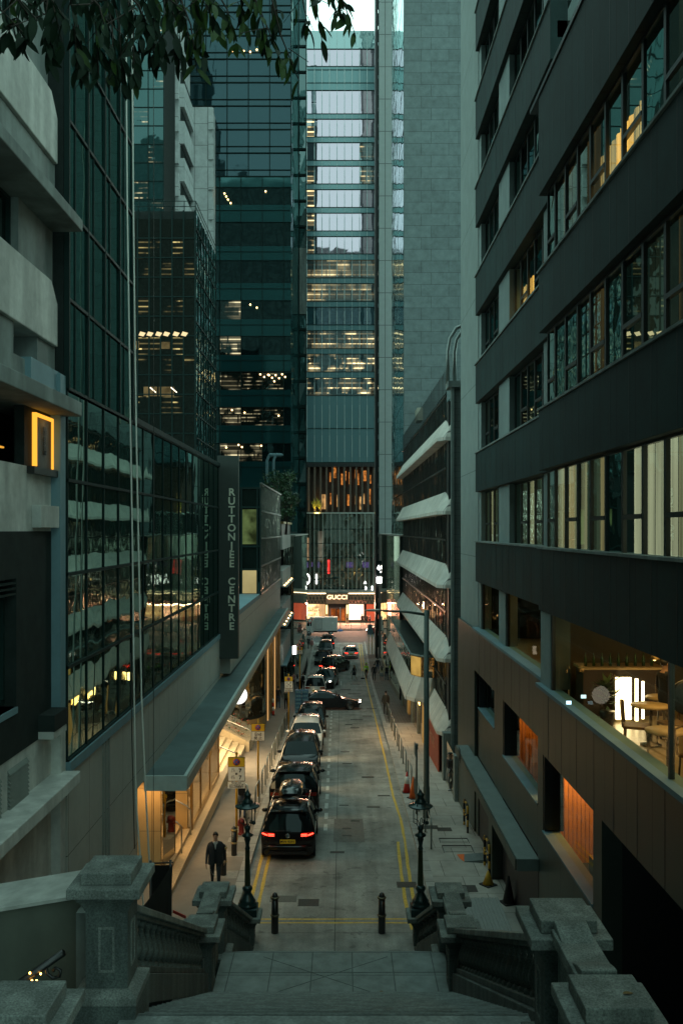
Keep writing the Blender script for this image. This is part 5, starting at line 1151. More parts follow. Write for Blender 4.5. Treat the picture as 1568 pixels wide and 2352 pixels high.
part(gt,'core',M['dark_wall'],(GX0,GX1,DG+.3,200,cz(1063,DG),cz(70,DG))); part(gt,'rear_core',M['dark_wall'],(GX0,GX1,DG+2.4,200,-7,cz(1063,DG))); part(gt,'store_core',M['dark_wall'],(GX0,GX1,DG+.35,DG+2.3,-7,cz(1363,DG)))
nb=int((GX1-GX0)/bay); xb=[x_ref+(k-5)*bay for k in range(0,13)]
prev=cz(70,DG)
for ri,(a,c_,mm) in enumerate(FL):
    z1,z0=cz(a,DG),cz(c_,DG)
    b=MB(); b.box(GX0,GX1,DG-.05,DG+.3,z1,prev); b.build('spandrel',gs if ri else glassmat('top_glass',(.1,.18,.19),.25,(.8,1,1)),gt)
    for xa,xb_ in zip(xb,xb[1:]):
        m_=mm
        if mm is gv and xa>x_ref+2.5*bay-.1 and ri in (3,4) and xa<x_ref+4*bay: m_=g1
        if mm is gv and ri in (2,4,5,6,7) and xa<x_ref-.1: m_=g1
        pane(gt,DG,xa,xb_,z0,z1,m_,'window',.004,'y')
    prev=z0
b=MB(); b.box(GX0,GX1,DG-.05,DG+.3,cz(1062,DG),prev); b.build('spandrel',gs,gt)
b=MB(); bz=MB()
for k in range(25):
    x=x_ref+(k-10)*bay/2; 
    for (a,c_,mm) in FL:
        b.box(x-.06,x+.06,DG-.16,DG-.05,cz(c_-2,DG),cz(a+10,DG))
    b.box(x-.03,x+.03,DG-.1,DG-.05,cz(1062,DG),cz(70,DG))
    for (a,c_) in ((930,985),(1000,1050),(160,190)): b.box(x-.06,x+.06,DG-.16,DG-.05,cz(c_,DG),cz(a,DG))
for (a,c_,mm) in FL:
    for q in (a,c_): bz.box(GX0,GX1,DG-.12,DG-.05,cz(q,DG)-.06,cz(q,DG)+.06)
for q in (984,1062,152+8,190): bz.box(GX0,GX1,DG-.12,DG-.05,cz(q,DG)-.06,cz(q,DG)+.06)
b.build('vertical_fin',mat('steel_fin',(.32,.4,.4),.4,.3),gt); bz.build('transom',M['frame'],gt)
part(gt,'tower_soffit',M['black'],(GX0,GX1,DG-.2,DG+2,cz(1072,DG),cz(1063,DG)))
# terrace bar floors with brown columns and orange lamps
part(gt,'terrace_wall',mat('brown_timber_wall',(.05,.03,.018),.6,var=.3,scale=1),(GX0,GX1,DG+2,DG+2.3,cz(1180,DG),cz(1063,DG)))
part(gt,'timber_column',mat('brown_column',(.085,.06,.042),.6,var=.2),*[(x_ref-1+k*1.05-.17,x_ref-1+k*1.05+.17,DG-.1,DG+.4,cz(1180,DG),cz(1072,DG)) for k in range(-4,14)])
oa=emat('bar_orange',(1,.34,.07),.6,1,(3,1,2),.2); ob2=emat('bar_amber',(1,.55,.2),.6,1,(2,1,1),.2)
for (px,py,w,h,mm) in [(758,1095,6,22,oa),(768,1085,14,24,oa),(785,1100,8,26,oa),(793,1092,8,22,oa),(803,1097,8,28,oa),(818,1088,12,20,oa),(823,1100,7,26,oa),(838,1092,14,24,oa),(851,1100,5,20,oa),(742,1152,22,34,ob2),(759,1145,6,26,oa),(775,1150,8,28,ob2),(800,1148,10,26,oa),(828,1155,10,30,ob2),(836,1145,6,24,ob2),(850,1140,6,36,oa),(817,1148,6,20,ob2)]:
    b=MB(); x=cx(px,DG); z=cz(py,DG); w_,h_=w*.02,h*.077/2; b.box(x-w*.0386*.5,x+w*.0386*.5,DG+1.2,DG+1.3,z-h_,z+h_); b.build('bar_lamp',mm,gt)
for px in (722,733):
    b=MB(); rr=random.Random(px)
    X,Z=cx(px,DG),cz(1176,DG)
    for k in range(70):
        a=rr.uniform(0,6.28); l_=rr.uniform(.6,1.9); p=Vector((X,DG-.1,Z+.5+rr.uniform(0,1.2))); q=p+Vector((math.cos(a)*l_*.45,math.sin(a)*.3,l_*.6)); s_=Vector((.05,0,.02))
        b.add([p-s_,p+s_,q],[(0,1,2)])
    b.build('terrace_palm',mat('uplit_palm',(.3,.32,.05),.6,var=.4,scale=3),gt)
area('lamp_terrace',(cx(728,DG),DG-.8,cz(1179,DG)),.6,45,(1,.6,.12),(R(165),0,0),.3)
# finned podium
pg=glassmat('podium_glass',(.06,.065,.05),.17,(.8,.9,.8),wave=.04,wscale=.4)
part(gt,'podium_core',M['dark_wall'],(GX0,GX1,DG,DG+2,cz(1362,DG),cz(1181,DG)))
for r_,(a,c_) in enumerate(((1181,1215),(1215,1248),(1248,1280),(1280,1312),(1312,1352))):
    for k in range(8):
        xa=cx(703,DG)+(k-0)*2.2-2; pane(gt,DG-.02,xa,xa+2.2,cz(c_,DG),cz(a,DG),pg,'podium_window',.02,'y')
b=MB()
for k in range(26):
    x=cx(706,DG)-4+k*.745; w=.05 if k%2 else .03; b.box(x-w,x+w,DG-(.45 if k%2 else .2),DG-.05,cz(1354,DG),cz(1178,DG))
b.box(GX0,GX1,DG-.5,DG-.02,cz(1180,DG),cz(1177,DG)); b.build('podium_fin',mat('podium_fin',(.4,.44,.4),.4,.4),gt)
b=MB()
for q in (1215,1248,1280,1312,1352): b.box(GX0,GX1,DG-.1,DG-.03,cz(q,DG)-.08,cz(q,DG)+.05)
b.build('podium_transom',M['frame'],gt)
part(gt,'podium_base_lip',M['grey_wall'],(GX0,GX1,DG-.5,DG,cz(1361,DG),cz(1354,DG)))
def em(px0,px1,py0,py1,m,nm,dd=-.08): 
    b=MB(); b.quad((cx(px0,DG),DG+dd,cz(py1,DG)),(cx(px1,DG),DG+dd,cz(py1,DG)),(cx(px1,DG),DG+dd,cz(py0,DG)),(cx(px0,DG),DG+dd,cz(py0,DG))); return b.build(nm,m,gt)
em(752,757,1286,1318,emat('led_red',(1,.05,.04),1.6,1,(1,1,1),.2),'red_screen'); em(715,718,1291,1302,emat('led_violet',(.45,.35,.9),.22,1,(9,1,9),.0),'led_mesh')
for a,c_ in ((703,708),(729,734),(795,811),(832,847)): em(a,c_,1291,1304,emat('led_violet',(.45,.35,.9),.22,1,(9,1,9),.0),'led_mesh')
em(703,709,1235,1287,emat('lit_hall',(1,.65,.35),.35,1,(1,1,.6),.3),'lit_hall'); em(730,743,1220,1288,emat('lit_hall_b',(.75,.7,.5),.16,1,(1,1,.6),.3),'lit_hall')
b=MB()
arcp=[(cx(702+9*math.sin(R(a)),DG),DG-.15,cz(1330-12*math.cos(R(a)),DG)) for a in range(0,181,15)]; b.tube(arcp,.09,5); b.tube([(cx(726.6,DG),DG-.15,cz(1341,DG)),(cx(726.6,DG),DG-.15,cz(1319,DG))],.12,5); b.tube([(cx(862,DG)-.6,DG-.6,cz(1355,DG)),(cx(862,DG)-.6,DG-.6,cz(1346,DG))],.1,5)
b.build('neon_tube',emat('white_neon',(1,1,1),6),gt)
text('digit','3',emat('white_neon',(1,1,1),6),.75,(cx(839.5,DG),-.6+DG-170,cz(1351,DG)),FACE,gt,bold=.02); text('digit','A',emat('white_neon',(1,1,1),6),.6,(cx(838,DG),-.6+DG-170,cz(1338,DG)),FACE,gt,bold=.02)
# flagship store at street level
gst=thing('luxury_store','brightly lit street level store reading GUCCI above bronze doors','store',(0,DG,0))
zg=RZ(DG)+.15
latt=MB(); 
for k in range(34):
    for sgn in (1,-1):
        for (xa,xbx) in ((cx(703,DG)-3,cx(748,DG)),(cx(800,DG),cx(862,DG)+1.5)):
            n_=int((xbx-xa)/.62)
            if k<n_:
                x=xa+k*.62; zc=cz(1374,DG); latt.tube([(x,DG-.5,zc-.85*sgn),(x+.62,DG-.5,zc+.85*sgn)],.045,4,cap=False)
            
for xa,xbx in ((cx(703,DG)-3,cx(748,DG)),(cx(800,DG),cx(862,DG)+1.5)):
    for dz in (-.85,-.28,.28,.85): latt.box(xa,xbx,DG-.55,DG-.5,cz(1374,DG)+dz-.03,cz(1374,DG)+dz+.03)
latt.build('lattice_screen',mat('brass_lattice',(.33,.25,.16),.4,.5),gst)
part(gst,'screen_back',mat('screen_back',(.07,.06,.05),.6),(GX0,GX1,DG-.4,DG,cz(1387,DG),cz(1361.5,DG)))
part(gst,'light_line',emat('cove_light',(1,.72,.42),6),(cx(703,DG)-3,cx(748,DG),DG-.62,DG-.57,cz(1363.5,DG),cz(1362,DG)),(cx(800,DG),GX1,DG-.62,DG-.57,cz(1363.5,DG),cz(1362,DG)))
part(gst,'name_board',mat('bronze_board',(.28,.2,.14),.45,.3,var=.15),(cx(748.5,DG),cx(799.5,DG),DG-.7,DG-.4,cz(1386,DG),cz(1363,DG)))
text('store_letters','GUCCI',emat('warm_letters',(1,.68,.36),2.2),1.05,(cx(774,DG),-.74,cz(1371.5,DG)),FACE,gst,ext=.04,bold=.02,sx=1.12)
shelf=emat('store_interior',(1,.6,.26),2.6,1,(.9,1,1.3),.25)
part(gst,'lit_interior',shelf,(GX0,cx(732,DG),DG+.2,DG+.3,zg,cz(1388,DG)))
b=MB()
for k in range(10):
    for j in range(5): b.box(cx(690,DG)+k*.35-.02+(j%2)*.1,cx(690,DG)+k*.35+.1+(k*j%3)*.06,DG+.08,DG+.2,zg+.5+j*.75,zg+.65+j*.75+.1*((k+j)%3))
for j in range(6): b.box(cx(690,DG)-2,cx(730,DG),DG+.08,DG+.18,zg+.45+j*.75,zg+.5+j*.75)
b.build('display_goods',mat('dark_goods',(.1,.04,.02),.6),gst)
part(gst,'stone_panel',emat('stone_panel_glow',(1,.56,.25),.75,1,(.8,1,.4),.7),(cx(732,DG),cx(748,DG),DG-.1,DG,zg,cz(1388,DG)))  # stone panel glows by itself, store light put into its emission
part(gst,'doorway_dark',M['blackp'],(cx(748,DG),cx(800,DG),DG-.05,DG+.1,zg,cz(1387,DG)))
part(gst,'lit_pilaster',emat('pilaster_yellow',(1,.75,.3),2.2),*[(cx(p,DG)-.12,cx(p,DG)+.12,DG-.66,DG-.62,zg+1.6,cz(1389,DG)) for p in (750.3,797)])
part(gst,'pilaster',mat('green_brass',(.12,.11,.05),.4,.4),*[(cx(p,DG)-.28,cx(p,DG)+.28,DG-.62,DG-.1,zg,cz(1387,DG)) for p in (750.3,797)])
dm=emat('bronze_door_glow',(1,.24,.05),.55,1,(.7,1,.9),.1)  # door leaves glow on their own, light on the bronze put into emission
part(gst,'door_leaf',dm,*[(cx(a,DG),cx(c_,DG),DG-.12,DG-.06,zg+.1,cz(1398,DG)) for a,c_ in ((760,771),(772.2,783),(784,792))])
scr=emat('video_wall',(1,.5,.33),3.4,1,(.22,1,.3),.45)
part(gst,'video_wall',scr,(cx(801,DG),cx(835,DG),DG-.15,DG-.1,zg+.5,cz(1388,DG)))
part(gst,'red_wall',emat('red_wall_glow',(1,.16,.07),.8,1,(.3,1,.2),.6),(cx(836,DG)+.4,GX1,DG-.1,DG,zg,cz(1388,DG)))  # red wall is self-glowing, the light on it put into its emission
part(gst,'store_plinth',M['frame'],(GX0,GX1,DG-.3,DG+.05,zg-.2,zg+.3))
area('lamp_store_front',(0,DG-1.5,zg+3.4),10,2400,(1,.5,.3),(R(-25),0,0),.6)
area('lamp_video_wall',(cx(818,DG),DG-.4,zg+2.5),3,500,(1,.36,.25),(R(-90),0,0),3)
# pedestrian guard rail along the far kerb
gr=thing('guard_rail','long metal pedestrian guard rail in front of the lit store','guard rail',(0,147.4,RZ(147)))
b=L()
for x in [k*1.6 for k in range(-1,9)]: b.tube([(x,0,.1),(x,0,1.15)],.03,5)
for z in (.3,.72,1.15): b.tube([(-1.6,0,z),(13,0,z)],.03,5)
b.build('rail',M['galv'],gr)
# one unseen block added behind the camera, sized to cut off the mirrored sky
bk=thing('unseen_reflection_block','tall dark block added unseen behind the staircase for the glass reflections','building',(0,-60,0))
part(bk,'body',brickmat('block_windows',(.10,.12,.12),'y',3,3.2,.5,0,.3,rough=.7,joint=.5),(-90,28,-156,-150,-5,158))
# ================================================================ gas lamps
def gas_lamp(x,d,label):
    z=CZ-10.2+.14-.14; t=thing('gas_street_lamp',label,'street lamp',(x,d,z),group='gas lamps on the stair pedestals')
    I=M['iron']; k=1.0
    b=L(); b.box(-.27,.27,-.27,.27,0,.20); b.build('square_base',I,t,bevel=.015)
    b=L(); b.lathe([(.24,.2),(.26,.22),(.25,.27),(.2,.31),(.22,.35),(.18,.4),(.13,.5),(.09,.56),(.12,.62),(.14,.67),(.12,.72),(.075,.75)],n=20); b.build('moulded_foot',I,t)
    b=L(); n=24
    prof=[(.078,.75),(.07,1.2),(.06,1.7)]
    vs=[];fs=[]
    for r_,z_ in prof:
        for q in range(n): a=2*math.pi*q/n; rr=r_*(1 if q%2 else .82); vs.append((rr*math.cos(a),rr*math.sin(a),z_))
    for i in range(2):
        for q in range(n): fs.append((i*n+q,i*n+(q+1)%n,(i+1)*n+(q+1)%n,(i+1)*n+q))
    b.add(vs,fs); b.build('fluted_shaft',[mat('gilt_green_iron',(.05,.06,.03),.3,.4,var=.3,scale=8)],t)
    b=L(); b.lathe([(.06,1.7),(.075,1.72),(.06,1.76),(.05,1.8),(.065,1.9),(.09,1.98),(.075,2.02),(.15,2.07),(.15,2.1),(.07,2.14),(.055,2.2),(.08,2.24),(.08,2.3),(.04,2.34)],n=18); b.build('capital',I,t)
    for a in (0,90,180,270):
        c,s_=math.cos(R(a+20)),math.sin(R(a+20))
        b=L(); b.tube([(c*.07,s_*.07,2.3),(c*.1,s_*.1,2.38),(c*.2,s_*.2,2.44),(c*.2,s_*.2,2.86)],.013,6); b.build('lantern_arm',I,t)
    b=L(); b.tube([(0,0,2.3),(0,0,2.5),(.03,0,2.55),(.05,0,2.5),(.05,0,2.42),(.1,0,2.4)],.014,6); b.tube([(-.09,0,2.35),(-.09,0,2.48),(-.17,0,2.52)],.01,5); b.tube([(.1,-.02,2.38),(.1,-.02,2.5)],.02,6); b.build('gas_pipe',I,t)
    b=L(); b.ball((.17,-.03,2.42),.055,8); b.build('gas_valve',I,t)
    b=L(); b.lathe([(.31,2.84),(.33,2.86),(.31,2.88),(.17,2.905),(.15,2.94),(.01,2.97)],n=28); b.build('lamp_hood',I,t)
    b=L(); b.lathe([(.15,2.93),(.15,2.99),(.1,3.03),(.08,3.1),(.1,3.14),(.1,3.18),(.06,3.2),(.05,3.23),(.02,3.28),(.01,3.3)],n=18)
    for a in range(0,360,60): b.tube([(.2*math.cos(R(a)),.2*math.sin(R(a)),2.9),(.2*math.cos(R(a)),.2*math.sin(R(a)),3.0)],.013,5)
    b.build('chimney',I,t)
    b=L(); b.lathe([(.03,2.75),(.06,2.78),(.07,2.84),(.05,2.86)],n=12); b.build('glass_bowl',clearglass('bowl_glass',.2),t)
gas_lamp(LPL[0],LPL[1],'dark green gas lamp on the pedestal beside the parked black car'); gas_lamp(LPR[0],LPR[1],'dark green gas lamp on the pedestal near the yellow lines')
# bollards
def bollard(x,d,label,h=1.0,onp=False,base=False):
    z=RZ(d)+(KERB if onp else 0); t=thing('iron_bollard',label,'bollard',(x,d,z),group='iron bollards')
    s_=h/1.05
    b=L(); b.lathe([(.095,0),(.1,.02),(.098,.44*s_),(.09,.9*s_)],n=20); b.build('post',M['black'],t)
    g=mat('dull_gilt_band',(.12,.1,.06),.4,.5,var=.3) if not onp else M['brass']
    for zz in (.46,.92): b=L(); b.lathe([(.098,zz*s_-.03),(.122,zz*s_-.01),(.125,zz*s_+.015),(.1,zz*s_+.035)],n=20); b.build('collar',g,t)
    b=L(); b.lathe([(.09,.93*s_),(.085,.97*s_),(.06,1.03*s_),(.02,1.055*s_),(.0,1.06*s_)],n=16); b.build('cap',M['black'],t)
    if base: b=L(); b.box(-.35,.45,-.35,.35,-.02,.012); b.build('footing',M['footing'],t)
bollard(-1.82,24.4,'iron bollard standing in the road beside the square cover',1.1); bollard(1.1,24.4,'iron bollard standing in the road near the stair, by the yellow line end',1.1)
bollard(-3.78,28.6,'gilt banded bollard just behind the flat landing pillar',1.0,True,True); bollard(-3.68,30.6,'gilt banded bollard by the red hydrant, chained to its neighbour',1.0,True,True)
b=MB(); 
def chain(b,a,c,sag,n=26,r=.012):
    a,c=Vector(a),Vector(c)
    for k in range(n):
        u=(k+.5)/n; p=a.lerp(c,u)-Vector((0,0,sag*4*u*(1-u))); q=a.lerp(c,u+.5/n)-Vector((0,0,sag*4*(u+.5/n)*(1-u-.5/n))); d_=(q-p).normalized()*.028
        o=Vector((0,.012,0)) if k%2 else Vector((.012,0,0)); b.tube([p-d_,p+o,p+d_,p-o,p-d_],.005,4,cap=False)
chain(b,(-3.78,28.6,RZ(28.6)+KERB+.9),(-3.68,30.6,RZ(30.6)+KERB+.88),.5); chain(b,(-3.78,28.6,RZ(28.6)+KERB+.9),(-3.9,26.6,RZ(26)+KERB+.85),.5)
tag(b.build('bollard_chain',M['galv']),'sagging steel chain slung between the gilt banded bollards','chain')
b=thing('fire_hydrant','red fire hydrant on a pale footing beside the yellow sign pole','hydrant',(-3.72,33.2,RZ(33.2)+KERB))
q=L(); q.lathe([(.13,0),(.13,.05),(.1,.08),(.1,.42),(.13,.44),(.13,.5),(.1,.55),(.05,.6),(.0,.61)],n=16); q.build('barrel',M['hydrant'],b)
q=L(); q.lathe([(.05,-.17),(.05,.17)],(0,0,.36),10,axis='x'); q.build('outlet',M['hydrant'],b); q=L(); q.box(-.4,.3,-.3,.3,-.02,.01); q.build('footing',M['footing'],b)
q=thing('striped_bollard','red and white banded plastic bollard beside the dark shop column','bollard',(-5.05,66,RZ(66)+KERB))
for k in range(4): w_=L(); w_.lathe([(.09,.03+k*.3),(.09,.33+k*.3)],n=12); w_.build('band',M['red'] if k%2==0 else M['white'],q)
w_=L(); w_.lathe([(.14,0),(.13,.04)],n=12); w_.build('foot',M['rubber'],q)
# parking signs
def disc_sign(par,x,z,r,m_ring=None,y=-.02):
    b=L(); b.lathe([(.01,y),(r,y),(r,y+.004),(.01,y+.004)],(x,0,z),24,axis='y'); b.build('red_ring',M['red'],par)
    b=L(); b.lathe([(.005,y-.005),(r*.8,y-.005),(r*.8,y),(.005,y)],(x,0,z),24,axis='y'); b.build('blue_disc',M['blue'],par)
    for s_ in (1,-1):
        b=L(); a=R(45*s_); dx,dz=math.cos(a)*r*.9,math.sin(a)*r*.9; nx,nz=-math.sin(a)*r*.09,math.cos(a)*r*.09
        b.add([(x-dx-nx,y-.009,z-dz-nz),(x-dx+nx,y-.009,z-dz+nz),(x+dx+nx,y-.009,z+dz+nz),(x+dx-nx,y-.009,z+dz-nz)],[(0,1,2,3)]); b.build('red_bar',M['red'],par)
def parking_sign(x,d,label,kind,top,w):
    z0=RZ(d)+KERB; t=thing('parking_sign',label,'road sign',(x,d,z0),group='yellow poled parking signs')
    top=top-z0
    b=L(); b.tube([(0,.03,0),(0,.03,top+.12)],.045,10); b.ball((0,.03,top+.13),.055,8); b.build('pole',M['pole_yellow'],t)
    b=L(); b.box(-.3,.35,-.25,.3,-.02,.012); b.build('footing',M['footing'],t)
    yh=w*.56; bh={'end':w*.72,'7':w*.86}[kind]
    b=L(); b.box(-w/2,w/2,-.015,.0,top-yh-bh,top); b.build('plate_border',M['blackp'],t,bevel=.004)
    b=L(); b.box(-w/2+.018,w/2-.018,-.02,-.003,top-yh,top-.018); b.build('yellow_panel',M['yellow'],t)
    b=L(); b.box(-w/2+.018,w/2-.018,-.02,-.003,top-yh-bh+.018,top-yh-.018); b.build('white_panel',M['white'],t)
    disc_sign(t,0,top-yh*.52,w*.21,y=-.026)
    zz=top-yh-bh
    if kind=='end':
        text('word','End',M['blackp'],w*.33,(0,-.022,zz+bh*.68),FACE,t,bold=.003); text('characters','終 止',M['blackp'],w*.26,(0,-.022,zz+bh*.28),FACE,t,bold=.003)
    else:
        text('numeral','7',M['blackp'],w*.3,(w*.22,-.022,zz+bh*.72),FACE,t,bold=.008); text('numeral','7',M['blackp'],w*.3,(w*.22,-.022,zz+bh*.25),FACE,t,bold=.008)
        text('word','am\n上午',M['blackp'],w*.14,(-w*.2,-.022,zz+bh*.76),FACE,t); text('word','pm\n下午',M['blackp'],w*.14,(-w*.2,-.022,zz+bh*.28),FACE,t)
        text('arrow','⬇',M['blackp'],w*.12,(0,-.022,zz+bh*.5),FACE,t)
        hz=zz-w*.42; b=L(); b.box(-w/2,w/2,-.015,0,hz,zz-.02); b.build('lower_plate',M['white'],t)
        text('word','Except taxi\npick up/drop off',M['blackp'],w*.125,(0,-.018,hz+w*.27),FACE,t,bold=.001); text('characters','的士上落客除外',M['blackp'],w*.12,(0,-.018,hz+w*.08),FACE,t,bold=.001)
parking_sign(-3.81,32.4,'yellow and white no stopping sign beside the red hydrant, reading 7 to 7','7',cz(1739,32.4),.62)
parking_sign(-3.66,39.2,'yellow and white no stopping sign reading End beside the lit steps','end',cz(1662,39.2),.60)
parking_sign(-3.42,57.8,'no stopping sign reading 7 to 7 near the stacked blue crates','7',cz(1554,57.8),.54)
parking_sign(-3.38,72.5,'small no stopping sign reading End beneath the triangular warning sign','end',cz(1486,72.5),.47)
t=thing('warning_sign','triangular road works warning sign above the small End sign','road sign',(-3.38,72.4,cz(1484,72.4)))
b=L(); b.prism([(-.27,0),(.27,0),(0,.5)],'y',-.02,0); b.build('red_triangle',M['red'],t); b=L(); b.prism([(-.19,.05),(.19,.05),(0,.41)],'y',-.03,-.021); b.build('white_triangle',M['white'],t)
b=L(); b.lathe([(.04,-.04),(.04,-.031)],(-.02,0,.25),10,axis='y'); b.prism([(-.1,.07),(.1,.07),(.03,.2),(-.05,.21)],'y',-.04,-.031); b.build('worker_symbol',M['blackp'],t)
# U hoops on the kerb
def hoop(x,d,label,ln=1.8,h=1.02,grp='steel hoop barriers along the kerb',m=None):
    t=thing('hoop_barrier',label,'barrier',(x,d,RZ(d)+KERB),0,grp)
    dz=RZ(d+ln)-RZ(d); r=.18
    P=[(0,0,-.02),(0,0,h-r)]+[(0,r-r*math.cos(R(a)),h-r+r*math.sin(R(a))) for a in (30,60,90)]+[(0,ln-r+r*math.sin(R(a)),h+dz-r+r*math.cos(R(a))) for a in (0,30,60,90)]+[(0,ln,dz-.02)]
    b=L(); b.tube(P,.032,8); b.build('bent_tube',m or M['galv'],t)
    for yy in (0,ln): b=L(); b.box(-.09,.09,yy-.09,yy+.09,(dz if yy else 0)-.01,(dz if yy else 0)+.012); b.build('foot_plate',M['footing'],t)
    return t
lbl=['beside the fire hydrant','beside the rear of the black estate car','beside the parked large dark SUV','beside the front of the dark SUV','beside the nose of the black people carrier','beside the doors of the black people carrier','by the nose of the parked white van','next to the white van doors','beside the stacked blue crates','near the rear of the crossing saloon']
for k,(d,lb) in enumerate(zip((32.9,36.4,39.8,42.9,46.1,49.2,52.3,55.4,58.7,62.0),lbl)): hoop(XL(d)-.42,d,'left kerb steel hoop barrier '.replace('left kerb ','')+lb,1.7)
lbr=['by the access hatches in the pavement','around the tall street light pole','behind the traffic cones','below the red hoarding','opposite the white van','below the amber lettered sign','near the walking man in brown suit','beside the walking man in brown suit','just past the man in brown suit']
for k,(d,lb) in enumerate(zip((31.3,36.6,40.8,44.6,48.4,52.2,56.0,59.8,63.6),lbr)): hoop(XR(d)+.5,d,'plain steel hoop barrier '+lb,2.2,1.0,'steel hoops on the restaurant side')
t=thing('guard_fence','dark pedestrian guard fence between pavement and queueing cars','fence',(0,0,0))
b=MB(); ds=[80+1.8*k for k in range(16)]
for d in ds: b.tube([(XL(d)-.4,d,RZ(d)),(XL(d)-.4,d,RZ(d)+1.15)],.035,5)
for z in (.25,1.15): b.tube([(XL(d)-.4,d,RZ(d)+z+KERB) for d in ds],.03,5)
for d in [80+.3*k for k in range(90)]: b.tube([(XL(d)-.4,d,RZ(d)+.25),(XL(d)-.4,d,RZ(d)+1.15)],.012,4)
b.build('rail',M['frame'],t)
# yellow/black barriers
def hazard(x,d,label):
    t=thing('hazard_barrier',label,'barrier',(x,d,RZ(d)+KERB),0,'yellow and black tube barriers'); r=.15; h=1.0; ln=.95
    def P2(h): return [(0,0,0),(0,0,h-r)]+[(0,r-r*math.cos(R(a)),h-r+r*math.sin(R(a))) for a in (30,60,90)]+[(0,ln-r+r*math.sin(R(a)),h-r+r*math.cos(R(a))) for a in (0,30,60,90)]+[(0,ln,0)]
    P=[Vector(p) for p in P2(h)]; Q=[]
    for a,c in zip(P,P[1:]):
        n=max(1,int((c-a).length/.06)); Q+=[a.lerp(c,k/n) for k in range(n)]
    Q.append(P[-1]); acc=0; st=0; cur=[Q[0]]
    def seg(pts,k,r=.042):
        q_=L(); q_.tube(pts,r,8); q_.build('yellow_band' if k%2 else 'black_band',M['pole_yellow'] if k%2 else M['rubber'],t)
    for a,c in zip(Q,Q[1:]):
        cur.append(c); acc+=(c-a).length
        if acc>.2: seg(cur,st); cur=[c]; acc=0; st+=1
    if len(cur)>1: seg(cur,st)
    for k in range(6): seg([(0,ln*k/6,.5),(0,ln*(k+1)/6,.5)],k,.035)
hazard(4.72,33.4,'yellow and black barrier at the first canopy doorway beyond the ramp'); hazard(4.72,28.5,'yellow and black barrier beside the checker plate ramp')
# cones
def cone(x,d,label,m,h=.75,band=True,sc=1):
    t=thing('traffic_cone',label,'traffic cone',(x,d,RZ(d)+KERB),random.uniform(0,1),'traffic cones')
    b=L(); b.box(-.2,.2,-.2,.2,0,.04); b.build('base',M['rubber'],t)
    f=lambda z:.15*(1-z/h)+.025
    b=L(); b.lathe([(f(0),.04),(f(h),h),(.0,h+.005)],n=16); b.build('body',m,t)
    if band: b=L(); b.lathe([(f(h*.45)+.004,h*.45),(f(h*.78)+.004,h*.78)],n=16); b.build('white_band',M['white'],t)
cone(2.93,40.0,'red cone with a faded white band beside the orange cone',M['red'],.95); cone(3.12,38.9,'plain orange traffic cone beside the red and white cone',M['orange'],.95,False)
cone(4.9,26.2,'yellow tipped black cone in the shade under the canopy end',M['rubber'],.8,False); cone(4.55,27.7,'squat yellow cone behind the checker plate ramp',M['pole_yellow'],.45,False)
t=thing('chequer_ramp','grey chequer plate ramp with an orange edge by the doorway','ramp',(4.3,30.2,RZ(30)+KERB),R(-8)); b=L(); b.hexa([(-.15,-.35,0),(.6,-.35,0),(.6,.35,0),(-.15,.35,0),(-.15,-.35,.02),(.6,-.35,.12),(.6,.35,.12),(-.15,.35,.02)]); b.build('plate',mat('chequer_plate',(.16,.2,.2),.4,.5,var=.4,scale=30),t)
b=L(); b.add([(-.15,-.35,.021),(-.15,.35,.021),(-.4,.35,.0),(-.3,.0,.0)],[(0,1,2,3)]); b.build('orange_edge',M['orange'],t)
# tall street light
t=thing('street_light','tall grey street light pole with long arm over the road','street light',(cx(979,35.7),35.7,RZ(35.7)+KERB))
px_,tz=cx(981,35.7),cz(1402,35.7); z0=RZ(35.7)+KERB
b=L(); H_=tz-z0; b.lathe([(.16,0),(.14,.05),(.13,1.2),(.115,1.25),(.1,H_),(.0,H_+.01)],n=14); b.build('pole',mat('pole_green_grey',(.09,.12,.11),.5,.3,var=.15,scale=3),t)
b=L(); b.tube([(0,0,H_-.18),(-.8,0,H_-.06),(-1.75,0,H_-.02)],[.06,.05,.045],8); b.build('arm',mat('pole_green_grey',(.1,.1,.1)),t)
b=L(); b.lathe([(.03,-2.5),(.1,-2.3),(.13,-1.95),(.05,-1.7)],(0,0,H_),8,axis='x'); b.v=[(x,y,H_+(z-H_)*.45) for x,y,z in b.v]; b.build('lamp_head',mat('lamp_head_grey',(.35,.33,.3),.4,.3),t)
t=thing('sign_pole','thin grey pole with an edge-on sign plate beside the street light','sign',(cx(957,36),36.2,RZ(36)+KERB))
b=L(); b.tube([(0,0,0),(0,0,cz(1712,36)-RZ(36)-KERB)],.045,8); b.build('pole',M['galv'],t); b=L(); h_=cz(1712,36)-RZ(36)-KERB; b.box(-.07,-.04,-.3,.3,h_-.45,h_); b.box(-.06,.06,-.1,.1,h_-.2,h_); b.build('plate',M['grey_wall'],t)
t=thing('double_sign','pair of grey backed traffic signs on twin poles near the junction','sign',(cx(871,112),112,RZ(112)+KERB))
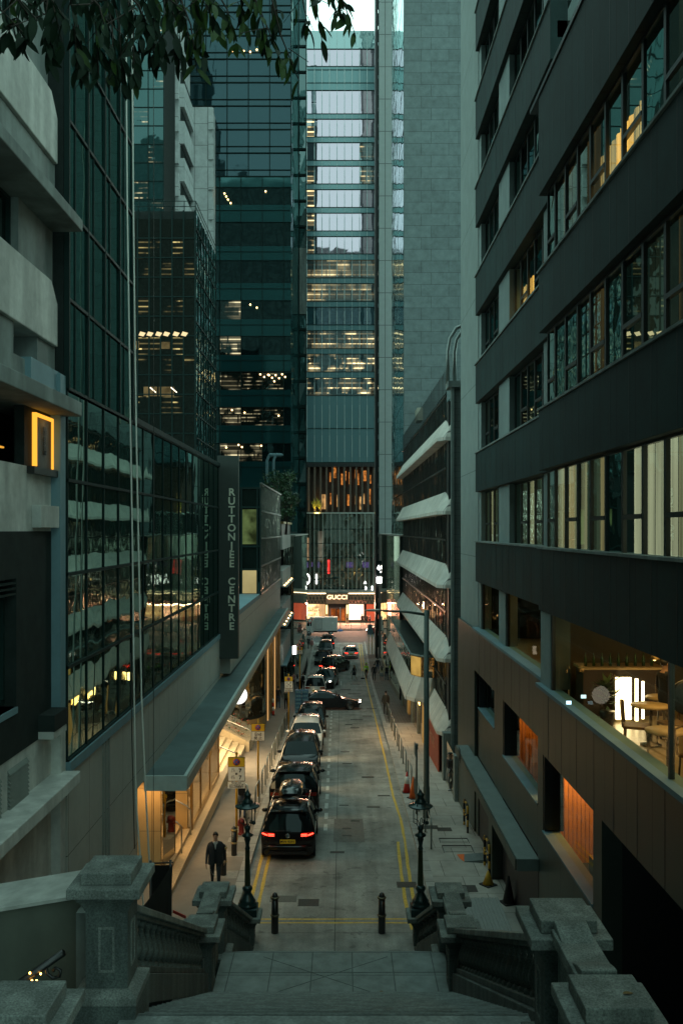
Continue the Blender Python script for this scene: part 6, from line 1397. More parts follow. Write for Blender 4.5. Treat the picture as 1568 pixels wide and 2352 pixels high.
# sign at the far right corner: px 848, y 1452
t.location=(cx(848,118),118,RZ(118)+KERB)
b=L()
for x in (-.1,.35): b.tube([(x,0,0),(x,0,3.9)],.05,6)
b.build('pole',M['pole_yellow'],t); b=L(); b.box(-.25,.4,-.06,-.02,2.6,3.9); b.build('plate',M['blue_wall'],t)
t=thing('turn_left_sign','round blue sign with white left arrow in front of the lit store','road sign',(cx(781,146),146,RZ(146)))
b=L(); b.tube([(0,0,0),(0,0,3.9)],.06,6); b.build('pole',M['galv'],t); b=L(); b.lathe([(.01,-.1),(.5,-.1),(.5,-.06),(.01,-.06)],(0,0,cz(1452,146)-RZ(146)),20,axis='y'); b.build('blue_disc',M['blue'],t)
zc0=cz(1452,146)-RZ(146); b=L(); b.box(-.1,.32,-.13,-.11,zc0-.06,zc0+.06); b.prism([(-.35,zc0),(-.08,zc0+.2),(-.08,zc0-.2)],'y',-.13,-.11); b.build('arrow',M['white'],t); b=L(); b.box(-.42,.42,-.1,-.06,zc0-1.05,zc0-.72); b.build('lower_plate',M['white'],t)
t=thing('give_way_sign','inverted triangle give way sign beside the white truck cab','road sign',(cx(713,136),133,RZ(133)))
b=L(); b.tube([(0,0,0),(0,0,3.0)],.06,6); b.build('pole',M['galv'],t); b=L(); b.prism([(-.5,3.3),(.5,3.3),(0,2.5)],'y',-.08,-.05); b.build('red_triangle',M['red'],t); b=L(); b.prism([(-.33,3.2),(.33,3.2),(0,2.67)],'y',-.1,-.081); b.build('white_triangle',M['white'],t)
t=thing('street_light','slim dark street light with long arm in front of the lit store','street light',(-5.4,128,RZ(128)))
b=L(); b.tube([(0,0,0),(0,0,9.6)],.1,8); b.build('pole',M['frame'],t); b=L(); b.tube([(0,0,9.3),(2.5,0,9.5),(4.6,0,9.65)],.07,6); b.lathe([(.03,-.9),(.16,-.3),(.1,.3)],(4.7,0,9.66),8,axis='x'); b.build('arm',M['frame'],t)
t=thing('roof_mast','twin grey lamp masts rising from the planted roof terrace','mast',(cx(613,90),90,cz(1200,90)))
b=L()
for x in (0,.65): b.tube([(x,0,-1),(x,0,6.2),(x+.15,0,6.6),(x+.5,0,6.9)],.14,8); b.lathe([(.05,.1),(.2,.3),(.18,.8),(.05,1)],(x,0,6.8),8,axis='x')
b.build('mast',M['blue_wall'],t)
# blue crates stacked on a trolley
cr=mat('blue_crate_plastic',(.04,.16,.28),.35,var=.2,scale=6)
for c_ in range(2):
    for k in range(6):
        x,d,z=-3.25+c_*.52,67.2,RZ(67)+.15+k*.29
        t=thing('water_crate','blue bottled water crate, %s from the ground in the %s column of the stack'%(['first','second','third','fourth','fifth','topmost'][k],['kerbside','roadside'][c_]),'crate',(x,d,z),0,'stacked blue water crates')
        b=L(); b.box(-.24,.24,-.2,.2,0,.27); b.build('shell',cr,t,bevel=.02); b=L()
        for q in (-.12,0,.12): b.box(q-.035,q+.035,-.207,-.2,.06,.22)
        b.box(-.24,.24,-.21,-.2,.13,.15); b.build('front_grid',mat('pale_blue_plastic',(.16,.34,.45),.3),t)
t=thing('hand_trolley','low steel trolley under the stacked blue crates','trolley',(-3.0,67.2,RZ(67))); b=L(); b.box(-.55,.55,-.3,.3,.1,.14); b.build('deck',M['galv'],t)
for x in (-.4,.4): b=L(); b.lathe([(.06,-.02),(.06,.02)],(x,-.2,.06),10,axis='x'); b.build('wheel',M['rubber'],t)
# tarpaulin, barrier tape
t=thing('black_tarpaulin','black tarpaulin draped over a rail frame beside the tall pillar','tarpaulin',(-4,19,0)); b=MB(); nx,ny=14,12; vs=[]
TX=[(cx(326,17.5),17.5),(cx(396,18.6),18.6)]
for j in range(ny+1):
    for i in range(nx+1):
        u,v=i/nx,j/ny; x=TX[0][0]+(TX[1][0]-TX[0][0])*u; y=TX[0][1]+(TX[1][1]-TX[0][1])*u
        ztop=cz(2085,17.5)+(cz(1985,18.6)-cz(2085,17.5))*(u**1.3); z=ztop*(1-v)+.05*v
        vs.append((x+.06*math.sin(u*11+v*3)*v,y+.13*math.sin(u*9+v*4)*(.3+v)-.25*v*(1-v),z))
fs=[(j*(nx+1)+i,j*(nx+1)+i+1,(j+1)*(nx+1)+i+1,(j+1)*(nx+1)+i) for j in range(ny) for i in range(nx)]
b.add(vs,fs,0,True); b.quad((cx(347,19),19,0),(cx(394,18.8),18.8,0),(cx(394,18.8),18.8,cz(1988,18.8)),(cx(347,19),19,cz(1988,19))); b.build('sheet',mat('black_tarp',(.012,.014,.013),.6,var=.3,scale=3),t)
b=MB(); b.tube([(TX[1][0]-.05,18.65,0),(TX[1][0]-.05,18.65,cz(1978,18.6))],.03,6); b.tube([(cx(346,18.9),18.9,0),(cx(346,18.9),18.9,cz(1978,18.9))],.03,6); b.tube([(cx(346,18.9),18.9,cz(1984,18.9)),(TX[1][0],18.65,cz(1984,18.6))],.018,6); b.build('support_frame',M['black'],t)
b=MB(); b.hexa([(cx(397,20),20,cz(2098,20)),(cx(427,19.6),19.6,cz(2112,19.6)),(cx(427,19.6),19.62,cz(2112,19.6)),(cx(397,20),20.02,cz(2098,20)),(cx(397,20),20,cz(2091,20)),(cx(427,19.6),19.6,cz(2105,19.6)),(cx(427,19.6),19.62,cz(2105,19.6)),(cx(397,20),20.02,cz(2091,20))]); tag(b.build('barrier_tape',M['red']),'short red barrier tape between the tarpaulin and landing pillar','barrier tape')
# hanging ropes
ropem=mat('white_rope',(.62,.64,.58),.8,var=.2,scale=60); rope_t=mat('dark_cable',(.03,.035,.03),.6)
def rope(pts,r,m,label,d=22.5):
    b=MB(); P=[Vector((cx(px,d),d,cz(py,d))) for px,py in pts]; Q=[]
    for a,c in zip(P,P[1:]): Q+=[a.lerp(c,k/6) for k in range(6)]
    Q.append(P[-1]); b.tube(Q,r,6); tag(b.build('hanging_rope',m),label,'rope')
rope([(289,-40),(290,200),(292,470),(297,800),(299,960),(304,1250),(308,1600),(313,1850),(323,1985),(330,2100)],.022,ropem,'thick white rope hanging the full height of the green glass wall')
rope([(303,-40),(304,200),(306,470),(310,800),(313,1000),(318,1250),(325,1600),(336,1850),(344,2000),(350,2100)],.022,ropem,'white rope hanging beside the thick rope, nearer the canopy corner')
rope([(352,-40),(353,400),(353,900),(353,1300),(352,1985)],.009,rope_t,'thin dark cable hanging in front of the canopy end',23.5)
rope([(300,1500),(303,1700),(309,1950)],.014,rope_t,'black cable dropping down the grey clad wall seam',23.0)
# ================================================================ vehicles
carblack=mat('car_paint_black',(.006,.007,.008),.14,.0,var=0,spec=.35,coat=.15); carwhite=mat('car_paint_white',(.62,.6,.57),.2,.0,var=0,coat=1); cargrey=mat('car_paint_dark_blue',(.01,.014,.02),.12,var=0,spec=.4,coat=.2)
cglass=glassmat('car_glass',(.004,.006,.007),.0,(.62,.72,.72),wave=0); tyre=M['rubber']; rim=mat('alloy_rim',(.25,.25,.25),.3,.9); chrome=mat('chrome_trim',(.6,.6,.6),.12,1,var=0)
tail_on=emat('tail_light_on',(1,.04,.02),7); tail_off=mat('tail_light_off',(.12,.006,.004),.25,var=0,coat=1); head_on=emat('head_light_on',(1,.86,.7),16); head_off=mat('head_light_off',(.35,.37,.37),.15,.2,var=0,coat=1)
plate_y=mat('plate_yellow',(.75,.5,.02),.4,var=0); plate_b=mat('plate_black',(.01,.01,.01),.4,var=0)
SH={ # half-shape: levels (z fraction list) with rear and front y-chains, in metres from centre
 'mpv': dict(L=4.9,W=1.85,H=1.9,rear=[(.25,-.02),(.45,0),(.75,-.02),(1.05,-.06),(1.45,-.2),(1.78,-.42),(1.9,-.75)],front=[(.25,.08),(.45,0),(.95,.06),(1.18,.75),(1.45,1.05),(1.72,1.4),(1.9,2.1)]),
 'estate':dict(L=4.5,W=1.83,H=1.66,rear=[(.25,-.05),(.42,0),(.72,-.0),(.98,-.06),(1.3,-.24),(1.55,-.5),(1.66,-.85)],front=[(.25,.1),(.42,0),(.68,.06),(.98,1.0),(1.3,1.5),(1.55,1.95),(1.66,2.5)]),
 'suv':dict(L=5.1,W=2.0,H=1.8,rear=[(.3,-.06),(.5,0),(.8,.0),(1.1,-.05),(1.42,-.28),(1.68,-.55),(1.8,-.9)],front=[(.3,.1),(.5,0),(.85,.05),(1.12,1.45),(1.42,1.9),(1.68,2.35),(1.8,2.8)]),
 'saloon':dict(L=5.1,W=1.9,H=1.48,rear=[(.22,-.08),(.4,0),(.7,-.03),(.95,-.6),(1.18,-1.0),(1.4,-1.55),(1.48,-2.0)],front=[(.22,.1),(.4,0),(.65,.08),(.92,1.5),(1.15,1.95),(1.38,2.5),(1.48,3.0)]),
 'hatch':dict(L=4.2,W=1.78,H=1.5,rear=[(.25,-.05),(.42,0),(.72,-.03),(.95,-.12),(1.2,-.32),(1.4,-.58),(1.5,-.95)],front=[(.25,.08),(.42,0),(.65,.06),(.95,.95),(1.2,1.4),(1.4,1.8),(1.5,2.3)]),
}
def car(kind,x,d,rz,label,paint,name,tails=False,heads=False,plate=None,platef=None,roofbox=False,rails=False,group='cars queueing in the street',cat='car',badge=None,twin=None):
    s_=SH[kind]; Lh,Wd,H=s_['L']/2,s_['W'],s_['H']
    slope=math.atan2(RZ(d+1)-RZ(d-1),2)
    t=thing(name,label,cat,(x,d,RZ(d)),rz,group); t.rotation_mode='XYZ'
    t.rotation_euler=Matrix.Rotation(slope,3,'X').to_4x4().to_euler() if abs(rz)<.01 else (Matrix.Rotation(slope,3,'X')@Matrix.Rotation(rz,3,'Z')).to_euler()
    rear=[(-Lh-dy,z) for z,dy in s_['rear']]; front=[(Lh-dy,z) for z,dy in s_['front']]
    zb=max(rear[3][1],front[3][1])
    def hw(z): 
        if z<=zb: return Wd/2*(1-.05*max(0,(.55-z)/.3)) if z<.55 else Wd/2
        return Wd/2-(z-zb)/(H-zb)*Wd*.13
    U=[-1,-.94,-.8,-.45,0,.45,.8,.94,1]
    chain=rear+front[::-1]; body,gl_=L(),L()
    def P(y,z,u,zt):
        k=abs(u)**3; yy=y-(math.copysign(1,y))*(.16*k if abs(y)>Lh*.5 else .05*k); 
        return (u*hw(z)*(1 if abs(u)<1 else 1),yy,z-(.07*abs(u)**4 if zt else 0))
    n=len(chain); grid=[[P(y,z,u,z>H-.2) for u in U] for y,z in chain]
    wm=MB()
    mats={'b':L(),'rw':L(),'ws':L()}
    for i in range(n-1):
        r_seg = i in (3,4); f_seg = i in (n-6,n-5)
        for j in range(len(U)-1):
            q=[grid[i][j],grid[i][j+1],grid[i+1][j+1],grid[i+1][j]]
            mid=0<j<len(U)-2
            key='rw' if r_seg and mid else 'ws' if f_seg and mid else 'b'
            mats[key].add(q,[(0,1,2,3)],0,True)
    # sides
    side=L(); win_=[L(),L()]
    for sd,u in ((0,-1),(1,1)):
        for i in range(6):
            ya0,ya1=P(*rear[i],u,rear[i][1]>H-.2),P(*rear[i+1],u,rear[i+1][1]>H-.2); yb0,yb1=P(*front[i],u,front[i][1]>H-.2),P(*front[i+1],u,front[i+1][1]>H-.2)
            K=10
            for k in range(K):
                a,c=k/K,(k+1)/K
                q=[Vector(ya0).lerp(Vector(yb0),a),Vector(ya0).lerp(Vector(yb0),c),Vector(ya1).lerp(Vector(yb1),c),Vector(ya1).lerp(Vector(yb1),a)]
                # pillars at k = 0, 9 and thin ones at 3,6
                if i in (3,4) and 0<k<9: 
                    qq=[p for p in q]
                    if k in (3,6): mats['b'].add([p for p in q],[(0,1,2,3)],0,True) if False else win_[sd].add(qq,[(0,1,2,3)],0,True)
                    else: win_[sd].add(qq,[(0,1,2,3)],0,True)
                else: mats['b'].add(q,[(0,1,2,3)],0,True)
        for kx in (.36,.66):
            b=L(); y=-Lh+kx*2*Lh*.95; p0=Vector((u*(hw(zb)+.006),y,zb)); p1=Vector((u*(hw(H-.12)+.006),y+.02,H-.14)); b.tube([p0,p1],.025,4); b.build('door_pillar',M['blackp'],t)
    # underside closing
    mats['b'].box(-Wd/2+.12,Wd/2-.12,-Lh+.15,Lh-.15,.18,.3)
    def fin(mb,nm,m): 
        o=mb.build(nm,m,t); bm=bmesh.new(); bm.from_mesh(o.data); bmesh.ops.remove_doubles(bm,verts=bm.verts,dist=.0005); bmesh.ops.recalc_face_normals(bm,faces=bm.faces); bm.to_mesh(o.data); bm.free(); return o
    fin(mats['b'],'body',paint); fin(mats['rw'],'rear_window',cglass); fin(mats['ws'],'windscreen',cglass)
    for w in win_: fin(w,'side_window',cglass)
    # wheels
    rw=.34 if kind in('suv','mpv') else .32
    for sx in (-1,1):
        for wy in (-Lh+.85,Lh-.88):
            w=L(); X=sx*(Wd/2-.1); w.lathe([(rw-.06,-.11),(rw,-.09),(rw,.09),(rw-.06,.11)],(X,wy,rw),20,axis='x'); o=w.build('wheel',tyre,t)
            w2=L(); w2.lathe([(.01,sx*.05),(.06,sx*.09)],(X,wy,rw),14,axis='x')
            for q in range(5):
                a=R(72*q); c1,s1=math.cos(a),math.sin(a); w2.tube([(X+sx*.085,wy,rw),(X+sx*.10,wy+c1*(rw-.09),rw+s1*(rw-.09))],.03,5)
            w2.lathe([(rw-.1,sx*.06),(rw-.07,sx*.115),(rw-.06,sx*.112)],(X,wy,rw),18,axis='x'); w2.build('rim',rim,o)
            w3=L(); w3.lathe([(rw+.055,-.02),(rw+.055,sx*.024+.0)],(sx*(Wd/2-.012),wy,rw+.02),20,axis='x'); w3.build('wheel_arch',M['blackp'],t)
        m=L(); m.ball((sx*(Wd/2+.1),Lh-1.65 if kind!='mpv' else Lh-1.3,zb+.06),(.12,.07,.08),8); m.build('wing_mirror',paint,t)
    # lights
    for sx in (-1,1):
        zl=.86 if kind in('estate','mpv','suv') else .74; xr=Wd/2
        tl=L(); P0=[(sx*xr*.48,-Lh-.012,zl),(sx*xr*.93,-Lh+.08,zl),(sx*(xr+.004),-Lh+.36,zl+.03)]
        hh=.12 if kind!='mpv' else .16
        for (a,c) in zip(P0,P0[1:]): tl.quad((a[0],a[1]-.0,zl-.02),(c[0],c[1]-.0,zl-.03),(c[0],c[1]+.02,zl+hh),(a[0],a[1]+.015,zl+hh*.8))
        tl.v=[(vx*1.0,vy-.015,vz) for vx,vy,vz in tl.v]; tl.build('tail_light',tail_off,t)
        if tails:
            e=L()
            for z_ in (zl+.01,zl+.06): e.tube([(sx*xr*.5,-Lh-.04,z_),(sx*xr*.72,-Lh-.03,z_+.01)],.014,5)
            e.tube([(sx*xr*.76,-Lh-.02,zl+.03),(sx*xr*.95,-Lh+.06,zl+.08)],.02,5); e.build('brake_light',tail_on,t)
        zh=.78 if kind in('mpv','suv') else .62
        hl=L(); hl.hexa([(sx*xr*.5,Lh-.03,zh-.05),(sx*xr*.95,Lh-.26,zh-.03),(sx*xr*.95,Lh-.02-.18,zh-.03),(sx*xr*.5,Lh+.0,zh-.05),(sx*xr*.5,Lh-.1,zh+.05),(sx*xr*.95,Lh-.32,zh+.09),(sx*xr*.95,Lh-.2,zh+.09),(sx*xr*.5,Lh-.04,zh+.05)]); hl.v=[(a,b_+.03,c) for a,b_,c in hl.v]; hl.build('headlight',head_off,t)
        if heads: e=L(); e.ball((sx*xr*.74,Lh-.06,zh+.01),(.09,.05,.05),8); e.build('headlamp_glow',head_on,t)
    # bumper and trims
    b=L(); b.tube([(-Wd/2*.88,-Lh+.08,.5),(-Wd/2*.5,-Lh-.035,.5),(Wd/2*.5,-Lh-.035,.5),(Wd/2*.88,-Lh+.08,.5)],.045,6); b.build('rear_bumper',paint,t)
    b=L(); b.box(-Wd/2*.72,Wd/2*.72,-Lh-.02,-Lh+.2,.26,.34); b.build('rear_valance',M['blackp'],t)
    b=L(); b.box(-Wd*.27,Wd*.27,Lh-.05,Lh+.035,.42,.66 if kind!='mpv' else .9); b.build('grille',M['blackp'],t)
    if kind=='mpv': b=L(); [b.box(-Wd*.42,Wd*.42,Lh-.1,Lh+.03,z_,z_+.025) for z_ in (.74,.84,.95)]; b.build('chrome_bar',chrome,t)
    b=L(); b.box(-Wd*.3,Wd*.3,Lh-.02,Lh+.045,.67,.69); b.box(-Wd*.3,Wd*.3,Lh-.02,Lh+.045,.56,.575); b.build('chrome_strip',chrome,t)
    b=L(); b.tube([(-Wd*.22,-Lh+.06,zb+.03),(.1,-Lh+.02,zb+.05)],.01,4); b.build('wiper',M['blackp'],t)
    yy0=-Lh-s_['rear'][5][1]; b=L(); b.box(-Wd*.34,Wd*.34,yy0-.07,yy0+.2,H-.12,H-.085); b.build('rear_spoiler',paint,t)
    if plate:
        zp=.62; 
        b=L(); b.box(-.26,.26,-Lh-.05,-Lh-.0,zp,zp+.12); b.build('number_plate',plate_y,t)
        text('plate_text',plate,M['blackp'],.115,(0,-Lh-.052,zp+.06),FACE,t,ext=.001,bold=.002,sx=1.05)
        if twin: b=L(); b.box(-.24,.24,-Lh-.05,-Lh-.0,zp-.13,zp-.02); b.build('second_plate',plate_b,t); text('plate_text',twin,M['white'],.1,(0,-Lh-.052,zp-.075),FACE,t,ext=.001)
    if platef:
        zp=.46; b=L(); b.box(-.26,.26,Lh+.03,Lh+.06,zp,zp+.12); b.build('number_plate',plate_y,t)
        text('plate_text',platef,M['blackp'],.105,(0,Lh+.062,zp+.06),(R(90),0,R(180)),t,ext=.001,bold=.002)
        if twin: b=L(); b.box(-.24,.24,Lh+.03,Lh+.06,zp-.13,zp-.02); b.build('second_plate',plate_b,t); text('plate_text',twin,M['white'],.1,(0,Lh+.062,zp-.075),(R(90),0,R(180)),t,ext=.001)
    if badge:
        b=L(); P_=[( .065*math.cos(R(a)),-Lh-.035,.87+.065*math.sin(R(a))) for a in range(0,361,20)]; b.tube(P_,.007,4)
        if badge=='VW': b.tube([(-.04,-Lh-.035,.91),(-.012,-Lh-.035,.84),(0,-Lh-.035,.87),(.012,-Lh-.035,.84),(.04,-Lh-.035,.91)],.006,4)
        else: b.ball((0,-Lh-.03,.87),(.045,.006,.045),8)
        b.build('badge',chrome,t)
    if roofbox:
        b=L(); pr=[(-.0,0),(.3,.02),(.36,.14),(.33,.28),(.24,.35),(0,.37)]
        sec=[]; 
        for y,sc in ((-1.0,.72),(-.9,.95),(-.4,1),(.5,1),(1.0,.8),(1.15,.45)):
            sec.append([(px*sc if sx>0 else -px*sc,y,H+.1+pz*(sc if sc<1 else 1)) for sx in (-1,1) for px,pz in (pr[::-1] if sx<0 else pr)][:])
        vs=[];fs=[]
        for sset in sec:
            pts=[(-px,pz) for px,pz in pr]+[(px,pz) for px,pz in pr[::-1]]
        ring=[(-x_,z_) for x_,z_ in pr[::-1]][::-1]
        ring=[( -x_,z_) for x_,z_ in pr]+[(x_,z_) for x_,z_ in pr[::-1][0:]]
        ring=[(-.36,.14),(-.33,.28),(-.24,.35),(0,.37),(.24,.35),(.33,.28),(.36,.14),(.3,.02),(-.3,.02)]
        for y,sc,zs in ((-1.02,.75,.55),(-.92,.97,.9),(-.4,1.05,1),(.5,1.02,1),(1.0,.85,.85),(1.2,.5,.4)):
            vs+=[(x_*sc*1.15,y+.1,H+.12+z_*zs) for x_,z_ in ring]
        m_=len(ring)
        for i in range(5):
            for k in range(m_): fs.append((i*m_+k,i*m_+(k+1)%m_,(i+1)*m_+(k+1)%m_,(i+1)*m_+k))
        fs+=[tuple(range(m_)),tuple(5*m_+k for k in range(m_-1,-1,-1))]
        b.add(vs,fs,0,True); b.build('roof_box',mat('roof_box_black',(.012,.013,.013),.18,var=0,coat=.6),t)
        b=L()
        for y in (-.5,.6): b.tube([(-.62,y,H+.05),(-.6,y,H+.13),(.6,y,H+.13),(.62,y,H+.05)],.022,6)
        b.build('roof_bar',M['blackp'],t)
    if rails:
        for sx in (-1,1): b=L(); b.tube([(sx*.66,-1.35,H-.05),(sx*.66,-1.25,H+.05),(sx*.66,.9,H+.05),(sx*.66,1.05,H-.05)],.02,6); b.build('roof_rail',chrome,t)
    return t
car('estate',-1.83,30.3+2.25,0,'black car with a roof box and glowing brake lights, plate MW 9391',carblack,'parked_car',tails=True,plate='MW 9391',roofbox=True,rails=True,badge='VW')
car('suv',-1.95,36.2+2.55,0,'large dark SUV with unlit tail lamps just ahead of the roof box car',carblack,'parked_car',plate='6899',twin='ZE973',badge='round')
car('mpv',-2.05,42.8+2.45,math.pi,'black people carrier facing the stair with plate XX 3666',carblack,'parked_van',platef='XX 3666',twin='ZMJ36',cat='van')
car('mpv',-2.0,49.2+2.45,math.pi,'white roofed people carrier facing the stair behind the black one',carwhite,'parked_van',cat='van')
car('mpv',-1.95,55.6+2.45,math.pi,'black people carrier facing the stair, parked by the blue crates',carblack,'parked_van',cat='van')
car('saloon',-1.05,71.0,-math.pi/2+.05,'long dark saloon turning sideways across the street with headlight lit',cargrey,'turning_saloon',tails=True,heads=True)
car('mpv',-2.35,79+2.45,0,'white people carrier seen from behind the crossing saloon',carwhite,'parked_van',plate='VR 397',cat='van')
car('suv',-1.55,89.5,math.pi-.12,'dark car facing the stair with both headlights on',carblack,'waiting_car',heads=True)
car('mpv',-.75,103.5,-.42,'black people carrier swinging out with brake lights on, beside the walking woman',carblack,'turning_van',tails=True,plate='UL 88',cat='van')
car('hatch',1.15,116.2,.05,'white hatchback driving away with red tail lights',carwhite,'white_hatchback',tails=True,plate='TS 1188')
car('saloon',-2.35,111,math.pi,'small dark saloon facing the stair beside the guard fence',carblack,'waiting_car',platef='WK 662')
car('mpv',-2.1,118.2,math.pi,'tall black van second from the junction',carblack,'waiting_van',cat='van')
car('mpv',-1.9,125.3,0,'black van at the junction with one red tail light glowing',carblack,'waiting_van',tails=True,cat='van')
car('hatch',cx(870,142.5),142.5,math.pi/2,'dark taxi crossing at the junction with white headlight on',mat('car_paint_red',(.25,.02,.015),.2,var=0,coat=1),'crossing_taxi',heads=True,cat='taxi')
# small truck side on
t=thing('box_truck','white box truck standing sideways in front of the lit store','truck',(cx(739,140.5),140.5,RZ(140)))
tw=mat('truck_white',(.5,.49,.46),.4,var=.08,scale=1)
b=L(); b.box(-1.25,2.45,-.95,.95,.75,2.85); b.build('cargo_box',tw,t,bevel=.04)
b=L(); b.prism([(-2.75,.45),(-1.3,.45),(-1.3,2.45),(-1.75,2.45),(-2.15,2.25),(-2.55,1.45),(-2.75,1.2)],'y',-.88,.88); b.build('cab',tw,t,bevel=.04)
b=L(); b.prism([(-2.42,1.5),(-1.6,1.5),(-1.6,2.15),(-2.1,2.15)],'y',-.9,-.885); b.build('cab_window',cglass,t)
b=L(); b.prism([(-2.65,1.45),(-2.2,2.28),(-2.24,2.3),(-2.69,1.47)],'y',-.75,.75); b.build('windscreen',cglass,t)
b=L(); b.box(-1.0,.0,-.97,-.951,1.0,2.6); b.build('side_door',mat('truck_door',(.42,.41,.39),.4),t,bevel=.01)
b=L()
for q in ((-.98,.0,2.58,2.62),(-.98,.0,.98,1.02),(-.99,-.96,1,2.6),(-.02,.02,1,2.6)): b.box(q[0],q[1],-.98,-.97,q[2],q[3])
b.build('door_frame',M['blackp'],t)
b=L(); b.box(-1.3,2.4,-.6,.6,.5,.7); b.build('chassis',M['blackp'],t)
for wx in (-2.0,1.4):
    for sy in (-.8,.8): b=L(); b.lathe([(.25,-.1),(.36,-.1),(.36,.1),(.25,.1)],(wx,sy,.36),16,axis='y'); o=b.build('wheel',tyre,t); b=L(); b.lathe([(.02,-.11),(.2,-.12),(.2,.0)],(wx,sy,.36),12,axis='y'); b.build('rim',rim,o)
b=L()
for q in (1.7,2.4): b.box(q-.06,q+.06,-.96,-.955,1.9,2.1)
b.build('wall_reflection_marker',M['white'],t)
b=L(); b.box(-1.9,-1.3,-.7,.7,2.5,2.85); b.build('wind_deflector',tw,t,bevel=.06)
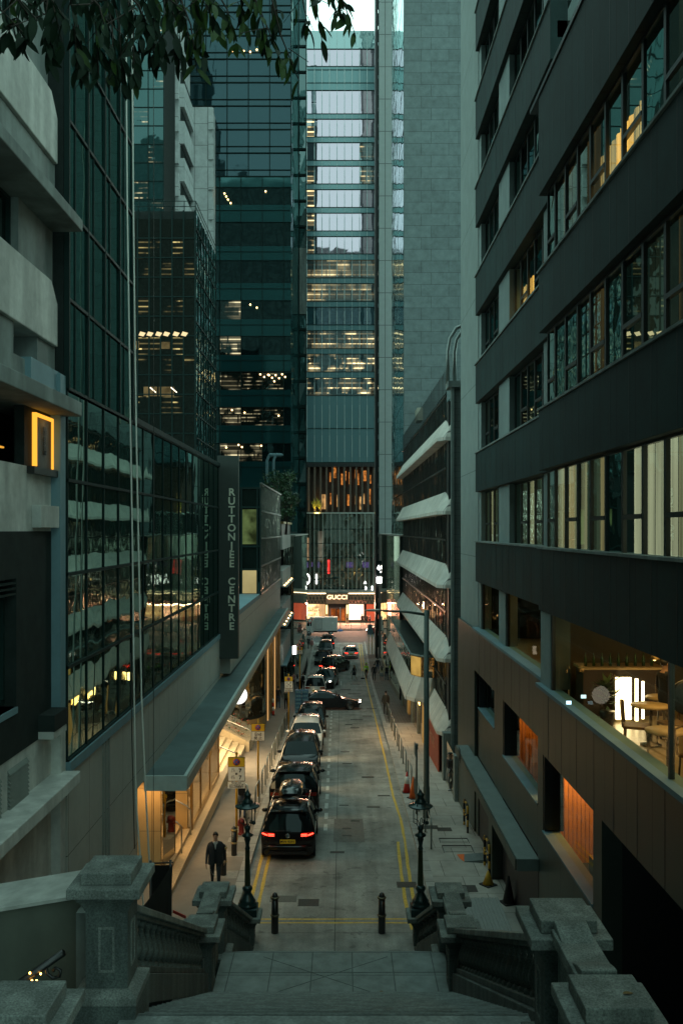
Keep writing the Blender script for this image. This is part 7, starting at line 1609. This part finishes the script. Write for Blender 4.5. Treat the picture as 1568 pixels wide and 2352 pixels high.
# ================================================================ people
skin=mat('skin',(.42,.24,.16),.5,var=.05); hairm=mat('dark_hair',(.012,.009,.007),.5,var=.3,scale=40)
def cloth(nm,c,v=.15): return mat('cloth_'+nm,c,.85,var=v,scale=14,bump=.15,bscale=60)
def person(x,d,rz,label,h=1.7,top=None,bot=None,shoe=None,stride=.2,arms=(.15,-.15),bare_arm=False,hair='short',haircol=None,skirt=None,bag=None,bagm=None,near=False,hood=None,coat=None,lean=0,on=KERB,group=None,hat=None):
    z0=RZ(d)+on; t=thing('person',label,'person',(x,d,z0),rz,group)
    k=h/1.75; V=[];E=[];RAD=[];TAGV=[]
    def v(p,r,tg,par=None):
        V.append(Vector(p)*k); RAD.append((r[0]*k,r[1]*k) if isinstance(r,tuple) else (r*k,r*k)); TAGV.append(tg)
        if par is not None: E.append((par,len(V)-1))
        return len(V)-1
    s=stride
    pel=v((0,0,.95),(.15,.105),'bot'); 
    wa=v((0,-.0,1.08),(.135,.10),'top',pel); ch=v((0,.01-lean*.5,1.27),(.165,.115),'top',wa); sh_=v((0,0-lean,1.41),(.12,.085),'top',ch)
    nk=v((0,.01-lean,1.50),.052,'skin',sh_); hd=v((0,.02-lean*1.2,1.59),(.068,.078),'skin',nk); ht=v((0,.01-lean*1.2,1.68),(.07,.085),'skin',hd)
    legs=[]
    for sx,f in ((-1,s),(1,-s)):
        hp=v((sx*.095,0,.88),(.095,.1),'bot',pel); kn=v((sx*.1,f*.75+.04+ (0.05 if f<0 else .05),.49),.062,'bot',hp)
        an=v((sx*.1,f*1.25- (.12 if f<0 else 0),.10+(.06 if f<0 else 0)),.042,'bot',kn); 
        tz=.035 if f>=0 else .05
        he=v((sx*.105,f*1.25-.03-(.12 if f<0 else 0),.045+(.05 if f<0 else 0)),.04,'shoe',an); to=v((sx*.115,f*1.25+.16-(.12 if f<0 else 0),tz),(.042,.03),'shoe',he)
    hands=[]
    for (sx,sw) in ((-1,arms[0]),(1,arms[1])):
        so_=v((sx*.185,-lean,1.40),.062,'top',sh_); el=v((sx*.25,sw*.45-.03-lean*.7,1.13),.047,'skin' if bare_arm else 'top',so_)
        wr=v((sx*.27,sw+.03-lean*.3,.89),.030,'skin' if bare_arm else 'top',el); pm=v((sx*.272,sw+.045-lean*.3,.83),(.026,.038),'skin',wr)
        for q in range(4):
            fy=sw+.045-lean*.3+(q-1.5)*.021; ln=(.075,.085,.08,.062)[q]
            a=v((sx*.272,fy,.785),.0095,'skin',pm); bb=v((sx*(.272-.008),fy+.004,.785-ln*.55),.0085,'skin',a); v((sx*(.272-.025),fy+.006,.785-ln),.0075,'skin',bb)
        th=v((sx*.262,sw+.045-lean*.3+.042,.815),.011,'skin',pm); v((sx*.255,sw+.045-lean*.3+.058,.775),.009,'skin',th)
    me=bpy.data.meshes.new('body'); me.from_pydata(V,E,[]); o=bpy.data.objects.new('tmp',me); COL.objects.link(o)
    m=o.modifiers.new('s','SKIN'); m.use_smooth_shade=True
    for i,r_ in enumerate(RAD): me.skin_vertices[0].data[i].radius=r_
    me.skin_vertices[0].data[0].use_root=True
    sb=o.modifiers.new('u','SUBSURF'); sb.levels=2 if near else 1; sb.render_levels=sb.levels
    dg=bpy.context.evaluated_depsgraph_get(); bpy.context.view_layer.update(); nm=bpy.data.meshes.new_from_object(o.evaluated_get(dg)); bpy.data.objects.remove(o)
    mats=[skin,top,bot,shoe or cloth('shoe_black',(.01,.01,.01))]; nm.materials.clear()
    for q in mats: nm.materials.append(q)
    idx={'skin':0,'top':1,'bot':2,'shoe':3}
    segs=[(V[a],V[b_],TAGV[a],TAGV[b_]) for a,b_ in E]
    for p in nm.polygons:
        c=p.center; best=1e9; tg='top'
        for a,b_,ta,tb in segs:
            ab=b_-a; u=max(0,min(1,(c-a).dot(ab)/max(1e-9,ab.length_squared))); dd=(a+ab*u-c).length
            if dd<best: best=dd; tg=tb if (u>.5 or ta=='top' and tb=='skin' and u>.45) else ta
            
        if tg=='skin' and c.z<.9*k and False: tg='skin'
        p.material_index=idx[tg]; p.use_smooth=True
    body=bpy.data.objects.new('body',nm); COL.objects.link(body); body.parent=t
    hm=haircol or hairm; cx_,cy_,cz__=0,.01*k-lean*1.2*k,1.665*k
    b=L()
    if hood: 
        b.ball((0,cy_-.015,cz__-.02),(.115*k,.125*k,.15*k),12); b.v=[(x_,y_,z_) for x_,y_,z_ in b.v]; 
        b.f=[f for f in b.f]; keep=[i for i,f in enumerate(b.f) if not (sum(b.v[q][1] for q in f)/4>cy_+.055*k and sum(b.v[q][2] for q in f)/4<cz__+.07*k)]
        b.f=[b.f[i] for i in keep]; b.m=[0]*len(keep); b.sm=[True]*len(keep); b.build('hood',hood,t)
    else:
        b.ball((0,cy_-.014*k,cz__+.012*k),(.081*k,.098*k,.088*k),16,k=12)
        keep=[i for i,f in enumerate(b.f) if not (sum(b.v[q][1] for q in f)/len(f)>cy_+.03*k and sum(b.v[q][2] for q in f)/len(f)<cz__+.058*k) and sum(b.v[q][2] for q in f)/len(f)>cz__-.06*k]
        b.f=[b.f[i] for i in keep]; b.m=[0]*len(keep); b.sm=[True]*len(keep)
        if hair=='long':
            b.lathe([(.085*k,cz__+.0),(.1*k,cz__-.1*k),(.11*k,cz__-.25*k),(.09*k,cz__-.38*k),(.03*k,cz__-.42*k)],(0,cy_-.045*k,0),12)
        b.build('hair',hm,t)
    # face
    b=L(); fy=cy_+.088*k; b.ball((0,fy+.008*k,cz__-.045*k),(.012*k,.016*k,.022*k),8)
    for sx in (-1,1): b.ball((sx*.083*k,cy_,cz__-.035*k),(.012*k,.02*k,.03*k),8)
    b.build('face_features',skin,t)
    b=L()
    for sx in (-1,1): b.ball((sx*.03*k,fy-.008*k,cz__-.015*k),(.013*k,.008*k,.006*k),8); b.box(sx*.03*k-.02*k,sx*.03*k+.02*k,fy-.01*k,fy+.002*k,cz__+.006*k,cz__+.012*k)
    b.build('eyes',hairm,t); b=L(); b.ball((0,fy-.006*k,cz__-.085*k),(.026*k,.008*k,.006*k),8); b.build('mouth',mat('lips',(.25,.09,.07),.5,var=0),t)
    if coat:
        b=L(); n=16; lv=[(1.45,.10,.08),(1.42,.22,.12),(1.3,.235,.15),(1.1,.21,.15),(.95,.22,.165),(.80,.235,.18)]
        vs=[];fs=[]; gap=.5
        for (z_,a_,b__) in lv:
            for q in range(n+1):
                an=R(90)+gap*.35*(1 if z_<1.4 else .6)+ (2*math.pi-gap*.7*(1 if z_<1.4 else .6))*q/n
                vs.append((a_*math.cos(an)*k,(b__*math.sin(an)-lean*(z_-.8)/.6)*k,z_*k))
        for i in range(len(lv)-1):
            for q in range(n): fs.append((i*(n+1)+q,i*(n+1)+q+1,(i+1)*(n+1)+q+1,(i+1)*(n+1)+q))
        b.add(vs,fs,0,True); b.build('jacket',coat,t)
    if skirt:
        b=L(); b.lathe([(.14*k,1.02*k),(.18*k,.9*k),(.22*k,.62*k),(.215*k,.61*k)],n=14); b.build('skirt',skirt,t)
    if bag=='backpack':
        b=L(); b.box(-.15*k,.15*k,-.29*k,-.13*k,1.02*k,1.42*k); b.build('backpack',bagm,t,bevel=.04,seg=3)
        b=L()
        for sx in (-1,1): b.tube([(sx*.1*k,-.14*k,1.4*k),(sx*.1*k,-.02*k,1.475*k),(sx*.11*k,.12*k,1.38*k),(sx*.12*k,.11*k,1.15*k)],.018,5)
        b.build('strap',bagm,t)
    return t
navy=cloth('navy_suit',(.012,.016,.02)); blk=cloth('black',(.012,.012,.014)); wht=cloth('white',(.55,.55,.52)); dnm=cloth('denim',(.05,.08,.13)); pink=cloth('pink',(.42,.2,.18)); cream_=cloth('cream',(.5,.42,.26)); khaki=cloth('khaki',(.32,.27,.2)); brown=cloth('brown_tweed',(.07,.055,.04)); grey=cloth('grey',(.2,.21,.2)); hiv=cloth('hi_vis',(.42,.75,.03),.05); dgreen=cloth('dark_olive',(.04,.05,.03)); sneaker=cloth('white_shoe',(.6,.6,.57)); fairh=mat('light_brown_hair',(.2,.12,.06),.5,var=.3,scale=40)
p=person(-3.85,27.3,math.pi+.12,'man in dark suit and open white collar walking towards the stair',1.78,navy,navy,stride=.16,arms=(-.1,.14),near=True,coat=navy,lean=-.03)
b=L(); b.prism([(-.05,1.50),(.05,1.50),(.0,1.27)],'y',.13,.142); b.v=[(x,y-.0,z) for x,y,z in b.v]; b.build('shirt_front',wht,p)
for sx in (-1,1): b=L(); b.prism([(sx*.02,1.53),(sx*.07,1.5),(sx*.05,1.42),(sx*.012,1.44)],'y',.10,.15); b.build('collar',wht,p); b=L(); b.prism([(sx*.05,1.50),(sx*.095,1.46),(sx*.07,1.3),(sx*.01,1.14)],'y',.137,.15); b.build('lapel',navy,p)
person(-3.95,35.6,0,'person in a pale top and long denim skirt behind the parking sign',1.65,wht,dnm,stride=.05,hair='long',skirt=dnm,bag='backpack',bagm=blk)
person(-4.28,69,0,'person in grey hoodie and black trousers carrying an olive backpack, seen from behind',1.68,grey,blk,sneaker,stride=.05,hood=None,bag='backpack',bagm=dgreen)
person(-5.0,70.5,.1,'person in dark jacket and jeans walking beside the red and white bollard',1.72,navy,dnm,stride=.16)
person(-3.65,85,0,'man in white shirt with black backpack walking by the guard fence',1.74,wht,blk,stride=.16,bag='backpack',bagm=blk)
person(-4.15,84.3,0,'slim person in white top at the shop fronts',1.62,wht,blk,stride=.1,hair='long')
person(-4.6,86,.2,'person in dusty pink coat near the white lit sign',1.66,pink,blk,stride=.12)
person(-4.55,123,0,'pedestrian in a black coat beside the person in a pink coat, near the junction',1.72,blk,blk,stride=.12)
person(-4.05,121.5,0,'pedestrian in a pink coat and pale trousers beside the guard fence',1.66,pink,khaki,stride=.12,coat=pink)
person(1.36,96,.9,'woman with long fair hair in black coat crossing the road',1.68,blk,khaki,sneaker,stride=.16,hair='long',haircol=fairh,skirt=blk,on=0)
sw_=person(2.72,98,math.pi-.3,'street sweeper in hooded yellow green jacket holding a broom and pan',1.7,hiv,blk,stride=.08,hood=hiv,arms=(.2,.2),on=0)
b=L(); b.tube([(-.27,.25,.95),(-.1,.55,.05)],.015,5); b.build('broom_handle',M['orange'],sw_); b=L(); b.box(.1,.45,.3,.6,.0,.14); b.tube([(.27,.25,.85),(.3,.45,.1)],.015,5); b.build('dust_pan',blk,sw_)
b=L(); b.lathe([(.19,1.08),(.195,1.13)],n=14); b.build('reflective_strip',wht,sw_)
person(3.46,94.5,math.pi,'man in printed black jacket walking towards the stair on the pavement',1.75,blk,blk,stride=.1)
person(4.1,101.5,.15,'person in dark jacket and blue jeans walking towards the junction',1.76,navy,dnm,stride=.12)
person(4.2,93.5,.1,'woman in yellow cardigan and grey skirt beside the backpack man',1.62,cream_,skin,sneaker,stride=.1,hair='long',skirt=grey)
person(4.78,94.6,0,'man with black backpack and cream sleeves beside the woman in yellow',1.74,cream_,dnm,stride=.1,bag='backpack',bagm=blk)
person(3.3,66.5,0,'man in brown suit seen from behind walking beside the steel hoops',1.76,brown,brown,stride=.16,coat=brown)
person(4.9,40.6,math.pi/2+.5,'person in black jacket and pale jeans standing in the shop doorway',1.7,blk,grey,sneaker,stride=.02)
person(-1.75,94.5,.3,'person in black with a hat bending near the turning van',1.6,blk,blk,stride=.1,on=0)
person(1.0,152,-1.2,'person in dark coat walking past the bronze lit doors',1.72,blk,grey,stride=.2,on=.15)
person(3.6,154.5,.4,'tall person in dark coat in front of the bright video wall',1.85,blk,blk,stride=.1,on=.15,coat=blk)
person(4.4,154,.2,'shorter person beside the tall one at the video wall',1.6,brown,blk,stride=.1,on=.15,hair='long')
person(4.9,154.8,-.3,'person in reddish coat near the video wall edge',1.64,pink,blk,stride=.14,on=.15)
person(-1.6,153,.3,'person in white hood behind the truck roof by the store doors',1.66,wht,grey,stride=.12,on=.15,hood=wht)
# seated/standing figure inside the restaurant
p=person(6.15,17.0,-1.2,'diner in striped dark top standing by the restaurant tables',1.55,blk,blk,stride=.05,on=CZ-4.0-RZ(17.0))
# ================================================================ foliage of the overhanging tree
tr=thing('overhanging_tree','dark leafy branches hanging in from the top of the picture over the stair','tree',(-3.2,1.0,CZ-6))
lf=[mat('leaf_dark',(.006,.018,.008),.65,var=.3,scale=15,spec=.15),mat('leaf_green',(.022,.05,.008),.6,var=.4,scale=15,spec=.2)]
wood=mat('twig_bark',(.03,.022,.015),.8,var=.3,scale=20)
b=MB(); b.tube([(-3.2,1.0,CZ-6),(-3.3,1.1,CZ-1),(-3.1,1.6,CZ+2),(-2.9,2.2,CZ+4.2),(-2.6,3,CZ+5.6)],[.24,.2,.16,.11,.07],12); b.build('trunk',wood,tr)
rr=random.Random(21)
# hanging sprays: (top px, top py, tip px, tip py, depth, leaves)
SP=[(-30,-60,10,60,4.2,16),(20,-80,40,95,4.4,18),(60,-60,30,80,3.9,16),(95,-80,100,100,4.5,20),(120,-60,95,120,4.2,18),(150,-80,165,150,4.3,20),(170,-70,180,175,4.6,22),(200,-60,215,165,4.2,22),(230,-70,250,150,4.4,22),(250,-60,275,190,4.7,22),(280,-80,300,180,4.3,22),(300,-60,310,120,4.6,20),(330,-70,345,130,4.4,22),(350,-60,365,120,4.8,20),(370,-60,405,110,4.5,22),(400,-70,430,85,4.8,20),(430,-60,465,120,4.6,18),(400,-40,450,160,5.0,16),(455,-60,500,60,4.8,16),(480,-50,540,85,5.0,18),(520,-70,560,40,5.0,14),(560,-50,620,100,5.2,14),(575,-30,655,150,5.1,16),(600,-60,640,40,5.2,12),(620,-20,690,180,5.2,9),(690,-60,712,70,5.6,7),(705,-50,742,88,5.6,6),(745,-50,800,30,5.4,10),(760,-40,820,65,5.4,8),(0,-60,60,20,3.7,16),(60,-60,140,20,3.8,18),(160,-60,230,30,3.8,18),(250,-60,330,30,3.9,18),(340,-60,420,20,4.0,16),(430,-60,500,10,4.2,12)]
hub=Vector((-2.6,3,CZ+5.6)); bt_=MB(); LF=MB(); nleaf=0
for (ax,ay,tx,ty,d,nl) in SP:
    d+=rr.uniform(-.3,.4); A=Vector((cx(ax,d),d,cz(ay,d))); T=Vector((cx(tx,d),d+.1,cz(ty,d))); up_=A+Vector((rr.uniform(-.2,.1),rr.uniform(-.3,.2),.5))
    bt_.tube([hub,hub.lerp(up_,.5)+Vector((0,0,.5)),up_,A],[.03,.02,.01,.007],5)
    mid=A.lerp(T,.5)+Vector((rr.uniform(-.03,.03),rr.uniform(-.08,.08),.02)); tip=A.lerp(T,.93); bt_.tube([A,mid,tip],[.006,.0045,.0025],5)
    ends=[(A,mid),(mid,tip)]
    for q in range(2):
        u=rr.uniform(.15,.7); s0=A.lerp(tip,u); e_=s0+Vector((rr.uniform(-.16,.16),rr.uniform(-.14,.14),rr.uniform(-.16,-.04))); bt_.tube([s0,e_],[.003,.002],4,cap=False); ends.append((s0,e_))
    for q in range(nl):
        a,c=ends[q%len(ends)] if q%3 else ends[1]; u=rr.uniform(.1,1.05); p0=a.lerp(c,u)
        ln=rr.uniform(.07,.135)*(d/4.6); w=ln*rr.uniform(.26,.36)
        dv=Vector((rr.uniform(-.55,.55),rr.uniform(-.6,.6),rr.uniform(-1.5,-.35))); nv=Vector((rr.uniform(-.8,.8),rr.uniform(-1.2,-.1),rr.uniform(.0,.9)))
        leafmesh(LF,p0,ln,w,dv,nv,1 if (tx>440 and rr.random()<.55) or rr.random()<.12 else 0); nleaf+=1
bt_.build('branch',wood,tr); LF.build('foliage',lf,tr)
# planted roof terrace greenery beyond the glass box
def bushtree(x,d,z0,h,w,label,n=900,seed=3,cat='tree',cols=None):
    t=thing('terrace_tree',label,cat,(x,d,z0)); rr=random.Random(seed)
    b=MB(); b.tube([(x,d,z0-1),(x+.1,d,z0+h*.4),(x,d,z0+h*.7)],[.12,.08,.04],7)
    for q in range(7):
        a=rr.uniform(0,6.28); b.tube([(x,d,z0+h*.35+q*.08*h),(x+math.cos(a)*w*.35,d+math.sin(a)*w*.35,z0+h*(.5+.07*q))],[.05,.015],5,cap=False)
    b.build('trunk',wood,t); b=MB()
    cl=[(Vector((x+rr.uniform(-.4,.4)*w,d+rr.uniform(-.4,.4)*w,z0+h*rr.uniform(.35,.95))),rr.uniform(.16,.3)*w) for _ in range(14)]
    for q in range(n):
        c,r_=cl[q%14]; v_=Vector((rr.gauss(0,1),rr.gauss(0,1),rr.gauss(0,1))).normalized()*r_*rr.uniform(.5,1.1); p=c+v_; s_=.16
        b.add([p+Vector((rr.uniform(-s_,s_),rr.uniform(-s_,s_),rr.uniform(-s_,s_))) for _ in range(4)],[(0,1,2,3)],rr.random()<.3 and 1 or 0)
    b.build('crown',cols or [mat('crown_dark',(.015,.05,.02),.6,var=.4,scale=3),mat('crown_light',(.04,.1,.03),.6,var=.4,scale=3)],t)
bushtree(cx(634,84),85,cz(1175,84),3.6,2.8,'dense green terrace tree between the ribbed glass block and teal tower'); bushtree(cx(652,90),91,cz(1205,90),5.2,2.6,'taller pale green tree beside the brown louvre box',seed=5)
bushtree(cx(655,82),83,cz(1203,82),1.4,1.6,'low shrub on the roof of the brown louvre box',n=300,seed=8,cat='shrub')
